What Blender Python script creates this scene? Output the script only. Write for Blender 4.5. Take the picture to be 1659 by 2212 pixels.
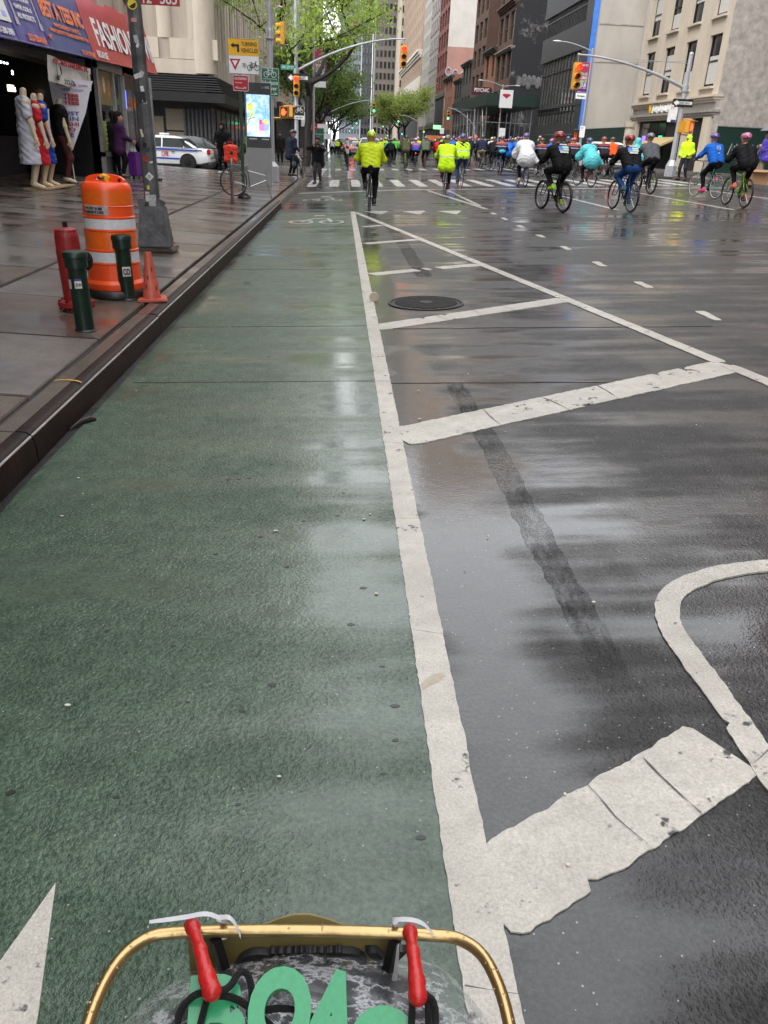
import bpy, bmesh, math, random
import numpy as np
from mathutils import Matrix, Vector
S = bpy.context.scene
for o in list(bpy.data.objects): bpy.data.objects.remove(o)
COL = S.collection
R = math.radians
# ------------------------------------------------------------------ camera
TH = .042                      # the avenue's cross slope, rising away from the left kerb
PITCH = math.atan(802/1700.); YAW = math.atan(94.5/math.hypot(1700, 802))
cd = bpy.data.cameras.new('camera'); cam = bpy.data.objects.new('camera', cd); COL.objects.link(cam)
cd.sensor_fit = 'VERTICAL'; cd.sensor_height = 36; cd.lens = 36*1700/2212.
cd.clip_start = .05; cd.clip_end = 3000
cam.matrix_world = Matrix.Translation((0, 0, 1.55)) @ Matrix.Rotation(-TH, 4, 'Y') @ Matrix.Rotation(-YAW, 4, 'Z') @ Matrix.Rotation(math.pi/2-PITCH, 4, 'X')
S.camera = cam
S.render.resolution_x = 768; S.render.resolution_y = 1024
# ------------------------------------------------------------------ overcast sky and soft sun
W = bpy.data.worlds.new('World'); S.world = W; W.use_nodes = True
nt = W.node_tree; nt.nodes.clear()
sky = nt.nodes.new('ShaderNodeTexSky'); sky.sky_type = 'NISHITA'; sky.sun_disc = False
sky.sun_elevation = R(50); sky.sun_rotation = R(222); sky.dust_density = 4; sky.air_density = 1.2
hs = nt.nodes.new('ShaderNodeHueSaturation'); hs.inputs['Saturation'].default_value = .2; hs.inputs['Value'].default_value = 1.0
mx = nt.nodes.new('ShaderNodeMix'); mx.data_type = 'RGBA'; mx.inputs[0].default_value = .7
mx.inputs[7].default_value = (13.0, 13.3, 13.8, 1)          # even cloud cover
bg = nt.nodes.new('ShaderNodeBackground'); bg.inputs[1].default_value = .12
wo = nt.nodes.new('ShaderNodeOutputWorld')
nt.links.new(sky.outputs[0], hs.inputs['Color']); nt.links.new(hs.outputs[0], mx.inputs[6])
nt.links.new(mx.outputs[2], bg.inputs[0]); nt.links.new(bg.outputs[0], wo.inputs[0])
sl = bpy.data.lights.new('sun', 'SUN'); sl.energy = 1.0; sl.angle = R(30); sl.color = (1, .97, .93)
so = bpy.data.objects.new('sun', sl); COL.objects.link(so)
so.rotation_euler = (R(90-50), 0, R(-42))
S.view_settings.view_transform = 'Standard'; S.view_settings.look = 'None'
S.view_settings.exposure = 1.08; S.view_settings.gamma = 1
S.view_settings.use_curve_mapping = False
S.render.engine = 'CYCLES'
S.cycles.max_bounces = 6; S.cycles.diffuse_bounces = 3; S.cycles.glossy_bounces = 3; S.cycles.transmission_bounces = 4; S.cycles.transparent_max_bounces = 8; S.cycles.sample_clamp_indirect = 6.0
# ------------------------------------------------------------------ materials
MATS = {}
def mat(name, col, rough=.6, metal=0, var=.12, vs=6., bump=0., bs=60., coat=0., spec=.5, emit=0., alpha=1., trans=0., col2=None, stretch=None):
    if name in MATS: return MATS[name]
    m = bpy.data.materials.new(name); m.use_nodes = True; n = m.node_tree; b = n.nodes['Principled BSDF']
    c = tuple(col[:3])+(1,)
    b.inputs['Roughness'].default_value = rough; b.inputs['Metallic'].default_value = metal
    b.inputs['Specular IOR Level'].default_value = spec; b.inputs['Coat Weight'].default_value = coat
    b.inputs['Coat Roughness'].default_value = .12
    b.inputs['Alpha'].default_value = alpha; b.inputs['Transmission Weight'].default_value = trans
    tc = n.nodes.new('ShaderNodeTexCoord'); vec = tc.outputs['Object']
    if stretch:
        mp = n.nodes.new('ShaderNodeMapping'); mp.inputs['Scale'].default_value = stretch
        n.links.new(vec, mp.inputs[0]); vec = mp.outputs[0]
    nz = n.nodes.new('ShaderNodeTexNoise'); nz.inputs['Scale'].default_value = vs; nz.inputs['Detail'].default_value = 6; nz.inputs['Roughness'].default_value = .65
    n.links.new(vec, nz.inputs['Vector'])
    r = n.nodes.new('ShaderNodeValToRGB')
    d = tuple(col2[:3])+(1,) if col2 else tuple(min(1, v*(1+var)) for v in c[:3])+(1,)
    r.color_ramp.elements[0].position = .3; r.color_ramp.elements[1].position = .72
    r.color_ramp.elements[0].color = c if col2 else tuple(v*(1-var) for v in c[:3])+(1,)
    r.color_ramp.elements[1].color = d
    n.links.new(nz.outputs[0], r.inputs[0]); n.links.new(r.outputs[0], b.inputs['Base Color'])
    if bump:
        nb = n.nodes.new('ShaderNodeTexNoise'); nb.inputs['Scale'].default_value = bs; nb.inputs['Detail'].default_value = 4
        n.links.new(vec, nb.inputs['Vector'])
        bp = n.nodes.new('ShaderNodeBump'); bp.inputs['Strength'].default_value = bump; bp.inputs['Distance'].default_value = .02
        n.links.new(nb.outputs[0], bp.inputs['Height']); n.links.new(bp.outputs[0], b.inputs['Normal'])
    if emit:
        b.inputs['Emission Color'].default_value = c; b.inputs['Emission Strength'].default_value = emit
    MATS[name] = m; return m
def nodes(m):
    n = m.node_tree; return n, n.nodes['Principled BSDF']
def mth(n, op, a, b=None, clamp=False):
    x = n.nodes.new('ShaderNodeMath'); x.operation = op; x.use_clamp = clamp
    for i, v in enumerate((a, b)):
        if v is None: continue
        if hasattr(v, 'links'): n.links.new(v, x.inputs[i])
        else: x.inputs[i].default_value = v
    return x.outputs[0]
def noise(n, vec, scale, detail=4, rough=.6, stretch=None):
    if stretch:
        mp = n.nodes.new('ShaderNodeMapping'); mp.inputs['Scale'].default_value = stretch
        n.links.new(vec, mp.inputs[0]); vec = mp.outputs[0]
    z = n.nodes.new('ShaderNodeTexNoise'); z.inputs['Scale'].default_value = scale; z.inputs['Detail'].default_value = detail; z.inputs['Roughness'].default_value = rough
    n.links.new(vec, z.inputs['Vector']); return z.outputs[0]
def rng(n, v, a, b, c=0., d=1., smooth=False):
    x = n.nodes.new('ShaderNodeMapRange'); n.links.new(v, x.inputs[0])
    if smooth: x.interpolation_type = 'SMOOTHSTEP'
    for i, q in enumerate((a, b, c, d)): x.inputs[i+1].default_value = q
    return x.outputs[0]
def mixc(n, f, a, b, blend='MIX'):
    x = n.nodes.new('ShaderNodeMix'); x.data_type = 'RGBA'; x.blend_type = blend
    for i, v in ((0, f), (6, a), (7, b)):
        if hasattr(v, 'links'): n.links.new(v, x.inputs[i])
        elif i == 0: x.inputs[0].default_value = v
        else: x.inputs[i].default_value = tuple(v[:3])+(1,)
    return x.outputs[2]
def wet_mat(name, dark, light, grit=150., speck=.0, wet=(.42, .62), rough=(.5, .28), bump=.5, coatr=.06, streak=(1, .5, 1), pebble=(.35, .34, .32), stain=None, worn=None, pools=(), ribs=0, dryc=.5, con=(.36, .66), filmb=.05):
    """rain-wet paving: gritty base under a water film that gathers in patches"""
    if name in MATS: return MATS[name]
    m = bpy.data.materials.new(name); m.use_nodes = True; n, b = nodes(m); MATS[name] = m
    v = n.nodes.new('ShaderNodeTexCoord').outputs['Object']
    fine = noise(n, v, grit, 2, .7); mid = noise(n, v, 9, 4, .7); big = noise(n, v, .6, 4, .6, streak); band = noise(n, v, 1.5, 3, .6, (.3, 1.7, 1))
    f = mth(n, 'ADD', mth(n, 'MULTIPLY', fine, .6), mth(n, 'MULTIPLY', mid, .4))
    col = mixc(n, rng(n, f, con[0], con[1]), dark, light)
    col = mixc(n, rng(n, noise(n, v, 1.1, 4, .7), .35, .7), col, mixc(n, .5, col, [q*.55 for q in dark]))
    if speck:
        vo = n.nodes.new('ShaderNodeTexVoronoi'); vo.inputs['Scale'].default_value = 110; n.links.new(v, vo.inputs['Vector'])
        sp = n.nodes.new('ShaderNodeSeparateColor'); n.links.new(vo.outputs['Color'], sp.inputs[0])
        k = mth(n, 'MULTIPLY', mth(n, 'GREATER_THAN', sp.outputs[0], 1-speck), mth(n, 'LESS_THAN', vo.outputs['Distance'], .3))
        col = mixc(n, mth(n, 'MULTIPLY', k, .8), col, pebble)
    if stain:
        for sc, lo, hi, c in stain:
            col = mixc(n, rng(n, noise(n, v, sc, 5, .7), lo, hi), col, c)
    if worn:
        w = mth(n, 'ADD', mth(n, 'MULTIPLY', noise(n, v, worn[0], 4, .75), .7), mth(n, 'MULTIPLY', noise(n, v, worn[0]*6, 3, .7), .3))
        col = mixc(n, rng(n, w, worn[1], worn[2]), worn[3], col)
    n.links.new(col, b.inputs['Base Color'])
    wv = mth(n, 'ADD', mth(n, 'MULTIPLY', big, .48), mth(n, 'MULTIPLY', band, .52))
    if pools:
        sx = n.nodes.new('ShaderNodeSeparateXYZ'); n.links.new(v, sx.inputs[0])
        for x0, hw, st in pools:      # water stands along the raised paint and in the gutter
            q = mth(n, 'DIVIDE', mth(n, 'SUBTRACT', sx.outputs[0], x0), hw); g_ = mth(n, 'MULTIPLY', mth(n, 'POWER', 2.718, mth(n, 'MULTIPLY', mth(n, 'MULTIPLY', q, q), -1.)), st)
            wv = mth(n, 'ADD', wv, g_)
    w = rng(n, wv, wet[0], wet[1], 0, 1, True)
    n.links.new(rng(n, w, 0, 1, rough[0], rough[1]), b.inputs['Roughness'])
    b.inputs['Coat IOR'].default_value = 1.5
    n.links.new(rng(n, w, 0, 1, dryc, 1.), b.inputs['Coat Weight']); b.inputs['Specular IOR Level'].default_value = .25
    n.links.new(rng(n, w, 0, 1, .16, coatr), b.inputs['Coat Roughness'])
    bp = n.nodes.new('ShaderNodeBump'); bp.inputs['Distance'].default_value = .006
    ht = mth(n, 'ADD', fine, mth(n, 'MULTIPLY', mid, .5))
    if ribs:
        wt = n.nodes.new('ShaderNodeTexWave'); wt.bands_direction = 'Y'; wt.inputs['Scale'].default_value = ribs; wt.inputs['Distortion'].default_value = 3.; wt.inputs['Detail Scale'].default_value = 3.; n.links.new(v, wt.inputs['Vector']); ht = mth(n, 'ADD', ht, mth(n, 'MULTIPLY', wt.outputs['Fac'], 1.6))
    n.links.new(ht, bp.inputs['Height'])
    n.links.new(rng(n, w, 0, 1, bump, bump*.25), bp.inputs['Strength']); n.links.new(bp.outputs[0], b.inputs['Normal'])
    cb = n.nodes.new('ShaderNodeBump'); cb.inputs['Distance'].default_value = .006
    n.links.new(mth(n, 'ADD', ht, mth(n, 'MULTIPLY', mid, 1.)), cb.inputs['Height'])
    n.links.new(rng(n, w, 0, 1, bump*1.0, filmb), cb.inputs['Strength']); n.links.new(cb.outputs[0], b.inputs['Coat Normal'])
    return m
def glow(name, col, s):
    m = mat(name, col, .4, emit=s, var=.02); m.cycles.emission_sampling = 'NONE'; return m
# ------------------------------------------------------------------ mesh builder
def frame_of(d):
    d = Vector(d).normalized(); a = Vector((0, 0, 1)) if abs(d.z) < .9 else Vector((1, 0, 0))
    u = d.cross(a).normalized(); return u, d.cross(u).normalized()
class MB:
    def __init__(s): s.v = []; s.f = []
    def add(s, vs, fs):
        k = len(s.v); s.v += [tuple(p) for p in vs]; s.f += [tuple(i+k for i in f) for f in fs]; return s
    def box(s, c, size, rz=0, M=None, taper=1.):
        x, y, z = (q/2 for q in size); vs = []
        for a, b_, d in ((-1,-1,-1),(1,-1,-1),(1,1,-1),(-1,1,-1),(-1,-1,1),(1,-1,1),(1,1,1),(-1,1,1)):
            t = taper if d > 0 else 1
            p = Vector((a*x*t, b_*y*t, d*z))
            if M is not None: p = M @ p
            elif rz: p = Matrix.Rotation(rz, 3, 'Z') @ p
            vs.append(p+Vector(c))
        return s.add(vs, [(3,2,1,0),(4,5,6,7),(0,1,5,4),(1,2,6,5),(2,3,7,6),(3,0,4,7)])
    def span(s, a, b):
        return s.box([(a[i]+b[i])/2 for i in range(3)], [abs(b[i]-a[i]) for i in range(3)])
    def tube(s, pts, r, n=8, closed=False, caps=True):
        pts = [Vector(p) for p in pts]; N = len(pts); rs = r if isinstance(r, (list, tuple)) else [r]*N
        vs = []; fs = []; u = None
        for i, p in enumerate(pts):
            if closed: d = pts[(i+1) % N]-pts[i-1]
            else: d = pts[min(i+1, N-1)]-pts[max(i-1, 0)]
            if d.length < 1e-9: d = Vector((0, 0, 1))
            d.normalize()
            if u is None: u, w = frame_of(d)
            else:
                u = u-d*u.dot(d)
                if u.length < 1e-6: u, w = frame_of(d)
                u.normalize(); w = d.cross(u)
            for k in range(n):
                a = 2*math.pi*k/n; vs.append(p+(u*math.cos(a)+w*math.sin(a))*rs[i])
        for i in range(N if closed else N-1):
            for k in range(n):
                a = i*n+k; b_ = i*n+(k+1) % n; c = ((i+1) % N)*n+(k+1) % n; d_ = ((i+1) % N)*n+k
                fs.append((a, b_, c, d_))
        if caps and not closed:
            fs.append(tuple(range(n-1, -1, -1))); fs.append(tuple((N-1)*n+k for k in range(n)))
        return s.add(vs, fs)
    def lathe(s, prof, n=20, c=(0, 0, 0), sx=1, sy=1, M=None, caps=True):
        vs = []; fs = []
        for r, z in prof:
            for k in range(n):
                a = 2*math.pi*k/n; p = Vector((r*math.cos(a)*sx, r*math.sin(a)*sy, z))
                if M is not None: p = M @ p
                vs.append(p+Vector(c))
        for i in range(len(prof)-1):
            for k in range(n): fs.append((i*n+k, i*n+(k+1) % n, (i+1)*n+(k+1) % n, (i+1)*n+k))
        if caps: fs.append(tuple(range(n-1, -1, -1))); fs.append(tuple((len(prof)-1)*n+k for k in range(n)))
        return s.add(vs, fs)
    def prism(s, poly, O, U, V, t):
        """polygon (list of (u,v)) in plane O,U,V given thickness t along U x V"""
        O, U, V = Vector(O), Vector(U), Vector(V); N = U.cross(V).normalized()*t; n = len(poly)
        a = [O+U*p[0]+V*p[1] for p in poly]
        return s.add(a+[p+N for p in a], [tuple(range(n-1, -1, -1)), tuple(range(n, 2*n))]+[(i, (i+1) % n, n+(i+1) % n, n+i) for i in range(n)])
    def ball(s, c, r, n=10, m=7):
        rr = r if isinstance(r, (tuple, list)) else (r, r, r)
        vs = [(c[0], c[1], c[2]-rr[2])]; fs = []
        for i in range(1, m):
            t = math.pi*i/m-math.pi/2
            for k in range(n):
                a = 2*math.pi*k/n; vs.append((c[0]+rr[0]*math.cos(t)*math.cos(a), c[1]+rr[1]*math.cos(t)*math.sin(a), c[2]+rr[2]*math.sin(t)))
        vs.append((c[0], c[1], c[2]+rr[2])); L = len(vs)-1
        for k in range(n):
            fs.append((0, 1+(k+1) % n, 1+k)); fs.append((L, 1+(m-2)*n+k, 1+(m-2)*n+(k+1) % n))
        for i in range(m-2):
            for k in range(n): a = 1+i*n; fs.append((a+k, a+(k+1) % n, a+n+(k+1) % n, a+n+k))
        return s.add(vs, fs)
    def mesh(s, name='m', smooth=False, bevel=0):
        me = bpy.data.meshes.new(name); me.from_pydata(s.v, [], s.f); me.update()
        if bevel:
            bm = bmesh.new(); bm.from_mesh(me)
            es = [e for e in bm.edges if len(e.link_faces) == 2 and e.calc_face_angle(0) > .6]
            bmesh.ops.bevel(bm, geom=es, offset=bevel, segments=2, affect='EDGES', clamp_overlap=True); bm.to_mesh(me); bm.free()
        if smooth is True: me.shade_smooth()
        elif smooth: me.shade_smooth(); me.set_sharp_from_angle(angle=smooth)
        return me
def link(name, me, m=None, parent=None, loc=(0, 0, 0), rz=0):
    o = bpy.data.objects.new(name, me); COL.objects.link(o); o.location = loc; o.rotation_euler = (0, 0, rz)
    if m is not None and me is not None:
        if not me.materials: me.materials.append(m)
        elif me.materials[0] != m:
            o.material_slots[0].link = 'OBJECT'; o.material_slots[0].material = m
    if parent: o.parent = parent
    return o
def obj(name, mb, m, parent=None, smooth=.6, bevel=0, loc=(0, 0, 0), rz=0):
    return link(name, mb.mesh(name, smooth, bevel), m, parent, loc, rz)
def tag(o, label, cat, group=None):
    o['label'] = label; o['category'] = cat
    if group: o['group'] = group
    return o
def thing(name, label, cat, loc=(0, 0, 0), rz=0, group=None):
    o = bpy.data.objects.new(name, None); COL.objects.link(o); o.location = loc; o.rotation_euler = (0, 0, rz); o.empty_display_size = .1
    return tag(o, label, cat, group)
def struct(o): o['kind'] = 'structure'; return o
def stuff(o): o['kind'] = 'stuff'; return o
def dup(root, loc=None, rz=None, label=None, group=None, parent=None):
    r = root.copy(); COL.objects.link(r)
    if parent: r.parent = parent
    if loc is not None: r.location = loc
    if rz is not None: r.rotation_euler = (0, 0, rz)
    if label: r['label'] = label
    if group: r['group'] = group
    for c in list(root.children): dup(c, parent=r)
    return r
def setm(o, m):
    if not o.material_slots: return
    o.material_slots[0].link = 'OBJECT'; o.material_slots[0].material = m
TXT = {}
def text_mesh(s, bold=0.):
    k = (s, bold)
    if k in TXT: return TXT[k]
    c = bpy.data.curves.new('t', 'FONT'); c.body = s; c.offset = bold; c.resolution_u = 5; c.extrude = .004
    c.align_x = 'CENTER'
    o = bpy.data.objects.new('t', c); me = bpy.data.meshes.new_from_object(o); bpy.data.objects.remove(o)
    xs = [v.co.x for v in me.vertices]; ys = [v.co.y for v in me.vertices]
    TXT[k] = (me, min(xs), max(xs), min(ys), max(ys)); return TXT[k]
def text(s, m, parent, O, U, V, w, h, name='lettering', bold=0., off=.006):
    """lettering s filling a w x h box centred at O, reading along U, up along V"""
    me, x0, x1, y0, y1 = text_mesh(s, bold)
    U, V = Vector(U).normalized(), Vector(V).normalized(); N = U.cross(V)
    sx, sy = w/max(x1-x0, 1e-6), h/max(y1-y0, 1e-6)
    o = bpy.data.objects.new(name, me); COL.objects.link(o)
    if not me.materials: me.materials.append(m)
    setm(o, m)
    M = Matrix((U, V, N)).transposed().to_4x4() @ Matrix.Diagonal((sx, sy, 1, 1))
    T = Vector(O)+N*off-(U*sx*(x0+x1)/2+V*sy*(y0+y1)/2)
    o.parent = parent; o.matrix_basis = Matrix.Translation(T) @ M
    return o
def zroad(X): return (min(X, 15.)-1.55*TH)*math.tan(TH)
def zside(X): return .10+.04*max(0, -X-1.6)
ROADM = Matrix.Translation((1.55*math.sin(TH), 0, 0)) @ Matrix.Rotation(-TH, 4, 'Y')
def on_road(o): o.matrix_basis = ROADM; return o
# ================================================================== ground, road, kerb, pavement
random.seed(4)
asphalt = wet_mat('wet_asphalt', (.003, .003, .0033), (.064, .061, .059), grit=80, speck=.018, filmb=.055, wet=(.425, .585), bump=.75, dryc=.2, con=(.40, .72), coatr=.03, pools=[(.45, .16, .13)])
green = wet_mat('wet_green_paint', (.020, .048, .026), (.105, .168, .105), dryc=.42, con=(.38, .68), grit=75, speck=.012, wet=(.43, .65), bump=1.0, coatr=.10, rough=(.5, .3),
                stain=[(2.2, .60, .85, (.035, .046, .038)), (.5, .6, .8, (.075, .105, .08))], worn=(2.0, .26, .36, (.024, .028, .024)), pools=[(-.05, .36, .11), (-1.55, .12, .08)])
paint = wet_mat('wet_white_paint', (.46, .43, .375), (.74, .70, .62), grit=120, wet=(.5, .75), bump=.45, rough=(.55, .4), coatr=.15,
                stain=[(3.0, .54, .9, (.40, .37, .32)), (14, .62, .76, (.33, .31, .27)), (70, .66, .74, (.2, .19, .17))], worn=(4.0, .375, .415, (.05, .05, .05)))
paint_far = wet_mat('wet_white_paint_thin', (.42, .41, .385), (.68, .66, .62), grit=40, wet=(.4, .7), bump=.15, rough=(.5, .35), coatr=.12,
                    worn=(1.6, .36, .46, (.05, .05, .05)))
concrete = wet_mat('wet_concrete', (.070, .053, .039), (.20, .160, .124), grit=120, speck=.01, wet=(.40, .58), bump=.4, coatr=.08,
                   stain=[(.9, .5, .75, (.045, .034, .028)), (5, .62, .75, (.035, .03, .027))])
concrete2 = wet_mat('wet_concrete_pale', (.10, .088, .076), (.25, .225, .20), grit=120, wet=(.40, .6), bump=.35, coatr=.09,
                    stain=[(1.3, .5, .75, (.06, .05, .043))])
kerb_steel = mat('kerb_steel', (.014, .006, .004), .5, 0, var=.6, vs=5, bump=.1, bs=30, spec=.15)
kerb_highlight = mat('kerb_nose_highlight', (.62, .60, .58), .3, .6, var=.3, vs=7)  # pale metal colour carries the highlight line along the kerb nose
kerb_stone = wet_mat('kerb_stone', (.055, .042, .032), (.15, .118, .09), grit=90, wet=(.45, .65), bump=.35, stain=[(3, .55, .75, (.05, .034, .026))])
tar = wet_mat('tar', (.006, .006, .006), (.02, .02, .02), grit=60, wet=(.3, .5), bump=.7, coatr=.1)
def sheet(name, pts, m, z=0., parent=None):
    me = bpy.data.meshes.new(name); me.from_pydata([(x, y, z) for x, y in pts], [], [tuple(range(len(pts)))]); me.update()
    return link(name, me, m, parent)
gr = struct(sheet('ground', [(-1500, -300), (1500, -300), (1500, 2500), (-1500, 2500)], asphalt, -.5))
road = struct(on_road(sheet('road', [(-1.9, -10), (15.0, -10), (15.0, 900), (-1.9, 900)], asphalt)))
me = bpy.data.meshes.new('cross_street'); me.from_pydata([(-1.80, 36.6, -.078), (-1.8, 47.2, -.078), (-60, 47.2, .12), (-60, 36.6, .12)], [], [(0, 1, 2, 3)])
cs = struct(link('cross_street', me, asphalt))
me = bpy.data.meshes.new('side_street'); me.from_pydata([(14.9, 38, .63), (80, 38, .63), (80, 49.5, .63), (14.9, 49.5, .63)], [], [(0, 1, 2, 3)])
struct(link('side_street', me, asphalt))
def band(name, line, w, m, parent, z=.005, jag=.006, step=.06, lift=.005, bits=0):
    """a painted strip along a polyline with uneven edges and a little thickness"""
    pts = []
    for (x0, y0), (x1, y1) in zip(line, line[1:]):
        L = math.hypot(x1-x0, y1-y0); k = max(1, int(L/step))
        pts += [(x0+(x1-x0)*i/k, y0+(y1-y0)*i/k) for i in range(k)]
    pts.append(line[-1]); vs = []; N = len(pts); j = [0, 0]
    for i, (x, y) in enumerate(pts):
        a = pts[max(i-1, 0)]; b = pts[min(i+1, N-1)]; dx, dy = b[0]-a[0], b[1]-a[1]; L = math.hypot(dx, dy) or 1
        nx, ny = dy/L, -dx/L
        j = [q*.5+random.uniform(-1, 1)*jag for q in j]
        if bits and random.random() < bits: j[random.randrange(2)] -= random.uniform(.1, .3)*w
        if i in (0, N-1): j = [q-.1*w for q in j]
        for s, q in ((-1, j[0]), (1, j[1])):
            for zz in (z, z-lift): vs.append((x+nx*s*(w/2+q), y+ny*s*(w/2+q), zz))
    fs = []
    for i in range(N-1):
        a, b = i*4, i*4+4
        fs += [(a, a+2, b+2, b), (a+1, a, b, b+1), (a+2, a+3, b+3, b+2)]
    fs += [(1, 3, 2, 0), (N*4-4, N*4-2, N*4-1, N*4-3)]
    me = bpy.data.meshes.new(name); me.from_pydata(vs, [], fs); me.update()
    bm = bmesh.new(); bm.from_mesh(me); bmesh.ops.recalc_face_normals(bm, faces=bm.faces)
    if sum(f.normal.z*f.calc_area() for f in bm.faces) < 0: bmesh.ops.reverse_faces(bm, faces=bm.faces)
    bm.to_mesh(me); bm.free()
    return link(name, me, m, parent)
def patch(name, poly, m, parent, z=.006, t=.006):
    mb = MB(); mb.prism(poly, (0, 0, z-t), (1, 0, 0), (0, 1, 0), t); return obj(name, mb, m, parent, smooth=False)
# the green bicycle lane up to the stop line and again beyond the crossing
ed = [(-1.62+.0072*y+random.uniform(-.012, .012), y) for y in [q*.4-4 for q in range(61)]]
bl = struct(on_road(patch('bike_lane', [(.225, -4), (.225, 20.2)]+ed[::-1], green, None, .004, .004)))
bl2 = struct(on_road(patch('bike_lane', [(-1.15, 51.5), (.35, 51.5), (.35, 300), (-1.15, 300)], green, None, .004, .004)))
band('lane_line', [(.265, -3), (.265, 20.2)], .108, paint, road, .0085, .0022, .02, .0085)
# hatched buffer between the lane line and the slanting line
DX = lambda y: .33+.181*(20-y)
band('slant_line', [(DX(20), 20), (DX(5.85), 5.85)], .125, paint, road, .0068, .003, .03, .0068, bits=.012)
band('slant_line', [(DX(5.75), 5.75), (DX(2.5), 2.5)], .125, paint, road, .0068, .003, .03, .0068)
for (x0, y0), (x1, y1), w in (((.42, 16.6), (.80, 16.85), .16), ((.38, 13.75), (1.30, 14.3), .2), ((.36, 10.4), (.98, 10.76), .22), ((1.08, 10.82), (1.16, 10.86), .2), ((1.28, 10.92), (1.86, 11.2), .22), ((.278, 7.225), (2.40, 8.55), .24), ((.292, 4.278), (2.93, 5.76), .30), ((.284, 1.217), (1.04, 1.67), .235)):
    band('buffer_bar', [(x0, y0), (x1, y1)], w, paint, road, .0050, .0045, .018, bits=.022)
crk = mat('paint_crack', (.10, .095, .09), .5)
for (x0, y0), (x1, y1) in (((.62, 1.55), (.72, 1.33)), ((.80, 1.64), (.88, 1.44)), ((.86, 4.83), (.93, 4.45)), ((1.3, 5.02), (1.42, 4.72)), ((1.75, 5.28), (1.8, 4.95)), ((.9, 7.75), (1.0, 7.5)), ((1.3, 8.0), (1.35, 7.72)), ((1.65, 8.2), (1.72, 7.95)), ((.215, 1.02), (.32, 1.0)), ((.215, 2.3), (.32, 2.27)), ((.215, 4.2), (.32, 4.17)), ((.215, 3.2), (.32, 3.19)), ((.215, 5.45), (.32, 5.44)), ((1.09, 1.6), (1.17, 1.66))):
    band('crack', [(x0, y0), ((x0+x1)/2+random.uniform(-.012, .012), (y0+y1)/2), (x1, y1)], .003, crk, road, .0090, .0025, .03, .001)
def smooth2(P):
    for _ in range(2):
        Q = [P[0]]
        for a, b in zip(P, P[1:]): Q += [(a[0]*.75+b[0]*.25, a[1]*.75+b[1]*.25), (a[0]*.25+b[0]*.75, a[1]*.25+b[1]*.75)]
        P = Q+[P[-1]]
    return P
hook = [(1.13, -2.0), (1.13, 1.2), (1.13, 1.75), (1.125, 2.05), (1.115, 2.2), (1.14, 2.36), (1.2, 2.49), (1.31, 2.58), (1.48, 2.66), (1.7, 2.70), (2.6, 2.74), (4.0, 2.78)]
band('curved_line', smooth2(hook), .088, paint, road, .0068, .003, .018, .0068, bits=.012)
for y in (7.62, 9.45, 11.2, 13.0, 14.75, 16.5, 18.2, 19.6, 5.9, 4.2):
    band('lane_dash', [(3.56, y-.22), (3.56, y+.22)], .105, paint, road, .006, .008, .05, .006)
band('lane_line', [(2.95, 29.2), (3.62, 20.9)], .13, paint_far, road, .0065, .008, .2)
band('lane_line', [(3.66, 29.2), (3.62, 22.0)], .11, paint_far, road, .0085, .008, .2)
for x, a, b in ((6.8, 29.3, 20.4), (9.7, 29.3, 20.4), (12.6, 29.3, 19), (9.7, 14, 11), (9.7, 5, 2), (6.8, 60, 57), (6.8, 72, 69), (9.7, 60, 57), (3.6, 60, 57), (3.6, 72, 69), (12.6, 64, 61)):
    band('lane_line', [(x, a), (x, b)], .12, paint_far, road, .0065, .008, .3)
band('stop_line', [(-1.38, 27.6), (.9, 28.85), (2.6, 29.5), (6, 29.95), (11.5, 30.05), (14.6, 30.1)], .26, paint_far, road, .0095, .01, .2)
for i in range(19):
    x = -1.12+i*.84
    band('crosswalk_bar', [(x, 31.7), (x+.03, 37.2)], .36, paint_far, road, .0065, .015, .25)
for i in range(19):
    x = -1.0+i*.84
    band('crosswalk_bar', [(x, 49.6), (x, 52.4)], .36, paint_far, road, .0065, .015, .4)
for y in (39.2, 41.3, 43.4, 45.5, 47.5):
    band('bike_crossing_dash', [(.42, y), (.42, y+.9)], .22, paint_far, road, .0065, .012, .3)
    band('bike_crossing_dash', [(-1.0, y), (-1.0, y+.9)], .22, paint_far, road, .0065, .012, .3)
for x in (.83, 1.73, 2.6):
    patch('yield_triangle', [(x-.29, 20.35), (x+.26, 20.45), (x+.3, 20.3), (x+.06, 19.35)], paint_far, road, .0065, .004)
def ring(name, cx, cy, r, w, m, parent, z):
    band(name, [(cx+r*math.cos(a*math.pi/12), cy+r*1.6*math.sin(a*math.pi/12)) for a in range(25)], w, m, parent, z, .008, .1)
for cy, base in ((17.6, bl), (24.4, road)):
    zz = .0115 if base is bl else .009
    ring('bicycle_symbol', -.86, cy, .23, .07, paint_far, base, zz); ring('bicycle_symbol', -.22, cy, .23, .07, paint_far, base, zz)
    band('bicycle_symbol', [(-.86, cy), (-.62, cy+.75), (-.3, cy+.8), (-.22, cy)], .07, paint_far, base, zz+.002, .008, .15)
    band('bicycle_symbol', [(-.62, cy+1.5), (-.38, cy+1.5)], .4, paint_far, base, zz, .01, .1)
patch('arrow_mark', [(-.69, 1.31), (-.625, 1.0), (-.59, .7), (-.9, .7), (-.78, 1.0), (-.735, 1.15)], paint, bl, .0085, .004)
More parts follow.
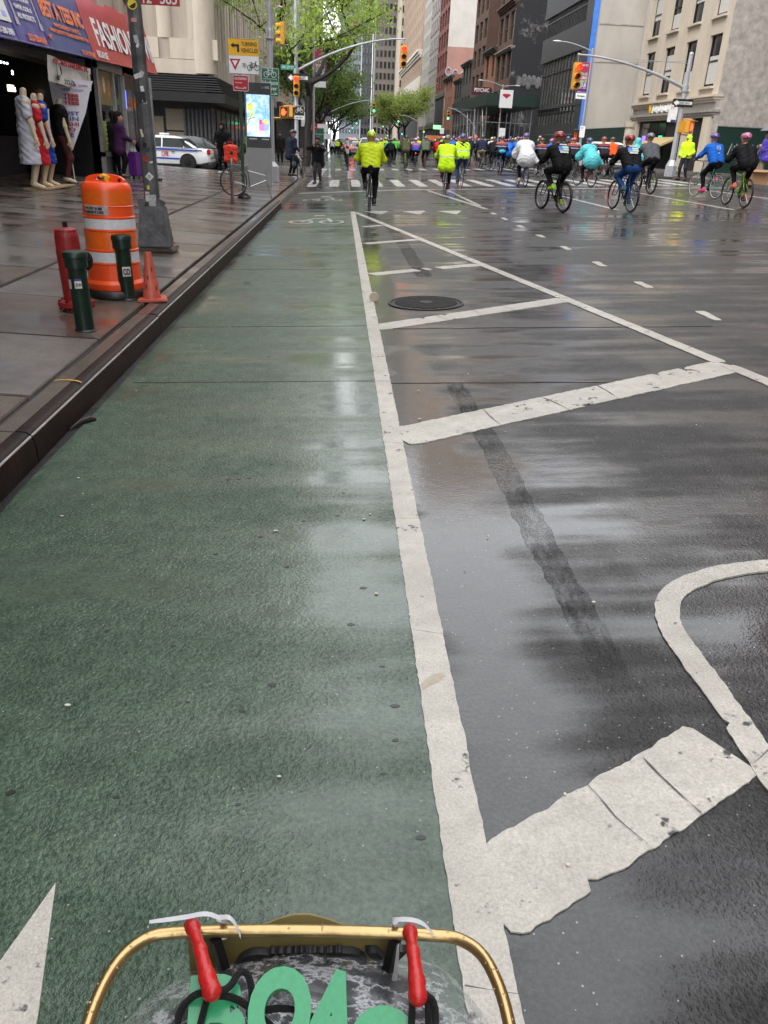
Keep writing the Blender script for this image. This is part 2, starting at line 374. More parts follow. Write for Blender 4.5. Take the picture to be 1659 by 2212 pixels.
# trench scar, seams and skid marks in the asphalt
scar = wet_mat('ribbed_scar', (.007, .007, .008), (.038, .037, .037), grit=60, wet=(.465, .575), bump=.9, coatr=.06, dryc=.2, ribs=26)
n_, b_ = nodes(scar); v_ = n_.nodes.new('ShaderNodeTexCoord').outputs['Object']; sy_ = n_.nodes.new('ShaderNodeSeparateXYZ'); n_.links.new(v_, sy_.inputs[0])
wear = mth(n_, 'ADD', mth(n_, 'MULTIPLY', noise(n_, v_, 16, 3, .6, (2.2, .5, 1)), .5), mth(n_, 'MULTIPLY', noise(n_, v_, 75, 3, .8), .55))      # the tread has worn off in patches
n_.links.new(mth(n_, 'MULTIPLY', rng(n_, wear, .42, .66, .05, .62), rng(n_, sy_.outputs[1], 1.6, 2.5, 0., 1., True)), b_.inputs['Alpha'])
band('milled_scar', [(.76, 5.4), (.80, 4.6), (.82, 3.86), (.82, 2.9), (.84, 2.2), (.85, 1.72)], .125, scar, road, .0035, .01, .05, .003)
band('milled_scar', [(.95, 16.6), (1.0, 14), (1.02, 10.2)], .2, scar, road, .0035, .01, .1, .003)
for yy, a, b in ((5.42, .32, 1.9), (7.2, .32, 3.4)): band('seam', [(a, yy), (b, yy-.05)], .018, tar, road, .004, .008, .08, .003)
for yy, a, b in ((5.5, -1.5, .2), (7.34, -1.5, .2), (10.9, -1.5, .2)): band('seam', [(a, yy), (b, yy-.03)], .010, tar, bl, .0062, .004, .08, .002)
# kerb: steel-faced nosing in lengths, a stone band behind it
KX = lambda y: -1.60+.0065*y
kerb = struct(thing('kerb', '', ''))
for k in ('label', 'category'): del kerb[k]
def extrude_y(prof, y0, y1, name, m, parent, dx0=0, dx1=0, smooth=.5):
    n = len(prof); mb = MB()
    mb.add([(x+dx0, y0, z) for x, z in prof]+[(x+dx1, y1, z) for x, z in prof], [(i, (i+1) % n, n+(i+1) % n, n+i) for i in range(n)]+[tuple(range(n-1, -1, -1)), tuple(range(n, 2*n))])
    me = mb.mesh(name, smooth); bm = bmesh.new(); bm.from_mesh(me); bmesh.ops.recalc_face_normals(bm, faces=bm.faces); bm.to_mesh(me); bm.free()
    return link(name, me, m, parent)
y = -4.9
while y < 36:
    L = random.choice((2.9, 3.1, 3.0)); y1 = min(y+L, 36.4); j = random.uniform(-.006, .006); h = random.uniform(-.004, .004)
    far = y > 19
    prof = [(0, -.16), (-.012, .045), (-.020, .066), (-.030, .082), (-.044, .094), (-.060, .100), (-.105, .102), (-.105, -.16)]
    extrude_y([(a+j, b+h) for a, b in prof], y+.008, y1-.008, 'kerb_length', kerb_steel if not far else kerb_stone, kerb, KX(y), KX(y1))
    if not far: obj('nose_highlight', MB().tube([(KX(y)-.0265+j, y+.01, .0775+h), (KX(y1)-.0265+j, y1-.01, .0775+h)], .0065, 6), kerb_highlight, kerb)  # thin bright strip draws the nose's highlight
    extrude_y([(-.107, -.1), (-.107, .098), (-.205, .103), (-.205, -.1)], y+.006, y1-.006, 'kerb_backing', kerb_stone, kerb, KX(y), KX(y1))
    y = y1
# pavement slabs
sw = struct(thing('sidewalk', '', ''))
for k in ('label', 'category'): del sw[k]
sw.location = (-1.6, 0, .10); sw.rotation_euler = (0, .04, 0)
mb = MB(); mb.span((-.2, -6, -.3), (-9.5, 36.2, -.028)); obj('slab_bed', mb, mat('joint_dirt', (.02, .016, .013), .5, coat=.4), sw, smooth=False)
xs = [-.225, -1.62, -3.05, -4.5, -6.0]; slab_me = {}
for i in range(4):
    w = xs[i]-xs[i+1]-.016
    mbs = [MB().box((0, 0, -.03), (w, 1.462, .058)).mesh('slab', False, .006) for _ in range(1)]
    slab_me[i] = mbs[0]
for r_ in range(-3, 24):
    for i in range(4):
        yy = r_*1.48+.9
        sx = KX(yy)+1.6 if i == 0 else 0
        if yy > 35.4: continue
        o = link('slab', slab_me[i], concrete if random.random() < .7 else concrete2, sw, ((xs[i]+xs[i+1])/2+sx*.6, yy, random.uniform(-.003, .002)))
        o.rotation_euler = (random.uniform(-.002, .002), random.uniform(-.002, .002), 0)
mb = MB(); mb.span((-6.0, -6, -.2), (-9.5, 36, -.004)); obj('shop_apron', mb, concrete, sw, smooth=False)
obj('utility_cover', MB().lathe([(.11, -.02), (.11, .006), (.09, .008)], 20), mat('rusty_cover', (.05, .025, .018), .4, .5, coat=.5), sw, loc=(-.93, 5.55, .002))
# pavements across the crossing and on the far side of the avenue
mb = MB(); mb.span((-1.62, 47.2, -.2), (-60, 400, .07)); far_sw = struct(obj('sidewalk', mb, concrete2, None, smooth=False, bevel=.02)); far_sw.rotation_euler = (0, .006, 0)
mb = MB(); mb.span((15.05, 49.5, .2), (40, 500, .76)); struct(obj('sidewalk', mb, concrete2, None, smooth=False, bevel=.02))
mb = MB(); mb.span((15.05, -10, .2), (40, 38, .76)); struct(obj('sidewalk', mb, concrete2, None, smooth=False, bevel=.02))
# ================================================================== things on the near pavement
dkgreen = mat('bollard_green', (.004, .020, .011), .42, .0, var=.4, vs=14, bump=.12, bs=35, coat=.12)
hyd_red = mat('hydrant_red', (.24, .008, .008), .48, 0, var=.35, vs=18, bump=.25, bs=45, coat=.1)
iron = mat('dark_iron', (.018, .017, .016), .5, .6, var=.4, vs=20, bump=.3, bs=60)
orange = mat('drum_orange', (.86, .085, .012), .36, 0, var=.14, vs=5, bump=.04, bs=20, coat=.25)
drum_amber = mat('drum_reflective_orange', (.80, .13, .01), .3, 0, var=.12, vs=40, coat=.3)
refl_white = mat('reflective_white', (.70, .71, .72), .35, .0, var=.12, vs=30, col2=(.55, .55, .56))
rubber = mat('black_rubber', (.012, .012, .012), .5, 0, var=.4, vs=12, coat=.3)
cone_m = mat('faded_cone', (.62, .13, .075), .5, 0, var=.3, vs=8, bump=.1, bs=30, col2=(.36, .06, .04), coat=.2)
white_m = mat('white_sticker', (.66, .65, .63), .5, var=.18, vs=30)
ink = mat('black_ink', (.012, .012, .014), .5)
yellow_m = mat('yellow_tape', (.82, .60, .03), .4, var=.1)
galv = mat('galvanised', (.30, .31, .32), .42, .55, var=.22, vs=9, bump=.08, bs=40)
polegrey = mat('weathered_pole', (.045, .045, .048), .5, .2, var=.6, vs=6, bump=.3, bs=25, col2=(.16, .16, .165), coat=.1)
silver = mat('painted_silver', (.40, .41, .43), .38, .3, var=.12, vs=5)
def arc_sticker(mb, cx, cy, r, a0, a1, z0, z1, n=6, t=.0015):
    vs = []
    for i in range(n+1):
        a = a0+(a1-a0)*i/n
        vs += [(cx+(r+t)*math.cos(a), cy+(r+t)*math.sin(a), z0), (cx+(r+t)*math.cos(a), cy+(r+t)*math.sin(a), z1)]
    return mb.add(vs, [(2*i, 2*i+2, 2*i+3, 2*i+1) for i in range(n)])
def bollard(loc, h, label, tilt):
    t = thing('bollard', label, 'bollard', loc, 0, 'green bollards guarding the hydrant'); t.rotation_euler = (tilt[0], tilt[1], 0)
    obj('post', MB().lathe([(.070, -.03), (.069, h-.12), (.071, h-.115)], 24), dkgreen, t)
    obj('cap', MB().lathe([(.070, h-.125), (.085, h-.122), (.086, h-.05), (.092, h-.048), (.092, h-.022), (.082, h-.006), (.045, h), (0.001, h+.001)], 28), dkgreen, t)
    obj('collar', MB().lathe([(.074, -.02), (.083, 0), (.074, .012)], 24), rubber, t)
    return t
b = bollard((-1.975, 6.32, .118), .60, 'green iron bollard with two small paper stickers, in front of the red hydrant', (0, -.025))
obj('sticker', arc_sticker(MB(), 0, 0, .0705, R(262), R(304), .33, .40), white_m, b); obj('sticker', arc_sticker(MB(), 0, 0, .0705, R(205), R(240), .325, .395), mat('old_paper', (.42, .40, .38), .5), b)
obj('sticker', arc_sticker(MB(), 0, 0, .0712, R(262), R(304), .385, .402), mat('sticker_violet', (.08, .06, .22), .5), b)
text('20 84', ink, b, (.018, -.069, .36), (1, .22, 0), (0, 0, 1), .042, .022, off=.005)
b = bollard((-1.97, 7.67, .118), .58, 'green iron bollard with a white CO sticker, beside the orange drum', (0, -.02))
obj('sticker', arc_sticker(MB(), 0, 0, .0705, R(268), R(330), .215, .30), white_m, b)
text('CO', ink, b, (.032, -.064, .258), (.89, .45, 0), (0, 0, 1), .062, .058, bold=.03, off=.006)
# hydrant
t = thing('fire_hydrant', 'weathered red fire hydrant with black top nut beside the orange drum', 'hydrant', (-2.24, 7.02, .128)); t.rotation_euler = (0, -.03, R(10))
obj('barrel', MB().lathe([(.098, .06), (.097, .20), (.100, .46), (.101, .50), (.097, .505), (.097, .60), (.092, .635), (.083, .655)], 28), hyd_red, t)
obj('bonnet', MB().lathe([(.088, .650), (.086, .664), (.06, .676), (.03, .682), (.001, .683)], 28), hyd_red, t)
obj('top_nut', MB().lathe([(.021, .678), (.021, .70), (.018, .725)], 5), iron, t)
obj('foot_flange', MB().lathe([(.105, .10), (.15, .085), (.152, .045), (.14, .04), (.11, .03), (.11, -.03)], 28), hyd_red, t)
for k in range(8): obj('bolt', MB().lathe([(.014, .02), (.014, .10)], 6, (.132*math.cos(k*.785+.3), .132*math.sin(k*.785+.3), 0)), iron, t)
Mx = Matrix.Rotation(R(90), 3, 'Y') @ Matrix.Rotation(0, 3, 'Z')
Mz = Matrix.Rotation(R(-35), 3, 'Z') @ Mx
nz = obj('nozzle', MB().lathe([(.088, .03), (.082, .09), (.066, .12), (.066, .15)], 20, (0, 0, .42), M=Mz), hyd_red, t)
obj('nozzle_cap', MB().lathe([(.074, .148), (.075, .178), (.05, .19), (.016, .192), (.016, .215)], 12, (0, 0, .42), M=Mz), iron, nz)
obj('chain', MB().tube([(.10, -.14, .44), (.13, -.13, .36), (.12, -.10, .30), (.10, -.05, .33)], .006, 6), iron, t)
# drum
t = thing('traffic_drum', 'large orange traffic drum with white bands and yellow ribbon', 'traffic drum', (-2.12, 7.86, .122), R(-8))
pr = [(.262, .07), (.27, .085), (.268, .13), (.242, .16), (.238, .30), (.244, .305), (.244, .315), (.236, .32), (.234, .415), (.240, .42), (.24, .43), (.232, .435), (.230, .59), (.236, .595), (.236, .605), (.228, .61), (.226, .70), (.232, .705), (.232, .715), (.224, .72), (.222, .80), (.228, .806), (.222, .812), (.221, .94), (.213, .975), (.19, 1.0), (.16, 1.005), (.001, 1.006)]
drum = obj('barrel', MB().lathe(pr, 40), orange, t)
obj('reflective_band', MB().lathe([(.2385, .322), (.2365, .412)], 40, caps=False), refl_white, t)
obj('reflective_band', MB().lathe([(.2305, .612), (.2285, .698)], 40, caps=False), refl_white, t)
for a, b_ in ((.437, .588), (.814, .935)): obj('orange_band', MB().lathe([(.2335 if a < .6 else .2232, a), (.2312 if a < .6 else .2222, b_)], 40, caps=False), drum_amber, t)
hp = []
for i in range(13):
    a = math.pi*i/12; hp.append((-.185*math.cos(a), .085*math.sin(a)**.6+.985))
hp = [(-.2, .96)]+hp+[(.2, .96)]
hole = [(-.075, 1.015), (.02, 1.015), (.035, 1.03), (.02, 1.045), (-.075, 1.045), (-.09, 1.03)]
bm = bmesh.new()
def loop3(pts, yv): return [bm.verts.new((x, yv, z)) for x, z in pts]
for yv in (-.022, .022):
    o_, h_ = loop3(hp, yv), loop3(hole, yv)
    es = [bm.edges.new((l[i], l[(i+1) % len(l)])) for l in (o_, h_) for i in range(len(l))]
    bmesh.ops.triangle_fill(bm, use_beauty=True, edges=es)
    if yv < 0: fo, fh = o_, h_
    else:
        for A, B in ((fo, o_), (fh, h_)):
            for i in range(len(A)): bm.faces.new((A[i], A[(i+1) % len(A)], B[(i+1) % len(A)], B[i]))
bmesh.ops.recalc_face_normals(bm, faces=bm.faces)
me = bpy.data.meshes.new('handle'); bm.to_mesh(me); bm.free(); hd = link('handle', me, orange, t)
obj('bolt', MB().lathe([(.014, 0), (.014, .01)], 10, (.14, -.022, 1.02), M=Matrix.Rotation(R(90), 3, 'X')), iron, hd)
obj('rubber_base', MB().lathe([(.29, -.02), (.30, .0), (.30, .045), (.285, .07), (.25, .075)], 36), rubber, t)
lb = obj('torn_label', arc_sticker(MB(), 0, 0, .2228, R(232), R(292), .735, .815, 8, .004), mat('torn_paper', (.30, .27, .25), .6, col2=(.50, .48, .46), vs=22), t)
text('POST E BK', ink, lb, (-.03, -.231, .79), (1, -.13, 0), (0, 0, 1), .16, .022, off=.006); text('PERFECT LITES', ink, lb, (-.03, -.231, .758), (1, -.13, 0), (0, 0, 1), .18, .02, off=.006)
rb = obj('ribbon', MB().tube([(-.03, -.03, 1.045), (0, -.04, 1.06), (.03, -.035, 1.05), (.05, -.03, 1.035)], .014, 6), yellow_m, t)
mb = MB(); mb.prism([(0, 0), (.03, .01), (.05, -.14), (.0, -.15)], (.025, -.075, 1.04), (1, 0, 0), (.0, -.35, .94), .004); mb.prism([(0, 0), (.02, .02), (.055, .0), (.05, -.02)], (.0, -.04, 1.05), (1, 0, 0), (0, 0, 1), .006)
obj('ribbon_tail', mb, yellow_m, rb)
# cone
t = thing('traffic_cone', 'small faded orange traffic cone on the kerb', 'traffic cone', (-1.755, 7.72, .107), R(14)); t.rotation_euler = (0, -.02, R(14))
obj('shell', MB().lathe([(.088, .018), (.08, .05), (.034, .41), (.03, .435), (.024, .437), (.022, .40)], 24), cone_m, t)
mb = MB(); mb.box((0, 0, .012), (.27, .27, .024)); obj('base', mb, cone_m, t, bevel=.01)
for a, z in ((200, .25), (245, .2), (285, .27), (300, .1), (230, .12)):
    rr = .088-(z-.018)*.132+.001; obj('scuff', arc_sticker(MB(), 0, 0, rr, R(a), R(a+10), z, z+.035, 2), mat('cone_scuff', (.06, .02, .015), .6), t)
# can
t = thing('drink_can', 'crushed blue and white drink can lying by the cone', 'can', (-1.96, 8.1, .155), R(20))
M_ = Matrix.Rotation(R(90), 3, 'Y')
obj('body', MB().lathe([(.026, -.06), (.033, -.052), (.033, .05), (.026, .06)], 16, M=M_), mat('can_blue', (.05, .09, .38), .3, .4, var=.5, vs=14), t)
obj('label_band', MB().lathe([(.0335, -.02), (.0335, .03)], 16, M=M_, caps=False), white_m, t)
obj('lid', MB().lathe([(.026, .06), (.025, .062), (.005, .060)], 16, M=M_), galv, t)
# lamp pole with stickers
t = thing('street_lamp', 'tall grey lamp pole covered with torn stickers on a square base', 'street lamp', (-2.41, 11.1, .135)); t.rotation_euler = (0, -.018, 0)
mb = MB(); mb.box((0, 0, .02), (.50, .46, .05)); obj('base_plate', mb, kerb_stone, t, bevel=.01)
mb = MB(); mb.box((0, 0, .30), (.40, .38, .50), taper=.74); obj('base_box', mb, polegrey, t, bevel=.012)
for s in (-1, 1):
    obj('clamp', MB().lathe([(.05, -.05), (.055, -.04), (.055, .04), (.05, .05)], 14, (s*.115, -.06, .59), M=Matrix.Rotation(R(90), 3, 'X')), polegrey, t)
shaft = obj('shaft', MB().lathe([(.098, .53), (.097, .75), (.094, 1.2), (.075, 4.5), (.06, 9.0)], 8), polegrey, t, smooth=False)
obj('arm', MB().tube([(0, 0, 8.8), (.5, 0, 9.2), (1.4, 0, 9.4)], .035, 8), polegrey, t)
obj('lamp_head', MB().ball((1.65, 0, 9.38), (.32, .12, .06)), galv, t)
def flat_sticker(z, a, w, h, m, roll=0., shape=None, parent=None):
    z *= .92; rr = .0985-.0058*z+.003; n = Vector((math.sin(a), -math.cos(a), 0)); U = Vector((math.cos(a), math.sin(a), 0)); V = Vector((0, 0, 1))
    U2 = U*math.cos(roll)+V*math.sin(roll); V2 = V*math.cos(roll)-U*math.sin(roll)
    poly = shape or [(-w/2, -h/2), (w/2, -h/2), (w/2, h/2), (-w/2, h/2)]
    mb = MB(); mb.prism(poly, Vector((0, 0, z))+n*rr, U2, V2, .002); return obj('sticker', mb, m, parent or t, smooth=False), Vector((0, 0, z))+n*rr, U2, V2
circ = [(.055*math.cos(k*math.pi/12), .055*math.sin(k*math.pi/12)) for k in range(24)]
flat_sticker(3.0, R(0), 0, 0, mat('sticker_yellow', (.75, .62, .03), .4), 0, circ)
flat_sticker(3.0, R(0), 0, 0, ink, 0, [(.042*math.cos(R(a)), .042*math.sin(R(a))) for a in range(-150, 31, 15)])[0].location = (0, -.0025, 0)
flat_sticker(2.83, R(2), .06, .04, mat('sticker_pink', (.55, .22, .2), .5))
flat_sticker(2.62, R(5), .05, .08, mat('sticker_pale', (.38, .40, .42), .5), .2); flat_sticker(2.55, R(12), .03, .05, white_m, -.4)
flat_sticker(2.2, R(-10), .09, .05, white_m, .3); flat_sticker(2.22, R(20), .05, .07, mat('sticker_pale', (0, 0, 0)), -.5); flat_sticker(2.05, R(15), .04, .06, white_m, .2)
flat_sticker(1.95, R(0), .11, .12, ink, .1); flat_sticker(1.9, R(25), .05, .05, mat('sticker_pale', (0, 0, 0)), .4)
flat_sticker(1.52, R(-20), .03, .09, mat('sticker_cream', (.7, .68, .5), .5), .25); flat_sticker(1.32, R(12), .06, .04, ink, .6); flat_sticker(1.38, R(-5), .05, .05, ink, -.4)
flat_sticker(1.20, R(-12), .055, .06, mat('sticker_red', (.45, .03, .02), .5)); flat_sticker(1.16, R(30), .04, .02, white_m, .3)
dm, P0, U0, V0 = flat_sticker(.98, R(8), .075, .075, white_m, R(45)); text('CK', ink, t, P0, (1, .14, 0), (0, 0, 1), .04, .035)
flat_sticker(.84, R(-8), .03, .05, mat('sticker_yellow', (0, 0, 0)))
o_, P0, U0, V0 = flat_sticker(.72, R(-22), .06, .12, white_m, -.05); mb = MB(); mb.prism([(-.022, .02), (.022, .02), (.022, .032), (-.022, .032)], P0+Vector((0, -.003, 0)), U0, V0, .002); obj('sticker_print', mb, mat('sticker_red', (0, 0, 0)), t, smooth=False)
o_, P0, U0, V0 = flat_sticker(.67, R(14), .095, .14, mat('sticker_print', (.55, .55, .55), .5, col2=(.2, .2, .2), vs=60), 0)
# slim sign post behind the lamp
t = thing('sign_post', 'thin bare grey metal post right behind the sticker-covered lamp pole', 'post', (-5.5, 26.0, .25))
mb = MB(); mb.box((0, 0, 1.35), (.10, .06, 2.7)); obj('channel', mb, galv, t); mb = MB(); mb.box((0, 0, .02), (.3, .3, .04)); obj('foot', mb, iron, t)
# litter and gum
def blob(name, poly_n, x, y, r, m, lab, cat, group, z=.009, el=1.6, parent=None):
    pts = [(x+r*random.uniform(.7, 1.2)*math.cos(6.283*k/poly_n)*el, y+r*random.uniform(.7, 1.2)*math.sin(6.283*k/poly_n)) for k in range(poly_n)]
    return patch(name, pts, m, parent, z, .003)
gum = mat('gum_black', (.010, .009, .008), .45, var=.3, coat=.3)
random.seed(9)
for (dx, y) in ((-.55, 3.7), (-.6, 3.7), (-.5, 3.71), (-.57, 3.78), (-.32, 3.93), (-.4, 3.9), (-.9, 4.35), (-.02, 3.5), (-.2, 3.2), (-.05, 3.25), (-.38, 3.05), (-.25, 2.78), (-.55, 2.9), (-.85, 2.35), (-.6, 2.25), (0, 2.35), (-.5, 1.95), (-.33, 1.9), (-.25, 2.02), (-.3, 1.53), (-.9, 1.6), (-.62, 1.57), (.1, 2.1), (.12, 1.75), (.08, 1.62), (.13, 1.9), (.05, 2.6), (.16, 1.4), (-1.2, 8.4), (-.6, 6.2), (-.3, 5.1), (-1.1, 4.7)):
    blob('gum_spot', 9, dx, y, random.uniform(.005, .010), gum, '', '', '', .0052, 1.5, bl)
t = on_road(tag(blob('rubber_scrap', 7, -1.15, 9.75, .03, rubber, '', '', '', .02, 1.6), 'black rubber scrap lying on the green lane', 'litter'))
leafm = mat('pale_petal', (.62, .58, .48), .5, var=.2)
spots = [(-1.28, 3.55), (-1.36, 3.75), (-1.2, 3.42), (-1.3, 3.3), (-1.33, 4.6), (-1.43, 5.3), (-1.2, 6.6), (-1.36, 7.0), (-1.05, 7.3), (-1.25, 8.2), (-.62, 4.0), (-.2, 1.62), (-.9, 1.32), (-.86, 1.95), (-.32, 3.1), (.1, 3.25), (.07, 3.2), (.1, 2.55), (.46, 2.72), (.5, 1.3), (.55, 1.52), (.6, 3.0), (.9, 2.45), (1.3, 1.9), (.5, 5.2), (.9, 5.6), (1.4, 5.0), (.45, 4.6), (2.1, 4.4), (.7, 6.6), (1.6, 7.7)]
for i, (x, y) in enumerate(spots):
    p = blob('petal', 6, x, y, random.uniform(.003, .0065), leafm, '', '', '', .0095, random.uniform(.7, 2.2))
    on_road(tag(p, 'tiny pale scrap of paper or petal on the wet road', 'litter', 'pale scraps on the road'))
for i, (x, y) in enumerate([(-.6, 5.0), (-.85, 5.6), (-1.0, 4.5), (-.5, 6.6), (-1.6, 6.9), (-1.9, 4.9), (-.45, 7.6), (-.7, 3.9)]):
    p = blob('scrap', 6, x-1.6, y, random.uniform(.008, .014), leafm, '', '', '', zside(x-1.6)+.006, random.uniform(.7, 2.2))
    tag(p, 'tiny pale scrap on the wet brown pavement slabs', 'litter', 'pale scraps on the pavement')
t = on_road(tag(obj('debris_stick', MB().tube([(-1.63, 4.50, .012), (-1.60, 4.60, .02), (-1.56, 4.66, .018), (-1.53, 4.68, .01)], [.004, .014, .02, .012], 7), mat('wet_bark', (.012, .008, .006), .5), None), 'dark wet debris lying in the gutter against the kerb', 'debris'))
# manhole and a discarded lid
t = thing('manhole_cover', 'round cast iron manhole cover between the white buffer bars', 'manhole', (.865+.065, 8.42, zroad(.93)+.004)); t.rotation_euler = (0, -TH, 0)
obj('rim', MB().lathe([(.40, -.01), (.40, .006), (.37, .008), (.365, .003), (.36, -.01)], 40), iron, t)
mb = MB(); mb.lathe([(.36, -.006), (.36, .002)], 40); lid = obj('lid', mb, iron, t)
mb = MB()
for i in range(-8, 9):
    w = math.sqrt(max(.0, .33**2-(i*.04)**2)); mb.box((0, i*.04, .005), (2*w, .018, .008))
obj('rib', mb, iron, lid, smooth=False); obj('hub', MB().lathe([(.07, 0), (.07, .012), (.05, .014)], 20), iron, lid)
t = thing('cup_lid', 'pale round cup lid standing on edge beside the white lane line', 'litter', (.385, 8.55, zroad(.4)+.048)); t.rotation_euler = (R(78), R(12), 0)
obj('disc', MB().lathe([(.046, -.004), (.048, .0), (.046, .006), (.036, .007)], 24), mat('kraft_card', (.42, .36, .24), .5), t)
obj('rim', MB().lathe([(.046, -.006), (.05, 0), (.046, .008)], 24, caps=False), white_m, t)
# yellow spray marks
patch('spray_mark', [(-1.78, 4.955), (-1.74, 4.972), (-1.69, 4.978), (-1.64, 4.965), (-1.60, 4.93), (-1.605, 4.918), (-1.645, 4.948), (-1.69, 4.962), (-1.74, 4.957), (-1.775, 4.942)], mat('spray_yellow', (.55, .33, .05), .5), None, .106, .002)['kind'] = 'structure'
patch('spray_mark', [(.215, 1.99), (.235, 2.02), (.262, 2.045), (.285, 2.05), (.30, 2.035), (.27, 2.0), (.24, 1.985), (.22, 1.965)], mat('spray_faint', (.40, .31, .19), .5, col2=(.48, .44, .38), vs=60), road, .0092, .001)
# ================================================================== shop row on the left
limestone = mat('limestone', (.50, .43, .345), .75, var=.2, vs=1.2, bump=.2, bs=20, col2=(.35, .30, .245), stretch=(1, 1, .25))
stone_d = mat('limestone_stained', (.42, .36, .29), .75, var=.2, vs=.9, bump=.2, bs=20, col2=(.22, .185, .155), stretch=(1.5, 1.5, .15))
black_m = mat('black_paint', (.012, .012, .013), .4, var=.3, coat=.2)
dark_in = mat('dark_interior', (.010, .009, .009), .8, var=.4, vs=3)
glass_d = mat('dark_glass', (.012, .014, .016), .08, 0, var=.5, vs=1.5, spec=.8)
alu = mat('aluminium', (.36, .36, .35), .4, .5, var=.15)
purple_aw = mat('awning_purple', (.045, .035, .24), .5, var=.18, vs=2, bump=.2, bs=6, coat=.25)
blue_aw = mat('awning_blue', (.022, .032, .20), .5, var=.2, vs=2, bump=.2, bs=6, coat=.25)
red_aw = mat('awning_red', (.42, .016, .022), .5, var=.18, vs=2, bump=.2, bs=6, coat=.25)
white_p = mat('print_white', (.74, .73, .72), .5); orange_p = mat('print_orange', (.80, .20, .06), .5)
FX = -7.0
t = thing('shop_building', 'beige stone shop building with awnings over open dark storefronts', 'building', (FX, 22, .3))
def L(x, y, z): return (x-FX, y-22, z-.3)
def bspan(mb, a, b): return mb.span(L(*a), L(*b))
mb = MB(); bspan(mb, (FX, 9, 4.6), (FX-9, 32, 16)); obj('wall', mb, limestone, t, smooth=False)
for y in [10.4+k*2.4 for k in range(9)]:
    w = obj('window', bspan(MB(), (FX+.06, y, 5.3), (FX-.1, y+1.3, 7.6)), black_m, t, smooth=False); obj('pane', bspan(MB(), (FX+.07, y+.08, 5.4), (FX+.02, y+1.22, 7.5)), glass_d, w, smooth=False)
    obj('pilaster', bspan(MB(), (FX+.16, y+1.5, 4.6), (FX-.1, y+2.2, 16)), limestone, t, smooth=False)
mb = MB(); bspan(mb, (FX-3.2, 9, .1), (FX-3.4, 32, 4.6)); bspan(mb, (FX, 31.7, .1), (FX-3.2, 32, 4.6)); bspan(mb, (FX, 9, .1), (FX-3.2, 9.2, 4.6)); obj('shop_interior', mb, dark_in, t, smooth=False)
for a_, b_ in (((FX, 24.75, .2), (FX-3, 24.95, 4.6)), ((FX+.05, 14.2, .2), (FX-3, 14.5, 4.6))): obj('partition', bspan(MB(), a_, b_), black_m, t, smooth=False)
obj('counter', bspan(MB(), (FX-1.6, 20.6, .3), (FX-2.4, 24.2, 1.3)), dark_in, t, smooth=False)
obj('shelf', bspan(MB(), (FX-2.6, 15, .3), (FX-3.1, 24, 2.4)), mat('shelf_goods', (.025, .022, .022), .7, col2=(.22, .16, .13), vs=9), t, smooth=False)
sf = obj('shutter_box', bspan(MB(), (FX+.1, 15, 2.95), (FX-.4, 24.7, 3.3)), mat('shutter_steel', (.10, .095, .09), .5, .4, var=.3), t, smooth=False)
for k in range(5): obj('slat', bspan(MB(), (FX+.13, 15.1, 2.97+k*.065), (FX+.1, 24.6, 3.01+k*.065)), mat('shutter_steel', (0, 0, 0)), sf, smooth=False)
led = glow('led_white', (.75, .9, 1), 5.)
for k in range(9): obj('shop_led', MB().ball(L(FX+.02, 17.9+k*.17, 2.72), .022, 6, 4), led, t)
for k in range(5): obj('shop_led', bspan(MB(), (FX+.02, 19.5, 1.25+k*.32), (FX, 19.54, 1.33+k*.32)), led, t, smooth=False)
obj('shop_lamp', bspan(MB(), (FX-1.5, 23.5, 2.35), (FX-1.6, 23.72, 2.5)), glow('lamp_warm', (1, .8, .5), 1.5), t, smooth=False)
# poster window with silver frame
fr = MB()
for a, b_ in (((FX+.3, 25.0, .3), (FX+.2, 25.18, 3.25)), ((FX+.3, 26.75, .9), (FX+.2, 26.9, 3.1)), ((FX+.3, 27.9, .25), (FX+.1, 28.1, 3.3)), ((FX+.3, 25.0, 3.08), (FX+.18, 28.1, 3.3)), ((FX+.3, 25.0, .85), (FX+.2, 28.1, .98))): bspan(fr, a, b_)
win = obj('shop_window', fr, alu, t, smooth=False)
obj('kick_panel', bspan(MB(), (FX+.26, 25.1, .28), (FX+.2, 28.0, .86)), mat('kick_grey', (.11, .11, .11), .5), t, smooth=False)
obj('pane', bspan(MB(), (FX+.22, 25.18, .98), (FX+.2, 27.95, 3.1)), glass_d, win, smooth=False)
pg = mat('poster_green', (.10, .34, .03), .45, col2=(.42, .48, .06), vs=1.4); pg2 = mat('poster_food', (.05, .16, .03), .45, col2=(.35, .12, .04), vs=5)
po = obj('poster', bspan(MB(), (FX+.232, 25.3, 1.0), (FX+.226, 27.5, 1.78)), pg, win, smooth=False)
po2 = obj('poster', bspan(MB(), (FX+.232, 25.25, 2.2), (FX+.226, 26.7, 3.05)), pg2, win, smooth=False)
for k, (yy, zz, hh) in enumerate(((25.5, 2.6, .5), (25.9, 2.7, .45), (26.35, 2.6, .5), (26.6, 1.45, .5), (25.45, 1.2, .25), (27.3, 1.2, .2))):
    obj('food_picture', MB().ball(L(FX+.235, yy, zz), (.004, .12, hh/2), 12, 8), mat('food_%d' % (k % 2), ((.5, .16, .05), (.62, .5, .35))[k % 2], .5, var=.5, vs=8), win)
for k in range(5): obj('caption', bspan(MB(), (FX+.237, 25.6, 1.66-k*.12), (FX+.233, 26.25-.06*(k % 3), 1.69-k*.12)), white_p, win, smooth=False)
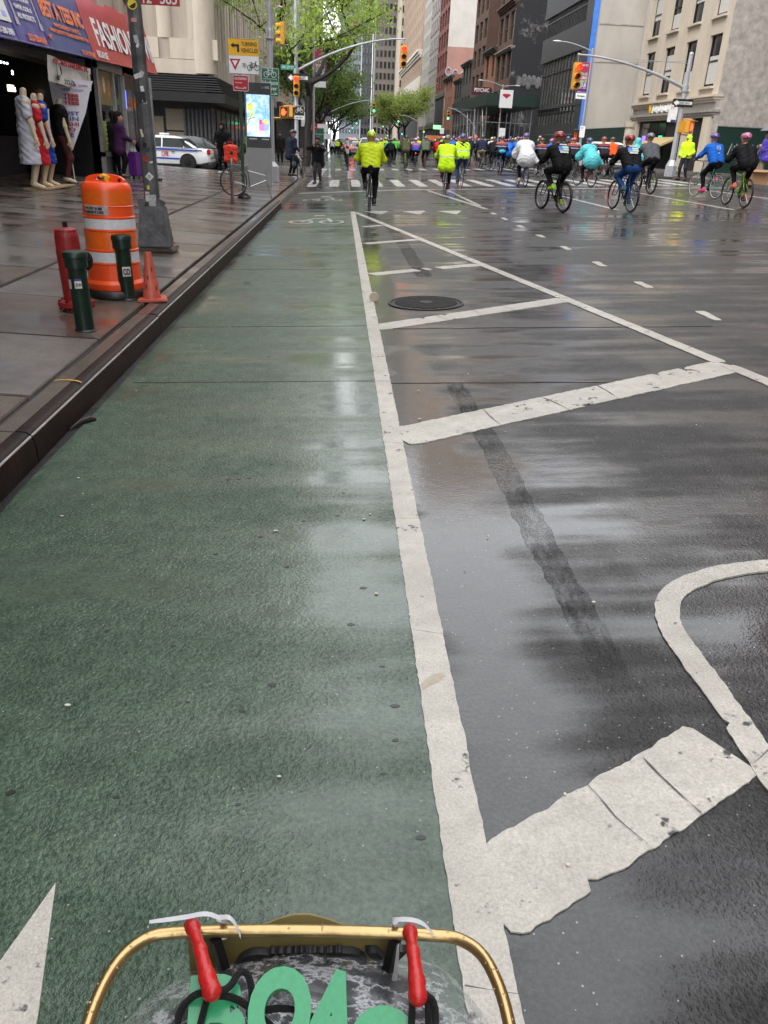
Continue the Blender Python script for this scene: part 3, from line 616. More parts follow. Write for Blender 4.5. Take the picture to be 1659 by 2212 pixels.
for (y0, y1) in ((28.1, 29.6), (29.6, 31.6)):
    d = obj('shop_door', bspan(MB(), (FX+.16, y0, .2), (FX+.1, y1, 3.2)), black_m, t, smooth=False); obj('pane', bspan(MB(), (FX+.17, y0+.1, .4), (FX+.12, y1-.1, 2.8)), glass_d, d, smooth=False)
obj('neon_sign', bspan(MB(), (FX+.2, 28.5, 2.2), (FX+.18, 28.56, 2.7)), glow('neon_blue', (.05, .08, 1), 6.), t, smooth=False)
# awnings
ZB = lambda y: 3.05+(y-17.2)*.0235
ZT = lambda y: 4.66+(y-25.6)*.043
AX0, AX1 = -6.42, -6.82
def awning(y0, y1, m, label, name='awning'):
    a = thing(name, label, 'awning', (AX1, (y0+y1)/2, ZB(y0))); O = Vector(a.location)
    mb = MB(); n = 9; rows = 6; vs = []; fs = []
    for i in range(n):
        y = y0+(y1-y0)*i/(n-1)
        for j in range(rows):
            f = j/(rows-1); x = AX0+(AX1-AX0)*f+.02*math.sin(i*2.1)*math.sin(f*3.1); z = ZB(y)+(ZT(y)-ZB(y))*f
            vs.append(Vector((x, y, z))-O)
        vs.append(Vector((FX+.02, y, ZT(y)+.12))-O)
    k = rows+1
    for i in range(n-1):
        for j in range(k-1): fs.append((i*k+j, (i+1)*k+j, (i+1)*k+j+1, i*k+j+1))
    mb.add(vs, fs); c = obj('canvas', mb, m, a, smooth=.8)
    for y in (y0+.01, y1-.01):
        e = MB(); e.prism([(0, 0), (AX1-AX0, ZT(y)-ZB(y)), (FX-AX0, ZT(y)-ZB(y)+.12), (FX-AX0, 0)], Vector((AX0, y, ZB(y)))-O, (1, 0, 0), (0, 0, 1), .01); obj('end_panel', e, m, a, smooth=False)
    obj('valance', MB().tube([Vector((AX0, y0, ZB(y0)))-O, Vector((AX0, y1, ZB(y1)))-O], .022, 6), m, a)
    for y in (y0+.1, y1-.1): obj('support_arm', MB().tube([Vector((AX0, y, ZB(y)+.02))-O, Vector((FX, y, ZB(y)+.25))-O], .015, 6), galv, a)
    def put(s, fy, fz, w, h, m2, bold=.015, name='lettering'):
        y = y0+(y1-y0)*fy; z = ZB(y)+(ZT(y)-ZB(y))*fz; x = AX0+(AX1-AX0)*fz+.028
        sl = (ZT(y1)-ZT(y0))/(y1-y0)*fz+(ZB(y1)-ZB(y0))/(y1-y0)*(1-fz)
        return text(s, m2, a, Vector((x, y, z))-O, (0, 1, sl), (-(AX0-AX1), 0, ZT(y)-ZB(y)), w, h, name, bold, .012)
    def rect(fy0, fy1, fz0, fz1, m2, name='print_panel', off=.03):
        P = []
        for fy, fz in ((fy0, fz0), (fy1, fz0), (fy1, fz1), (fy0, fz1)):
            y = y0+(y1-y0)*fy; z = ZB(y)+(ZT(y)-ZB(y))*fz; P.append(Vector((AX0+(AX1-AX0)*fz+off, y, z))-O)
        mb = MB(); mb.add(P+[p-Vector((.008, 0, 0)) for p in P], [(0, 1, 2, 3), (7, 6, 5, 4), (0, 4, 5, 1), (1, 5, 6, 2), (2, 6, 7, 3), (3, 7, 4, 0)]); return obj(name, mb, m2, a, smooth=False)
    return a, put, rect
a, put, rect = awning(13.0, 18.55, purple_aw, 'purple awning with bottle pictures and a white printed panel')
rect(.70, .985, .24, .58, white_p)
for k, c in enumerate(((.25, .55, .25), (.75, .75, .5), (.3, .5, .55), (.75, .12, .15), (.6, .6, .65))): rect(.70+.055*k, .735+.055*k, .66, .95, mat('bottle_print_%d' % k, c, .5), 'bottle_picture')
for k, c in enumerate(((.7, .5, .05), (.2, .25, .6), (.1, .1, .12), (.35, .4, .75))): rect(.72+.065*k, .76+.065*k, .30, .38, mat('logo_print_%d' % k, c, .5), 'logo_patch', .034)
for k in range(3): rect(.74, .93-.03*k, .50-.05*k, .52-.05*k, mat('caption_grey', (.3, .3, .34), .5), 'caption', .034)
put('TEL: 347-200-2969', .85, .10, 1.15, .12, white_p)
a, put, rect = awning(18.57, 20.45, purple_aw, 'narrow purple awning listing smoking goods, left of the blue awning')
put('MERCHANDISING INC', .45, .90, 1.6, .2, orange_p, .03)
for k, s in enumerate(('BUBBLER GLASS,', 'JUUL, HOOKAH', 'VAPER, COIL &', 'ALL PRODUCTS')): put(s, .48, .72-k*.115, .95, .10, white_p)
put('212-730-0169', .58, .09, 1.05, .14, orange_p, .02)
hk = mat('hookah_print', (.42, .38, .42), .5)
for fy in (.14, .9): rect(fy-.02, fy+.02, .3, .8, hk, 'hookah_picture'); rect(fy-.045, fy+.045, .24, .34, hk, 'hookah_picture')
a, put, rect = awning(20.47, 24.0, blue_aw, 'blue awning lettered BEST A TEES INC in orange')
put('BEST A TEES INC', .5, .60, 3.0, .36, orange_p, .035)
put('WHOLESALE T-SHIRTS,', .5, .38, 1.9, .10, orange_p); put('SWEATS, JACKETS TEES AND SCREEN PRINT ITEMS', .52, .28, 2.9, .10, orange_p); put('TEL 347 537 5060', .83, .06, 1.1, .11, orange_p); put('INC', .06, .18, .2, .1, orange_p)
a, put, rect = awning(24.02, 31.8, red_aw, 'red awning lettered FASHION in tall white serif capitals')
put('FASHION', .36, .47, 4.0, .70, white_p, .02); put('W', .70, .47, 1.0, .70, white_p, .02); put('W', .85, .47, 1.0, .70, white_p, .02); put('REG & LGE', .10, .10, 1.0, .17, white_p)
put('WEAR', .955, .45, .55, .8, white_p, .02)
# hanging banner
t2 = thing('banner', 'white banner reading NYC MERCHANDISING INC hung below the blue awning', 'banner', (-6.5, 22, 2.95))
mb = MB(); vs = []; n = 12
for i in range(n):
    y = -1.62+3.24*i/(n-1)
    for z in (0.06, -.2, -.46): vs.append((.03*math.sin(i*1.3+z*4), y, z-.03*math.sin(i*.29)-i*.004))
mb.add(vs, [(i*3+j, i*3+j+1, i*3+j+4, i*3+j+3) for i in range(n-1) for j in range(2)])
obj('cloth', mb, mat('banner_white', (.60, .58, .52), .5, var=.12, coat=.3), t2)
dr = mat('print_darkred', (.33, .015, .02), .5)
text('NYC MERCHANDISING INC', dr, t2, (.05, -.05, -.04), (0, 1, 0), (0, 0, 1), 2.7, .12, bold=.03); text('212-730-0169', ink, t2, (.05, 0, -.42), (0, 1, 0), (0, 0, 1), 1.5, .10, bold=.01)
for y in (-1.2, 1.2):
    mb = MB(); mb.lathe([(.11, 0), (.13, .05), (.05, .1), (.02, .14), (.03, .2), (.015, .3), (.04, .34)], 10, (0, 0, 0), sx=.03); mb.tube([(0, .1, .08), (0, .3, .14), (0, .25, .3)], .012, 5); obj('hookah_picture', mb, iron, t2, loc=(.055, y, -.42))
# feather flag
t2 = thing('feather_flag', 'tall white feather flag with custom print lettering, tapering to a point', 'flag', (-6.68, 21.96, .30)); t2.scale = (1, 1, .85)
FU = (.93, .36, 0); FP = lambda u, z: (-.02+.93*u+.012, -.03+.36*u-.012, z)
obj('pole', MB().tube([(0, 0, 0), (-.02, -.03, .8), (-.05, -.05, 1.6), (-.05, 0, 2.75)], .014, 6), white_m, t2)
mb = MB(); mb.prism([(-.03, .82), (.06, .9), (.46, 1.9), (.62, 2.5), (.70, 2.72), (-.32, 2.75), (-.26, 1.9), (-.12, 1.2)], (-.02, -.03, 0), FU, (0, 0, 1), .006); obj('cloth', mb, mat('flag_white', (.62, .60, .66), .55, var=.1), t2, smooth=False)
navy = mat('print_navy', (.04, .05, .22), .5)
text('MAKE YOUR OWN', dr, t2, FP(.2, 2.58), FU, (0, 0, 1), .7, .06); text('HERE TODAY', navy, t2, FP(.2, 2.46), FU, (0, 0, 1), .5, .06)
for k in range(3): text('TEES', dr, t2, FP(.14, 2.32-k*.1), FU, (0, 0, 1), .36, .085, bold=.05)
for k, (s, c, w) in enumerate((('CUST', navy, .5), ('PRIN', navy, .45), ('T-SHI', dr, .46), ('HO', dr, .3), ('VE', navy, .22))): text(s, c, t2, FP(.05-.01*k, 1.86-k*.14), FU, (0, 0, 1), w, .10, bold=.02)
mb = MB(); mb.box((0, 0, .02), (.4, .5, .05)); obj('foot', mb, mat('foil_bag', (.25, .26, .28), .3, .5, var=.6, vs=7, bump=.6, bs=8), t2, bevel=.02)
# A-frame at the picture's edge
t2 = thing('sidewalk_sign', 'white folding pavement sign cut off by the left picture edge', 'sign', (-6.15, 15.2, .28), R(8))
for s in (-1, 1):
    mb = MB(); mb.box((0, 0, .62), (.03, .7, 1.25), M=Matrix.Rotation(s*.16, 3, 'Y')); o_ = obj('board', mb, white_m, t2); o_.location = (s*.12, 0, 0)
obj('hinge', MB().tube([(0, -.3, 1.22), (0, .3, 1.22)], .02, 6), iron, t2)
# blade sign
t2 = thing('blade_sign', 'red projecting sign with white phone digits above the red awning', 'sign', (-6.0, 30.6, 5.25))
obj('panel', MB().box((-.05, 0, 1.0), (1.5, .08, 1.9)), red_aw, t2, smooth=False)
text('212', white_p, t2, (-.45, -.04, .25), (1, 0, 0), (0, 0, 1), .5, .34, bold=.02); text('585', white_p, t2, (.35, -.04, .25), (1, 0, 0), (0, 0, 1), .55, .34, bold=.02)
obj('bracket', MB().tube([(-1.1, 0, 1.6), (.6, 0, 1.6)], .02, 6), iron, t2); obj('bracket', MB().tube([(-1.1, 0, .3), (.6, 0, .3)], .02, 6), iron, t2)
# hanging clothes in the dark doorway
cl = [mat('cloth_black', (.012, .012, .013), .8, var=.4), mat('cloth_darkgrey', (.05, .05, .055), .8, var=.3), mat('cloth_brown', (.03, .018, .014), .8, var=.3)]
random.seed(3)
for k in range(9):
    g_ = tag(MB and obj('hanging_garment', MB().lathe([(.02, 1.5), (.2, 1.42), (.22, 1.1), (.21, .75), (.26, .55)], 12, sx=.35), cl[k % 3], None, loc=(FX-.35-.1*(k % 2), 15.0+k*.42, .3+.35*(k % 3)*.3), rz=random.uniform(-.2, .2)), ('dark garment on a hanger in the shop doorway', 'grey garment on a hanger in the shop doorway', 'brown garment on a hanger in the shop doorway')[k % 3], 'garment', 'clothes hung in the shop doorway')
# ================================================================== stone building across the side street
SX, SY = -6.9, 48.6
t = thing('office_building', 'large stained limestone building with fluted piers and a black canopy', 'building', (SX, SY, .1))
def L(x, y, z): return (x-SX, y-SY, z-.1)
mb = MB(); bspan(mb, (SX-.35, SY+.35, 4.7), (SX-30, 95, 42)); obj('core', mb, stone_d, t, smooth=False)
for k in range(16):                                   # side street face: broad fluted piers
    x = SX-.9-k*1.55
    obj('pier', MB().lathe([(.42, 0), (.42, 34)], 12, L(x, SY+.45, 6.1), sy=.75), limestone if k % 2 else stone_d, t)
    if k % 2 == 0: obj('course', bspan(MB(), (x-1.3, SY+.16, 5.15), (x+1.2, SY+.4, 6.1)), limestone, t, smooth=False)
obj('course', bspan(MB(), (SX-.25, SY+.12, 4.45), (SX-26, SY+.4, 5.12)), limestone, t, smooth=False)
obj('course', bspan(MB(), (SX-.25, SY+.2, 5.13), (SX-26, SY+.4, 6.12)), stone_d, t, smooth=False)
for k in range(34):                                   # avenue face: narrow ribs with dark slots
    y = SY+.8+k*1.3
    obj('rib', bspan(MB(), (SX+.05, y-.35, 4.6), (SX-.35, y+.28, 42)), limestone if k % 3 else stone_d, t, smooth=False)
    if k % 2 and k < 24: w = obj('window_slot', bspan(MB(), (SX-.33, y+.3, 6.4), (SX-.3, y+.9, 41)), black_m, t, smooth=False); obj('pane', bspan(MB(), (SX-.325, y+.34, 6.5), (SX-.29, y+.86, 40.9)), glass_d, w, smooth=False)
obj('corner_pier', MB().lathe([(.6, 0), (.6, 37)], 14, L(SX-.45, SY+.5, 4.5)), limestone, t)
obj('course', bspan(MB(), (SX+.12, SY+.3, 4.4), (SX-.3, 94, 5.3)), stone_d, t, smooth=False)
cm = mat('canopy_black', (.02, .02, .021), .4, .2, var=.25)
mb = MB(); bspan(mb, (SX+.7, SY-.7, 3.1), (SX-26, SY+.2, 3.55)); bspan(mb, (SX+.7, SY+.2, 3.1), (SX-.3, 94, 3.55)); cn = obj('canopy', mb, cm, t, smooth=False)
for k in range(7):
    z = 3.62+k*.115; d = -.6+.07*k
    obj('louvre', bspan(MB(), (SX-d-.02, SY+d, z), (SX-26, SY+d+.12, z+.055)), mat('louvre_grey', (.045, .045, .047), .4, .4), cn, smooth=False)
    obj('louvre', bspan(MB(), (SX-d-.14, SY+d+.13, z), (SX-d-.02, 94, z+.055)), mat('louvre_grey', (0, 0, 0)), cn, smooth=False)
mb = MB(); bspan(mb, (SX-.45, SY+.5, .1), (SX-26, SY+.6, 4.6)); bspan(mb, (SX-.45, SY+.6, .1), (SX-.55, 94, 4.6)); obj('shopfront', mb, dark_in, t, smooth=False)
blind = mat('blind_beige', (.16, .135, .10), .7, var=.12); 
for (x0, x1, z0, z1) in ((-11.6, -9.75, .95, 2.35), (-9.6, -7.6, .3, 1.62), (-9.6, -7.6, 1.7, 2.75), (-14.5, -12.6, .8, 2.5), (-18, -15.5, .8, 2.5)):
    w = obj('window', bspan(MB(), (x0-.06, SY+.42, z0-.06), (x1+.06, SY+.5, z1+.06)), black_m, t, smooth=False); obj('pane', bspan(MB(), (x0, SY+.4, z0), (x1, SY+.43, z1)), blind, w, smooth=False)
for y in [SY+1.5+k*2.2 for k in range(18)]:
    w = obj('window', bspan(MB(), (SX-.4, y, .4), (SX-.45, y+1.7, 2.9)), black_m, t, smooth=False); obj('pane', bspan(MB(), (SX-.38, y+.1, .5), (SX-.43, y+1.6, 2.8)), glass_d if y > 54 else blind, w, smooth=False)
for k in range(8): obj('curtain_fold', MB().lathe([(.09, .2), (.09, 2.7)], 8, L(SX-.6-k*.22+.5, SY+.3, .1)), cl[1], t)
# ================================================================== kiosk, signs, signals
sig_y = mat('signal_yellow', (.62, .30, .035), .4, var=.1); red_on = glow('lens_red', (1, .018, .005), 3.); green_on = glow('lens_green', (.02, .85, .42), 4.); hand_on = glow('hand_orange', (1, .05, .008), 3.)
lens_r = mat('lens_red_off', (.10, .004, .004), .2, coat=.5); lens_k = mat('lens_dark', (.01, .01, .01), .2, coat=.5); lens_g = mat('lens_green_off', (.005, .02, .015), .2)
sign_g = mat('sign_green', (.005, .14, .075), .4); sign_y = mat('sign_yellow', (.92, .48, .015), .4); sign_r = mat('sign_red', (.50, .012, .03), .4); sign_w = mat('sign_white', (.86, .86, .86), .4)
def plate(parent, name, c, w, h, m, t=.006, border=None, rz=0.):
    U = Vector((math.cos(rz), math.sin(rz), 0)); N = Vector((math.sin(rz), -math.cos(rz), 0)); c = Vector(c)
    def rr(w, h, r=.03):
        r = min(r, w*.2, h*.2); P = []
        for cx, cy, a0 in ((w/2-r, h/2-r, 0), (-w/2+r, h/2-r, 90), (-w/2+r, -h/2+r, 180), (w/2-r, -h/2+r, 270)):
            for k in range(4): P.append((cx+r*math.cos(R(a0+k*30)), cy+r*math.sin(R(a0+k*30))))
        return P
    mb = MB(); mb.prism(rr(w, h), c, U, (0, 0, 1), t); o = obj(name, mb, m, parent, smooth=False)
    if border:
        mb = MB(); P = rr(w*.97, h*.97); mb.tube([c+N*(t+.001)+U*p[0]+Vector((0, 0, p[1])) for p in P], .006, 4, closed=True); obj('border', mb, border, o)
    return o
def stxt(s, m, parent, c, w, h, rz=0., bold=0., off=.011):
    return text(s, m, parent, c, (math.cos(rz), math.sin(rz), 0), (0, 0, 1), w, h, 'lettering', bold, off)
def bike_icon(parent, c, s, m, rz=0., off=.012):
    U = Vector((math.cos(rz), math.sin(rz), 0)); N = Vector((math.sin(rz), -math.cos(rz), 0)); c = Vector(c)+N*off; q = lambda x, z: c+U*x*s+Vector((0, 0, z*s)); mb = MB()
    for x in (-.3, .3): mb.tube([q(x+.19*math.cos(k*.449), .19*math.sin(k*.449)-.1) for k in range(14)], .022*s, 4, closed=True)
    for a, b_ in (((-.3, -.1), (-.15, .2)), ((-.15, .2), (.2, .2)), ((-.15, .2), (0, -.1)), ((0, -.1), (.2, .2)), ((-.3, -.1), (0, -.1)), ((.3, -.1), (.17, .32)), ((.17, .32), (.28, .36)), ((-.24, .27), (-.1, .27))): mb.tube([q(*a), q(*b_)], .022*s, 4)
    o = obj('bicycle_symbol', mb, m, parent); return stuff(o) if False else o
def head3(parent, c, state, rz=0., name='signal_head', face=1, s=1.):
    """a yellow three-lens signal head; face -1 shows its side"""
    h = obj(name, MB().box((0, 0, 0), (.34*s, .22*s, 1.05*s)), sig_y, parent, bevel=.03, loc=c, rz=rz)
    for k in range(3):
        z = (.34-.34*k)*s; on = {'r': 0, 'g': 2}.get(state, 9) == k
        obj('lens', MB().lathe([(.115*s, 0), (.09*s, .02), (.001, .03)], 16, (0, -.112*s, z), M=Matrix.Rotation(R(90), 3, 'X')), (red_on, lens_k, green_on)[k] if on else (lens_r, lens_r, lens_k)[k], h)
        vs = []; n = 9
        for i in range(n):
            a = R(-20+220*i/(n-1)); vs += [(.135*s*math.cos(a), -.11*s, z+.135*s*math.sin(a)), (.135*s*math.cos(a), -.36*s, z+.125*s*math.sin(a)-.02)]
        mb = MB(); mb.add(vs, [(2*i, 2*i+2, 2*i+3, 2*i+1) for i in range(n-1)]); obj('visor', mb, sig_y, h)
    return h
def ped(parent, c, rz=0., on=True):
    h = obj('walk_signal', MB().box((0, 0, 0), (.46, .24, .50)), sig_y, parent, bevel=.03, loc=c, rz=rz)
    obj('screen', MB().box((0, -.122, 0), (.38, .01, .42)), black_m, h, smooth=False)
    if on:
        mb = MB(); mb.ball((-.03, -.135, -.05), (.11, .012, .12), 10, 7); 
        for k, (x, z) in enumerate(((-.10, .13), (-.05, .17), (0, .16), (.045, .12))): mb.tube([(x, -.135, .0), (x, -.135, z)], .022, 6)
        mb.tube([(.06, -.135, -.08), (.12, -.135, .03)], .022, 6); obj('hand_symbol', mb, hand_on, h)
    obj('visor', MB().box((0, -.2, .25), (.46, .2, .02)), sig_y, h, smooth=False); return h
# kiosk
t = thing('kiosk', 'tall grey information kiosk with a bright blue screen near the kerb', 'kiosk', (-2.54, 27.5, .12), R(3))
obj('body', MB().box((0, 0, .56), (.77, .28, 1.12)), mat('kiosk_grey', (.26, .26, .26), .45, .3, var=.06), t, bevel=.01)
obj('screen_case', MB().box((0, 0, 2.02), (.772, .275, 1.80)), black_m, t, bevel=.008)
for s in (-1, 1): obj('edge_trim', MB().box((s*.392, 0, 1.46), (.014, .285, 2.92)), alu, t, smooth=False)
scr = mat('kiosk_screen', (.3, .5, .9), .3); n_, b_ = nodes(scr); v_ = n_.nodes.new('ShaderNodeTexCoord').outputs['Object']
c1 = mixc(n_, rng(n_, noise(n_, v_, 3.5, 3), .4, .62), (.18, .42, .85), (.62, .78, .92)); c1 = mixc(n_, rng(n_, noise(n_, v_, 6, 2), .62, .68), c1, (.8, .75, .2))
n_.links.new(c1, b_.inputs['Base Color']); n_.links.new(c1, b_.inputs['Emission Color']); b_.inputs['Emission Strength'].default_value = .55
sc = obj('screen', MB().box((-.01, -.141, 2.02), (.70, .012, 1.16)), scr, t, smooth=False)
for k, (x, z, w, h, c) in enumerate(((.10, 1.72, .18, .25, (.75, .25, .6)), (.24, 1.66, .14, .3, (.3, .5, .9)), (.06, 1.85, .07, .12, (.85, .05, .12)), (.22, 1.86, .1, .14, (.85, .7, .1)), (.28, 2.3, .08, .14, (.5, .6, .7)), (.16, 1.55, .3, .16, (.8, .75, .6)), (-.25, 2.25, .16, .2, (.7, .75, .1)), (-.2, 2.05, .1, .12, (.8, .8, .15)))):
    obj('screen_picture', MB().box((x, -.149, z), (w, .006, h)), mat('pic_%d' % k, c, .4, emit=.4, var=.3, vs=12), sc, smooth=False)
for a, b2 in (((-.35, 1.75), (-.18, 2.1)), ((-.35, 1.9), (-.1, 1.98)), ((-.3, 2.3), (-.12, 2.45))): obj('screen_branch', MB().tube([(a[0], -.151, a[1]), (b2[0], -.151, b2[1])], .006, 4), navy, sc)
stxt('Link', mat('print_bluegrey', (.12, .3, .5), .5), t, (.17, -.14, 2.80), .13, .06); stxt('NYC', white_p, t, (.29, -.14, 2.80), .12, .06)
for x_, w_ in ((-.18, .24), (.2, .22)): obj('caption', MB().box((x_, -.1395, 1.37), (w_, .006, .022)), white_p, t, smooth=False)
# sign post with yield sign
t = thing('sign_post', 'green channel post with TURNING VEHICLES YIELD TO bicycles sign', 'sign', (-2.42, 21.6, .13))
obj('channel', MB().box((0, .01, 1.7), (.075, .05, 3.45)), mat('post_green', (.01, .035, .022), .4), t)
obj('foot', MB().lathe([(.16, -.02), (.14, .05), (.06, .12)], 14), iron, t)
p = plate(t, 'warning_sign', (.11, -.03, 3.12), .745, .74, sign_w, border=ink)
o_ = plate(p, 'yellow_panel', (.11, -.037, 3.315), .72, .345, sign_y, .003)
stxt('TURNING', ink, p, (.24, -.037, 3.385), .36, .085, bold=.004); stxt('VEHICLES', ink, p, (.245, -.037, 3.255), .40, .085, bold=.004)
mb = MB()
for poly in ([(-.02, -.12), (.03, -.12), (.03, .03), (-.02, .03)], [(-.1, -.01), (.03, -.01), (.03, .04), (-.1, .04)], [(-.1, -.04), (-.17, .015), (-.1, .07)]): mb.prism(poly, (-.02, -.044, 3.33), (1, 0, 0), (0, 0, 1), .003+.001*len(mb.f)/40)
obj('arrow', mb, ink, p, smooth=False)
mb = MB(); mb.prism([(-.13, .11), (0, -.13), (.13, .11)], (-.10, -.037, 2.96), (1, 0, 0), (0, 0, 1), .003); obj('yield_triangle', mb, sign_r, p, smooth=False)
mb = MB(); mb.prism([(-.065, .07), (0, -.05), (.065, .07)], (-.10, -.041, 2.965), (1, 0, 0), (0, 0, 1), .003); obj('yield_centre', mb, sign_w, p, smooth=False)
stxt('TO', ink, p, (.12, -.037, 2.945), .09, .085, bold=.006); bike_icon(p, (.33, -.037, 2.93), .29, ink)
p = plate(t, 'parking_sign', (.02, -.03, 2.565), .37, .335, sign_r, border=white_p)
stxt('NO STOPPING', white_p, p, (.02, -.037, 2.66), .28, .05, bold=.02); stxt('Anytime', white_p, p, (-.03, -.037, 2.575), .17, .05); stxt('<---->', white_p, p, (.02, -.037, 2.47), .27, .05, bold=.05)
# bike rack and the stripped bicycle
t = thing('bike_rack', 'grey inverted-U bicycle rack on the pavement left of the sign post', 'bike rack', (-2.53, 20.2, .13), R(8))
mb = MB(); P = [(0, -.35, 0), (0, -.35, .70)]+[(0, -.35*math.cos(a), .70+.22*math.sin(a)) for a in [k*math.pi/8 for k in range(1, 8)]]+[(0, .35, .70), (0, .35, 0)]; mb.tube(P, .03, 10); obj('hoop', mb, polegrey, t)
for y in (-.35, .35): obj('foot', MB().lathe([(.08, 0), (.08, .012)], 12, (0, y, 0)), iron, t)
# slim green signs pole
t = thing('lamp_post', 'silver lamp post carrying a green Hudson River bicycle route sign', 'lamp post', (-2.40, 30.6, .13))
obj('base', MB().lathe([(.26, 0), (.25, .5), (.14, .62), (.11, .66)], 8), silver, t, smooth=False)
obj('shaft', MB().lathe([(.105, .6), (.09, 4.4), (.085, 8.5)], 16), silver, t); obj('ring', MB().lathe([(.11, 4.35), (.14, 4.4), (.12, 4.5), (.14, 4.6), (.11, 4.7)], 16), silver, t)
obj('arm', MB().tube([(.09, 0, 4.7), (.12, 0, 5.0), (.2, 0, 5.25), (.32, 0, 5.33), (.42, 0, 5.3)], .03, 8), silver, t)
p = plate(t, 'route_sign', (.0, -.12, 3.1), .60, .88, sign_g, border=white_p)
bike_icon(p, (.0, -.13, 3.38), .42, white_p); stxt('Hudson', white_p, p, (0, -.13, 3.1), .52, .13, bold=.01); stxt('River', white_p, p, (.05, -.13, 2.93), .36, .12, bold=.01); stxt('->', white_p, p, (.14, -.13, 2.77), .2, .08, bold=.02)
obj('line', MB().box((0, -.128, 3.21), (.46, .004, .012)), white_p, p, smooth=False)
def mast(label, x, y, zb, h, arm, armz, tipz, tip_state, name='traffic_signal', group=None):
    t = thing(name, label, 'traffic signal', (x, y, zb), 0, group)
    obj('base', MB().lathe([(.27, 0), (.26, .45), (.16, .65), (.12, .7)], 8), silver, t, smooth=False)
    obj('shaft', MB().lathe([(.12, .6), (.105, 3.5), (.085, h)], 14), silver, t); obj('finial', MB().ball((0, 0, h), .10, 10, 7), silver, t)
    P = [(arm*f, 0, armz+(tipz-armz)*(1-(1-f)**1.8)) for f in [k/10 for k in range(11)]]
    a = obj('mast_arm', MB().tube(P, [.075-.004*k for k in range(11)], 10), silver, t); obj('arm_collar', MB().lathe([(.15, armz-.12), (.15, armz+.12)], 12), silver, t)
    obj('arm_cap', MB().ball(P[-1], .06, 8, 6), silver, t)
    obj('guy_wire', MB().tube([(0, 0, h-.25), P[6]], .010, 4), galv, t); obj('guy_wire', MB().tube([(0, 0, h-.35), P[9]], .010, 4), galv, t)
    if tip_state:
        obj('hanger', MB().tube([P[-1], (arm, 0, tipz-.3)], .025, 6), galv, t); head3(t, (arm, -.02, tipz-.82), tip_state)
    return t
# left signal beyond the side street
t = mast('tall signal mast left of the tree with a red signal on its long arm', -2.40, 48, .08, 8.6, 5.68, 4.72, 6.46, 'r')
head3(t, (.02, -.2, 4.0), 'r', s=.95); h_ = head3(t, (-.72, -.05, 6.4), '', R(-75), s=1.0); obj('bracket', MB().tube([(0, 0, 5.9), (-.7, 0, 5.9)], .03, 6), galv, t)
p = plate(t, 'street_sign', (-.42, -.1, 4.87), .78, .24, mat('sign_teal', (.02, .22, .17), .4)); stxt('W 29 ST', white_p, p, (-.42, -.105, 4.87), .62, .14)
p = plate(t, 'one_way_sign', (.10, -.14, 4.40), 1.18, .38, ink); stxt('ONE  WAY', ink, p, (.16, -.152, 4.40), .7, .15, off=.012)
mb = MB(); mb.prism([(-.52, 0), (-.34, .15), (-.34, .08), (.52, .08), (.52, -.08), (-.34, -.08), (-.34, -.15)], (.10, -.148, 4.40), (1, 0, 0), (0, 0, 1), .004); obj('arrow', mb, white_p, p, smooth=False)
ped(t, (-.66, -.1, 2.74)); ped(t, (-.22, 0, 2.76), R(70), False); obj('bracket', MB().tube([(0, 0, 2.48), (-1.2, 0, 2.45)], .035, 6), sig_y, t); obj('bracket', MB().tube([(0, 0, 3.05), (-.7, 0, 3.05)], .03, 6), sig_y, t)
p = plate(t, 'bicycle_sign', (.16, -.13, 2.75), .56, .66, ink, border=white_p); bike_icon(p, (.16, -.14, 2.88), .42, white_p); o_ = plate(p, 'plate_panel', (.16, -.137, 2.52), .52, .17, white_p, .003); stxt('USE PATH', ink, p, (.16, -.143, 2.52), .42, .09)
# right signal
t = mast('tall signal mast at the right corner with a red signal on its arm', 15.05, 38.4, .70, 4.85, -4.9, 3.55, 4.62, 'r')
p = plate(t, 'one_way_sign', (-.05, -.14, 2.98), .92, .32, ink); mb = MB(); mb.prism([(-.42, 0), (-.26, .12), (-.26, .06), (.42, .06), (.42, -.06), (-.26, -.06), (-.26, -.12)], (-.05, -.148, 2.98), (1, 0, 0), (0, 0, 1), .004); obj('arrow', mb, white_p, p, smooth=False); stxt('ONE WAY', ink, p, (.02, -.152, 2.98), .5, .09, off=.012)
p = plate(t, 'parking_sign', (-.42, -.14, 2.55), .42, .68, sign_w, rz=R(5)); stxt('31', mat('print_red', (.6, .03, .05), .5), p, (-.48, -.147, 2.78), .14, .12); o_ = plate(p, 'blue_panel', (-.42, -.146, 2.26), .38, .1, navy, .003)
ped(t, (.46, -.02, 2.05), R(50)); obj('walk_signal', MB().box((.1, -.05, 2.05), (.3, .2, .5)), sig_y, t, bevel=.02); obj('bracket', MB().tube([(0, 0, 2.35), (.6, 0, 2.35)], .03, 6), sig_y, t); obj('bracket', MB().tube([(0, 0, 1.75), (.6, 0, 1.72)], .03, 6), sig_y, t)
# next corners up the avenue
t = mast('second signal mast on the left with a green signal on its arm', -1.95, 108, .08, 6.4, 6.0, 4.2, 6.1, 'g'); head3(t, (0, -.2, 3.2), 'g'); ped(t, (-.4, 0, 2.4))
t = mast('second signal mast on the right with a green signal, before the scaffold', 16.5, 108, .76, 5.2, -3.3, 3.2, 5.0, 'g'); ped(t, (.4, 0, 2.0))
for i, (y, l) in enumerate(((170, 'third'), (230, 'fourth'), (300, 'fifth'))):
    for s in (-1, 1):
        t = mast('%s signal mast up the avenue on the %s with a green light' % (l, 'left' if s < 0 else 'right'), -1.9 if s < 0 else 16.2, y, .08 if s < 0 else .76, 6.2, 5.0*-s, 4.2, 5.8, 'g'); head3(t, (0, -.2, 3.4), 'g')
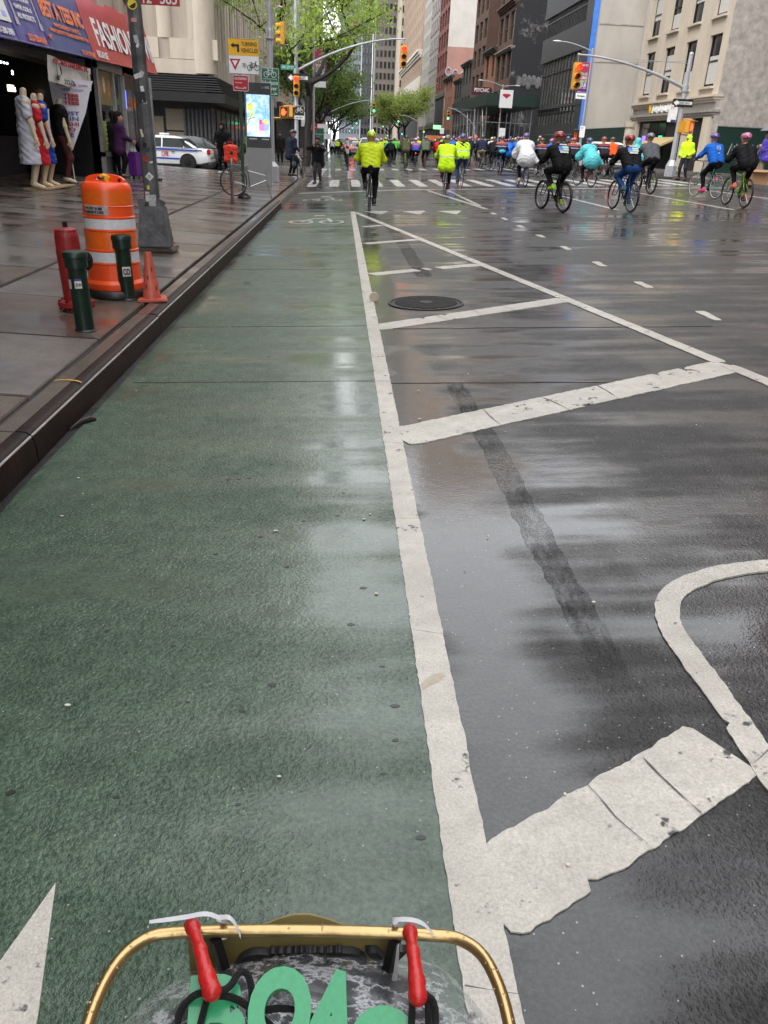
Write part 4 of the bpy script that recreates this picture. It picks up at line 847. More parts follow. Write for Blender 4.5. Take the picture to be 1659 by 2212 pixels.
# lamp posts with banners
def cobra(label, x, y, zb, h, arms, banner=None, name='street_lamp'):
    t = thing(name, label, 'street lamp', (x, y, zb)); obj('base', MB().lathe([(.22, 0), (.2, .5), (.1, .65)], 8), silver, t, smooth=False); obj('shaft', MB().lathe([(.095, .5), (.07, h)], 12), silver, t)
    for dx, dz in arms:
        P = [(dx*f, 0, h-.2+dz*math.sin(f*1.57)) for f in (0, .2, .4, .6, .8, 1)]; obj('arm', MB().tube(P, .035, 7), silver, t)
        obj('lamp_head', MB().ball((dx*1.1, 0, h-.2+dz), (.32, .14, .07), 10, 6), mat('lamp_white', (.6, .6, .6), .3), t)
    return t
def banner_on(t, cx, cz, w, h, top, bot, words):
    b_ = obj('banner', MB().box((cx, -.04, cz+h*.22), (w, .02, h*.56)), top, t, smooth=False); obj('banner_lower', MB().box((cx, -.04, cz-h*.20), (w, .021, h*.28)), bot, b_, smooth=False); obj('banner_foot', MB().box((cx, -.04, cz-h*.42), (w, .022, h*.16)), sign_w, b_, smooth=False)
    for s, m, z, hh in words: stxt(s, m, b_, (cx, -.052, cz+h*z), w*.8, h*hh, bold=.03, off=.008)
    for z in (-.5, .5): obj('banner_rod', MB().tube([(0, 0, cz+h*z), (cx+w/2*(1 if cx > 0 else -1), 0, cz+h*z)], .012, 5), galv, t)
crim = mat('banner_crimson', (.36, .03, .10), .5); viol = mat('banner_violet', (.09, .02, .18), .5); grn = mat('print_mint', (.3, .6, .42), .5)
t = cobra('street lamp with crimson and violet bicycle tour banner at the right', 17.3, 62, .76, 7.3, ((-2.3, .5),)); banner_on(t, -.42, 5.3, .72, 2.25, crim, viol, (('NYC', white_p, .42, .05), ('FIVE', grn, .18, .08), ('BORO', white_p, .08, .08), ('BIKE', grn, -.02, .08), ('TOUR', white_p, -.12, .1), ('MAY 5, 2024', white_p, -.2, .04), ('bike.nyc', white_p, -.31, .03), ('TD Bank', sign_g, -.42, .05)))
p = plate(t, 'parking_sign', (.0, -.12, 2.1), .38, .75, sign_w); stxt('NO', sign_r, p, (-.05, -.127, 2.35), .16, .1)
t = cobra('double-armed street lamp standing before the green scaffold', 18.2, 100, .76, 7.3, ((-2.3, .5), (1.5, .15)))
t = cobra('street lamp with violet banner among the left trees', -1.9, 62, .08, 10.5, ((1.8, .5),)); banner_on(t, .45, 5.9, .8, 2.3, crim, viol, (('FIVE', grn, .18, .08), ('BORO', white_p, .08, .08), ('BIKE', grn, -.02, .08), ('TOUR', white_p, -.12, .1)))
t = cobra('far street lamp with a small crimson banner on the left', -1.9, 92, .08, 9.0, ((1.8, .5),)); banner_on(t, .5, 4.6, .75, 2.6, crim, viol, ())
for i, (x, y, zb, h, kind, l) in enumerate(((-2.2, 56, .08, 3.0, 'w', 'white parking sign on a thin post beside the tree'), (-2.1, 66, .08, 2.6, 'r', 'red arrow sign on a thin post down the left kerb'), (-2.0, 84, .08, 2.9, 'w2', 'pair of white signs on a post far down the left kerb'), (-2.1, 74, .08, 2.3, 'g', 'green route sign on a post far down the left kerb'), (16.0, 86, .76, 2.6, 'w', 'white parking sign on a thin post before the scaffold'), (15.6, 134, .76, 3.2, 'w', 'white sign on a post far along the right kerb'), (15.8, 112, .76, 2.2, 'w', 'white parking sign beside the second signal mast'))):
    t = thing('sign_post', l, 'sign', (x, y, zb)); obj('post', MB().tube([(0, 0, 0), (0, 0, h)], .035, 6), galv, t)
    if kind == 'w': plate(t, 'sign_plate', (0, -.05, h-.4), .6, .8, sign_w)
    if kind == 'r': p = plate(t, 'sign_plate', (0, -.05, h-.3), .7, .55, sign_r); stxt('->', white_p, p, (0, -.06, h-.3), .5, .25, bold=.03)
    if kind == 'w2': plate(t, 'sign_plate', (.3, -.05, h-.4), 1.0, .7, sign_w); plate(t, 'sign_plate', (.6, -.05, h-1.1), 1.0, .5, sign_w)
    if kind == 'g': p = plate(t, 'sign_plate', (.3, -.05, h-.5), .8, 1.1, sign_g); stxt('Hudson', white_p, p, (.3, -.06, h-.4), .6, .15)
t = thing('fire_hydrant', 'small red hydrant far down the left pavement beyond the crossing', 'hydrant', (-2.1, 52.6, .08)); obj('barrel', MB().lathe([(.2, 0), (.2, .06), (.13, .08), (.13, .6), (.1, .7), (.02, .76)], 14), hyd_red, t); obj('nozzle', MB().lathe([(.07, .1), (.07, .2)], 10, (0, 0, .45), M=Matrix.Rotation(R(90), 3, 'Y')), hyd_red, t)
for i, (x, y, l) in enumerate(((.52, 60, 'black and white flexible lane post nearest the crossing'), (.52, 72, 'black and white flexible lane post farther along the lane'))):
    t = thing('lane_post', l, 'post', (x, y, zroad(x))); obj('foot', MB().box((0, 0, .03), (.5, .3, .06)), rubber, t, bevel=.02); obj('tube', MB().lathe([(.09, .05), (.08, .9), (.07, 1.7)], 12), black_m, t); obj('band', MB().lathe([(.095, .75), (.09, 1.05)], 12, caps=False), white_m, t); obj('band', MB().lathe([(.087, 1.2), (.083, 1.6)], 12, caps=False), white_m, t)
# ================================================================== figures: smooth signed-distance bodies
def sdf_mesh(prims, res=.014, k=.03, clips=(), wob=0., name='body', seed=0):
    """prims: (a, b, ra, rb) round cones blended into one continuous skin; meshed with surface nets"""
    A = np.array([p[0] for p in prims], float); B = np.array([p[1] for p in prims], float); r0 = np.array([p[2] for p in prims]); r1 = np.array([p[3] for p in prims])
    rm = np.maximum(r0, r1)[:, None]
    lo = np.minimum(A-rm, B-rm).min(0)-3*res-wob; hi = np.maximum(A+rm, B+rm).max(0)+3*res+wob
    n = np.ceil((hi-lo)/res).astype(int)+1
    ax = [lo[i]+res*np.arange(n[i]) for i in range(3)]
    D = np.full(n, .5, np.float32)
    for a, b, ra, rb in zip(A, B, r0, r1):
        m = max(ra, rb)+max(k, 2*res)+.02
        i0 = np.maximum(((np.minimum(a, b)-m-lo)/res).astype(int), 0); i1 = np.minimum(((np.maximum(a, b)+m-lo)/res).astype(int)+2, n)
        X, Y, Z = np.meshgrid(*[ax[i][i0[i]:i1[i]] for i in range(3)], indexing='ij', sparse=True)
        ab = b-a; L2 = max(float(ab@ab), 1e-9)
        t = np.clip(((X-a[0])*ab[0]+(Y-a[1])*ab[1]+(Z-a[2])*ab[2])/L2, 0, 1)
        d = np.sqrt((X-a[0]-t*ab[0])**2+(Y-a[1]-t*ab[1])**2+(Z-a[2]-t*ab[2])**2)-(ra+(rb-ra)*t)
        sl = tuple(slice(i0[i], i1[i]) for i in range(3)); o = D[sl]
        kk = min(k, 1.2*min(ra, rb)); h = np.maximum(kk-np.abs(d-o), 0)/kk
        D[sl] = np.minimum(d, o)-h*h*kk*.25
    X, Y, Z = np.meshgrid(*ax, indexing='ij', sparse=True)
    if wob:
        s = seed*1.7
        D = D+wob*(np.sin(X*31+s+2*np.sin(Z*9+s))*np.sin(Z*37+Y*18+s)*.6+np.sin(Z*61+X*22+Y*40)*.4)
    for (px, py, pz), (nx, ny, nz_) in clips: D = np.maximum(D, (X-px)*nx+(Y-py)*ny+(Z-pz)*nz_)
    s = D < 0
    nb = [m-1 for m in n]
    acc = np.zeros(nb+[3], np.float32); cnt = np.zeros(nb, np.float32)
    corners = [(i, j, l) for i in (0, 1) for j in (0, 1) for l in (0, 1)]
    def sub(arr, c): return arr[c[0]:c[0]+nb[0], c[1]:c[1]+nb[1], c[2]:c[2]+nb[2]]
    for c in corners:
        for axs in range(3):
            if c[axs]: continue
            d_ = list(c); d_[axs] = 1
            a, b = sub(D, c), sub(D, d_); cr = (a < 0) != (b < 0)
            t = np.where(cr, a/np.where(cr, a-b, 1), 0)
            for q in range(3): acc[..., q] += np.where(cr, (c[q] if q != axs else t), 0)
            cnt += cr
    act = cnt > 0; idx = -np.ones(nb, int); ii = np.argwhere(act); idx[act] = np.arange(len(ii))
    V = lo+res*(ii+acc[act]/cnt[act][:, None])
    F = []
    for axs in range(3):
        u, v = (axs+1) % 3, (axs+2) % 3
        lo_ = [1, 1, 1]; lo_[axs] = 0
        sl = tuple(slice(lo_[q], nb[q]) for q in range(3)); sh = tuple(slice(lo_[q]+(q == axs), nb[q]+(q == axs)) for q in range(3))
        a, b = s[sl], s[sh]; e = np.argwhere(a != b)+np.array(lo_)
        if not len(e): continue
        ins = s[tuple(e.T)]
        du = np.zeros(3, int); du[u] = 1; dv = np.zeros(3, int); dv[v] = 1
        q = np.stack([idx[tuple((e-du-dv).T)], idx[tuple((e-dv).T)], idx[tuple(e.T)], idx[tuple((e-du).T)]], 1)
        q[~ins] = q[~ins][:, ::-1]; F.append(q)
    F = np.concatenate(F); me = bpy.data.meshes.new(name); me.from_pydata(V.tolist(), [], F.tolist()); me.update(); me.shade_smooth(); return me
def ik(a, b, l1, l2, hint):
    a, b, hint = Vector(a), Vector(b), Vector(hint); d = b-a; D = min(d.length, (l1+l2)*.999); u = d.normalized()
    x = (l1*l1-l2*l2+D*D)/(2*D); h = math.sqrt(max(l1*l1-x*x, 0)); p = hint-u*hint.dot(u); p.normalize()
    return a+u*x+p*h
def rider_J(phase=185, lean=36, turn=0, reach=.40, grip=1.02, out=.24):
    J = {}; bb = Vector((0, -.06, .28)); pel = Vector((0, -.27, .97)); th = R(lean)
    tor = Vector((0, math.sin(th), math.cos(th))); nk = pel+tor*.50
    J['pel'], J['nk'] = pel, nk; J['head'] = nk+Vector((.04*turn, .075, .185)); J['look'] = Vector((.5*turn, 1, -.05)).normalized()
    for s, n in ((-1, 'L'), (1, 'R')):
        ph = R(phase+(180 if s < 0 else 0)); pedal = bb+Vector((s*.115, .17*math.sin(ph), .17*math.cos(ph)))
        J['hip'+n] = pel+Vector((s*.088, .02, -.03)); J['an'+n] = pedal+Vector((0, -.06, .10)); J['toe'+n] = pedal+Vector((0, .09, .045))
        J['kn'+n] = ik(J['hip'+n], J['an'+n], .43, .43, (s*.15, 1, .3))
        J['sh'+n] = nk+Vector((s*.185, -.01, -.055)); J['ha'+n] = Vector((s*out, reach, grip+.03))
        J['el'+n] = ik(J['sh'+n], J['ha'+n], .29, .27, (s*.9, -.3, -.8)); J['fing'+n] = Vector((0, .75, -.65)).normalized()
    return J
def stand_J(spread=.10, hands=None, head=(0, .03, .20), turn=0, step=.0, lean=0):
    J = {}; pel = Vector((0, 0, .93)); nk = Vector((0, lean, 1.43)); J['pel'], J['nk'] = pel, nk
    J['head'] = nk+Vector(head); J['look'] = Vector((math.sin(turn), math.cos(turn), 0))
    for s, n in ((-1, 'L'), (1, 'R')):
        J['hip'+n] = pel+Vector((s*.09, 0, -.02)); J['an'+n] = Vector((s*spread, s*step, .085)); J['kn'+n] = ik(J['hip'+n], J['an'+n], .43, .42, (0, 1, 0)); J['toe'+n] = J['an'+n]+Vector((s*.03, .15, -.05))
        J['sh'+n] = nk+Vector((s*.185, 0, -.05)); h = (hands or {}).get(n, (s*.25, .05, .82)); J['ha'+n] = Vector(h)
        J['el'+n] = ik(J['sh'+n], J['ha'+n], .29, .26, (s*.6, -.8, -.3)); J['fing'+n] = (J['ha'+n]-J['el'+n]).normalized()
    return J
def figure_prims(J, fat=1.):
    body, jac, tro = [], [], []; pel, nk, hd = J['pel'], J['nk'], J['head']
    up = (nk-pel).normalized(); side = Vector((1, 0, 0)); fr = side.cross(up)*-1; lk = J['look']; ls = lk.cross(Vector((0, 0, 1))).normalized()
    for s in (-1, 1):
        body += [(pel+side*s*.06, pel+side*s*.075+up*.36, .105, .115)]
        jac += [(pel+side*s*.075*fat+up*.03, pel+side*s*.085*fat+up*.38, .128*fat, .142*fat)]
    body += [(pel+side*-.09, pel+side*.09, .115, .115), (J['shL'], J['shR'], .075, .075), (nk-up*.06, hd-Vector((0, 0, .07)), .062, .055),
             (hd+Vector((0, 0, .045))-lk*.025, hd-Vector((0, 0, .02))+lk*.01, .093, .083), (hd-Vector((0, 0, .03))+lk*.03, hd-Vector((0, 0, .085))+lk*.055, .06, .036),
             (hd+lk*.088+Vector((0, 0, .01)), hd+lk*.108-Vector((0, 0, .022)), .012, .017), (hd+lk*.09-Vector((0, 0, .065)), hd+lk*.094-Vector((0, 0, .065)), .02, .02)]
    for s in (-1, 1): body += [(hd+ls*s*.088+Vector((0, 0, .015)), hd+ls*s*.09-Vector((0, 0, .025)), .016, .014)]
    jac += [(J['shL']*1.0, J['shR']*1.0, .098*fat, .098*fat), (nk-up*.05, nk+up*.03, .10, .085)]
    tro += [(pel+side*-.085, pel+side*.085, .132, .132)]
    for n, s in (('L', -1), ('R', 1)):
        sh, el, ha, hp, kn, an, to = (J[q+n] for q in ('sh', 'el', 'ha', 'hip', 'kn', 'an', 'toe'))
        body += [(sh, el, .055, .043), (el, ha, .043, .029), (hp, kn, .088, .058), (kn, an, .06, .037), (an, to, .042, .032)]
        w = (ha-el).normalized(); jac += [(sh, el, .078*fat, .062*fat), (el, ha-w*.03, .062*fat, .045)]
        tro += [(hp, kn, .108, .074), (kn, an+(kn-an).normalized()*.05, .072, .05)]
        f = J['fing'+n]; across = f.cross(w); across = across.normalized() if across.length > .1 else Vector((1, 0, 0)).cross(f).normalized()
        pm = ha+w*.045; body += [(ha, pm, .03, .03)]
        for q in range(4):
            root = pm+across*(q-1.5)*.021+w*.015; ln = (.062, .07, .066, .05)[q]; mid = root+(w*.5+f*.5)*ln*.6
            body += [(root, mid, .0105, .0095), (mid, mid+(f*.9-w*.1+Vector((0, -.3, -.2)))*ln*.5, .0095, .008)]
        tb = ha+w*.02+across*s*-.03; body += [(tb, tb+(w*.6+across*s*-.6)*.045, .013, .010), (tb+(w*.6+across*s*-.6)*.045, tb+(w*1.1+across*s*-.55)*.055, .010, .009)]
    return body, jac, tro
SHOE = {}
def shoe_mesh():
    if 'm' not in SHOE: SHOE['m'] = sdf_mesh([((0, -.05, .045), (0, .05, .042), .042, .046), ((0, .05, .04), (0, .16, .032), .046, .034), ((0, -.04, .07), (0, -.03, .10), .045, .045)], .012, .03, [((0, 0, 0), (0, 0, -1))], name='shoe')
    return SHOE['m']
FIG = {}
def figure_meshes(key, J, style):
    """style: jacket | coat | vest | poncho | dress"""
    k = (key, style)
    if k in FIG: return FIG[k]
    b, j, t = figure_prims(J, 1.13 if style in ('jacket', 'vest') else 1.18)
    if ('b', key) not in FIG: FIG[('b', key)] = sdf_mesh(b, .0125, .028, name='body'); FIG[('t', key)] = sdf_mesh(t, .016, .05, wob=.004, name='trousers')
    pel, nk = J['pel'], J['nk']; up = (nk-pel).normalized()
    if style == 'coat': j = j+[(pel+Vector((s*.08, -.02, .05)), pel+Vector((s*.12, -.05, -.16)), .145, .165) for s in (-1, 1)]
    if style == 'vest': j = j[:2]+[(J['shL']*.8+nk*.2, J['shR']*.8+nk*.2, .115, .115)]
    if style == 'hood': j = j+[(J['head']-J['look']*.045+Vector((0, 0, .05)), J['head']-J['look']*.03+Vector((0, 0, -.05)), .115, .11), (J['head']-J['look']*.04-Vector((0, 0, .05)), nk, .10, .11)]
    if style == 'poncho':
        j = [(nk+up*.02, nk-up*.1, .10, .14), (nk-up*.1, pel+Vector((0, -.09, -.02)), .20, .31), (J['shL'], J['shR'], .12, .12)]+[(J['sh'+n], (J['el'+n]+J['ha'+n])/2+Vector((0, -.08, -.03)), .12, .16) for n in 'LR']
        j += [(pel+Vector((.12, -.12, .1)), pel+Vector((.36, -.24, -.12)), .12, .07), (pel+Vector((-.1, -.1, .02)), pel+Vector((-.22, -.06, -.10)), .17, .12)]
    FIG[k] = sdf_mesh(j, .016, .12 if style == 'poncho' else .06, [((0, 0, pel.z-.17), (0, .35, -.93))] if style == 'poncho' else (), wob=.011 if style == 'poncho' else .008, name='jacket', seed=len(FIG))
    return FIG[k]
skin_m = [mat('skin_fair', (.42, .22, .15), .5, var=.1), mat('skin_brown', (.16, .075, .045), .5, var=.1)]
HELM = {}
def helmet_mesh():
    if 'm' not in HELM:
        HELM['m'] = sdf_mesh([((0, -.06, .06), (0, .05, .065), .105, .098), ((0, -.10, .03), (0, -.06, .06), .07, .09)], .014, .03, [((0, 0, .015), (0, -.15, -.95))], name='helmet')
        HELM['v'] = MB().tube([(0, .12, .115), (0, .06, .155), (0, -.04, .165), (0, -.12, .125), (0, -.155, .07)], .010, 6).mesh('vent', True)
    return HELM['m'], HELM['v']
def hair_mesh(long_=False):
    k = 'h%d' % long_
    if k not in HELM:
        p = [((0, -.03, .06), (0, .02, .065), .105, .10), ((0, -.05, .0), (0, -.04, .06), .085, .10)]
        if long_: p += [((s*.05, -.07, .02), (s*.06, -.08, -.16), .07, .05) for s in (-1, 1)]
        HELM[k] = sdf_mesh(p, .014, .03, [((0, .03, .03), (0, .75, -.65))] if not long_ else [((0, .035, .02), (0, .8, -.6))], wob=.003, name='hair')
    return HELM[k]
def add_figure(key, J, style, label, loc, rz, jm, tm, headgear=('helmet', None), skin=0, shoes=None, scale=1., group=None, lod=False):
    t = thing('person', label, 'person', loc, rz, group); t.scale = (scale,)*3
    jme = figure_meshes(key, J, style)
    body = link('body', FIG[('b', key)], skin_m[skin], t); link('jacket', jme, jm, t); link('trousers', FIG[('t', key)], tm, t)
    if lod: pass
    for n in 'LR':
        d = J['toe'+n]-J['an'+n]; o = link('shoe', shoe_mesh(), shoes or black_m, t, J['an'+n]+Vector((0, 0, -.075))); 
        o.rotation_euler = Vector((0, 1, 0)).rotation_difference(Vector((d.x, d.y, 0)).normalized()).to_euler(); o.rotation_euler.x += math.asin(max(-.6, min(.6, (d.z+.052)/.16)))
    kind, hm = headgear; a = math.atan2(-J['look'].x, J['look'].y)
    if kind == 'helmet':
        me, ve = helmet_mesh(); h = link('helmet', me, hm, t, J['head'], a)
        for x in (-.06, -.02, .02, .06): link('vent', ve, black_m, h, (x, 0, -.006-abs(x)*.22))
    elif kind in ('hair', 'longhair', 'cap'): link('hair' if kind != 'cap' else 'cap', hair_mesh(kind == 'longhair'), hm, t, J['head'], a)
    elif kind == 'hood': pass
    if kind == 'hair': pass
    return t
# ------------------------------------------------------------------ bicycle
steel = mat('bike_steel', (.35, .35, .36), .25, .9, var=.05); tyre_m = mat('tyre', (.010, .010, .010), .5, var=.3); saddle_m = mat('saddle_black', (.012, .012, .012), .45)
def circ3(r, n, y=0, z=0): return [(0, y+r*math.cos(2*math.pi*k/n), z+r*math.sin(2*math.pi*k/n)) for k in range(n)]
WH = {}
def wheel_parts(fat):
    if fat not in WH:
        r = .34; w = .014+.008*fat
        ty = MB().tube(circ3(r-w, 30), w, 7, closed=True).mesh('tyre', True); ri = MB().tube(circ3(r-2*w-.006, 30), .009, 5, closed=True).mesh('rim', True)
        sp = MB()
        for k in range(14):
            a = 2*math.pi*k/14; sp.tube([(.02*(-1)**k, .02*math.cos(a+.6), .02*math.sin(a+.6)), (0, (r-.04)*math.cos(a), (r-.04)*math.sin(a))], .0022, 3)
        sp.tube([(-.05, 0, 0), (.05, 0, 0)], .018, 8); WH[fat] = (ty, ri, sp.mesh('spokes', False))
    return WH[fat]
BK = {}
def bicycle(label, loc, rz, fm, fat=1, phase=185, group=None, lamp=None, rimm=None, scale=1.):
    t = thing('bicycle', label, 'bicycle', loc, rz, group); t.scale = (scale,)*3
    for y in (-.50, .54):
        ty, ri, sp = wheel_parts(fat); w = link('wheel', ty, tyre_m, t, (0, y, .34)); link('rim', ri, rimm or steel, w); link('spokes', sp, steel, w)
    if 'f' not in BK:
        bb, st, hdT, hdB, ra, fa = Vector((0, -.06, .28)), Vector((0, -.20, .72)), Vector((0, .34, .82)), Vector((0, .375, .68)), Vector((0, -.50, .34)), Vector((0, .54, .34))
        m = MB(); m.tube([bb, st, st+Vector((0, -.03, .08))], .017, 7); m.tube([hdT, hdB], .021, 7); m.tube([st+Vector((0, .015, -.03)), hdT+Vector((0, 0, -.03))], .016, 7); m.tube([bb, hdB], .019, 7)
        for s in (-1, 1): m.tube([bb+Vector((s*.03, 0, 0)), ra+Vector((s*.06, 0, 0))], .010, 6); m.tube([st+Vector((s*.012, 0, -.02)), ra+Vector((s*.06, 0, 0))], .008, 6)
        BK['f'] = m.mesh('frame', True)
        m = MB()
        for s in (-1, 1): m.tube([hdB+Vector((s*.04, .01, -.02)), Vector((s*.055, .46, .48)), fa+Vector((s*.055, 0, 0))], .011, 6)
        m.tube([hdB+Vector((-.045, .01, -.02)), hdB+Vector((.045, .01, -.02))], .016, 6); BK['k'] = m.mesh('fork', True)
        m = MB(); m.tube([hdT, hdT+Vector((0, -.02, .1)), Vector((0, .38, 1.0))], .014, 6); m.tube([(-.29, .36, 1.02), (-.12, .40, 1.0), (.12, .40, 1.0), (.29, .36, 1.02)], .012, 7); BK['h'] = m.mesh('handlebar', True)
        BK['g'] = [MB().tube([(s*.19, .385, 1.01), (s*.31, .353, 1.022)], .017, 7).mesh('grip', True) for s in (-1, 1)]
        BK['s'] = sdf_mesh([((0, -.33, .905), (0, -.14, .90), .055, .022), ((-.045, -.33, .905), (.045, -.33, .905), .045, .045)], .012, .03, [((0, 0, .93), (0, 0, 1))], name='saddle')
        BK['p'] = MB().tube([(0, -.215, .76), (0, -.25, .89)], .013, 6).mesh('seat_post', True)
        m = MB(); m.lathe([(.085, -.004), (.085, .004)], 20, (.055, -.06, .28), M=Matrix.Rotation(R(90), 3, 'Y')); BK['c'] = m.mesh('chainring', False)
        m = MB(); m.tube([(.055, -.06, .365), (.055, -.50, .375)], .004, 4); m.tube([(.055, -.06, .195), (.055, -.50, .305)], .004, 4); BK['ch'] = m.mesh('chain', False)
    link('frame', BK['f'], fm, t); link('fork', BK['k'], fm, t); link('handlebar', BK['h'], black_m, t)
    for g_ in BK['g']: link('grip', g_, rubber, t)
    link('saddle', BK['s'], saddle_m, t); link('seat_post', BK['p'], steel, t); link('chainring', BK['c'], iron, t); link('chain', BK['ch'], iron, t)
    key = ('cr', phase)
    if key not in BK:
        L_ = []
        for s in (-1, 1):
            ph = R(phase+(180 if s < 0 else 0)); p = Vector((s*.075, -.06+.17*math.sin(ph), .28+.17*math.cos(ph)))
            L_.append((MB().tube([(s*.07, -.06, .28), p], .010, 5).mesh('crank', True), MB().box(p+Vector((s*.045, 0, 0)), (.085, .09, .022)).mesh('pedal')))
        BK[key] = L_
    for a, b_ in BK[key]: c = link('crank', a, iron, t); link('pedal', b_, black_m, c)
    if lamp: obj('rear_lamp', MB().ball((0, -.30, .80), .028, 8, 6), lamp, t)
    return t
POSES = {'a': rider_J(185, 34), 'b': rider_J(5, 34), 'c': rider_J(150, 42, 0, .44, 1.0), 'd': rider_J(330, 30, .2), 'e': rider_J(185, 24, 0, .30, 1.06, .26), 'f': rider_J(225, 40, -.3)}
PHASE = dict(a=185, b=5, c=150, d=330, e=185, f=225)
C = lambda n, c, **k: mat('cloth_'+n, c, k.pop('rough', .75), var=k.pop('var', .2), vs=5, bump=.35, bs=9, spec=.2, **k)
neon = C('neon', (.55, .68, .015), coat=.1); lime = C('lime', (.50, .85, .02)); blackc = C('jet', (.005, .005, .006)); greyc = C('grey', (.085, .09, .10)); navyc = C('navyblue', (.012, .016, .035))
bluec = C('royal', (.012, .12, .52)); turq = C('turquoise', (.10, .52, .56), rough=.35); orangec = C('orange', (.75, .10, .02)); olive = C('olive', (.075, .075, .035)); puff = C('sage', (.10, .125, .075))
purp = C('violet', (.07, .05, .35), rough=.35); greenc = C('green', (.10, .62, .08)); whitec = C('white', (.62, .62, .63)); redc = C('red', (.5, .02, .02)); denim = C('denim', (.03, .05, .12)); bluep = C('trouser_blue', (.015, .06, .20)); khaki = C('khaki', (.26, .22, .14)); brownc = C('brown', (.06, .04, .03)); purplec = C('aubergine', (.05, .015, .06))
ponch = mat('clear_poncho', (.74, .75, .77), .22, var=.08, vs=4, bump=.3, bs=6, coat=.5, alpha=.86)
def banded(name, bands, axis=2, base=None):
    """flat colour bands woven or printed on a garment, by height in the garment"""
    m = mat('cloth_'+name, (1, 1, 1), .7, bump=.35, bs=9, spec=.2); n, b = nodes(m); v = n.nodes.new('ShaderNodeTexCoord').outputs['Object']
    s = n.nodes.new('ShaderNodeSeparateXYZ'); n.links.new(v, s.inputs[0]); r = n.nodes.new('ShaderNodeValToRGB'); r.color_ramp.interpolation = 'CONSTANT'
    e = r.color_ramp.elements
    for i, (p, c) in enumerate(bands):
        x = e[0] if i == 0 else (e[1] if i == 1 else e.new(p)); x.position = p; x.color = tuple(c)+(1,)
    n.links.new(mth(n, 'DIVIDE', s.outputs[axis], 2.), r.inputs[0]); n.links.new(r.outputs[0], b.inputs['Base Color']); return m
tour = banded('tour_vest', [(0, (.012, .012, .02)), (.625, (.30, .29, .31)), (.638, (.015, .012, .05)), (.678, (.45, .08, .02)), (.692, (.06, .02, .10)), (.712, (.45, .14, .03))])
vest = banded('hivis_vest', [(0, (.50, .85, .02)), (.585, (.40, .45, .38)), (.605, (.50, .85, .02))])
hivis = banded('hivis_coat', [(0, (.58, .90, .015)), (.545, (.36, .40, .36)), (.565, (.58, .90, .015))])
guardm = banded('guard_coat', [(0, (.58, .90, .015)), (.50, (.46, .62, .08)), (.515, (.58, .90, .015)), (.555, (.46, .62, .08)), (.565, (.58, .90, .015))])
pinkb = banded('pink_blue', [(0, (.02, .12, .55)), (.60, (.55, .03, .25)), (.66, (.10, .30, .7)), (.70, (.45, .04, .3))])
neonb = banded('neon_black', [(0, (.50, .72, .02)), (.58, (.02, .02, .02)), (.65, (.50, .72, .02))])
hm = {k: mat('helmet_'+k, c, .25, var=.1, coat=.6) for k, c in dict(neon=(.55, .75, .03), black=(.015, .015, .017), red=(.28, .015, .02), blue=(.03, .04, .25), white=(.6, .6, .6), violet=(.08, .04, .22), pink=(.45, .12, .25), grey=(.12, .12, .13)).items()}
bkm = {k: mat('frame_'+k, c, .3, .3, var=.1, coat=.5) for k, c in dict(black=(.012, .012, .013), grey=(.20, .20, .21), green=(.25, .55, .03), mint=(.15, .45, .42), blue=(.03, .07, .3), red=(.35, .02, .02), white=(.55, .55, .55)).items()}
tail = glow('tail_lamp', (1, .03, .02), 4.)
def rider(x, y, head, key, style, jm, tm, helm, bike, lab, scale=1., fat=1, skin=0, gear='helmet', shoes=None, group=None, lamp=None, blab=None, rimm=None):
    h = R(head); ox, oy = x-math.sin(h)*.5*scale, y+math.cos(h)*.5*scale; loc = (ox, oy, zroad(ox)+.004)
    p = add_figure(key, POSES[key], style, lab, loc, h, jm, tm, (gear, hm[helm] if helm else blackc), skin, shoes, scale, group)
    b_ = bicycle(blab or ('bicycle under the '+lab), loc, h, bkm[bike], fat, PHASE[key], ('bicycles of the riders' if not group else 'bicycles of the distant pack'), lamp, rimm, scale)
    return p
def back_print(p, J, cols, w=.26, h=.24):
    pel, nk = J['pel'], J['nk']; up = (nk-pel).normalized(); back = Vector((1, 0, 0)).cross(up); 
    if back.y > 0: back = -back
    c0 = pel+up*.33+back*.165
    for i, (u0, u1, v0, v1, m) in enumerate(cols):
        mb = MB(); mb.prism([(u0*w, v0*h), (u1*w, v0*h), (u1*w, v1*h), (u0*w, v1*h)], c0, (1, 0, 0), up, .006); obj('back_print', mb, m, p, smooth=False)
mint = C('mint', (.42, .72, .62)); bluep2 = C('print_blue', (.12, .22, .68))
PR = [(-.5, -.12, .02, .42, bluep2), (-.1, .5, .22, .42, mint), (-.5, .5, -.06, .0, mint), (-.1, .5, .04, .18, whitec), (-.4, .4, -.28, -.12, whitec), (-.35, .4, .52, .66, whitec)]
# ------------------------------------------------------------------ the riders and people in the photograph
random.seed(21)
p = rider(.74, 20.33, 0, 'e', 'jacket', neon, blackc, 'neon', 'black', 'cyclist in neon yellow jacket and black tights riding alone ahead', 1.0, 0)
p = rider(3.38, 27.03, -3, 'a', 'coat', hivis, blackc, 'grey', 'black', 'cyclist in long lime hooded raincoat with grey band and grey helmet', .99, 0, shoes=C('maroon', (.12, .02, .03)))
p = rider(4.46, 31.01, 0, 'b', 'jacket', blackc, denim, 'violet', 'grey', 'cyclist in lime reflective vest over black sleeves and jeans', 1.03, 0)
o_ = link('vest', figure_meshes('b', POSES['b'], 'vest'), vest, p); o_.scale = (1.07, 1.07, 1.0); o_.location = (0, .012, 0)
p = rider(6.78, 30.89, 3, 'd', 'poncho', ponch, blackc, 'violet', 'blue', 'cyclist under a billowing white plastic poncho', 1.03, 1, shoes=C('sand', (.5, .45, .25)))
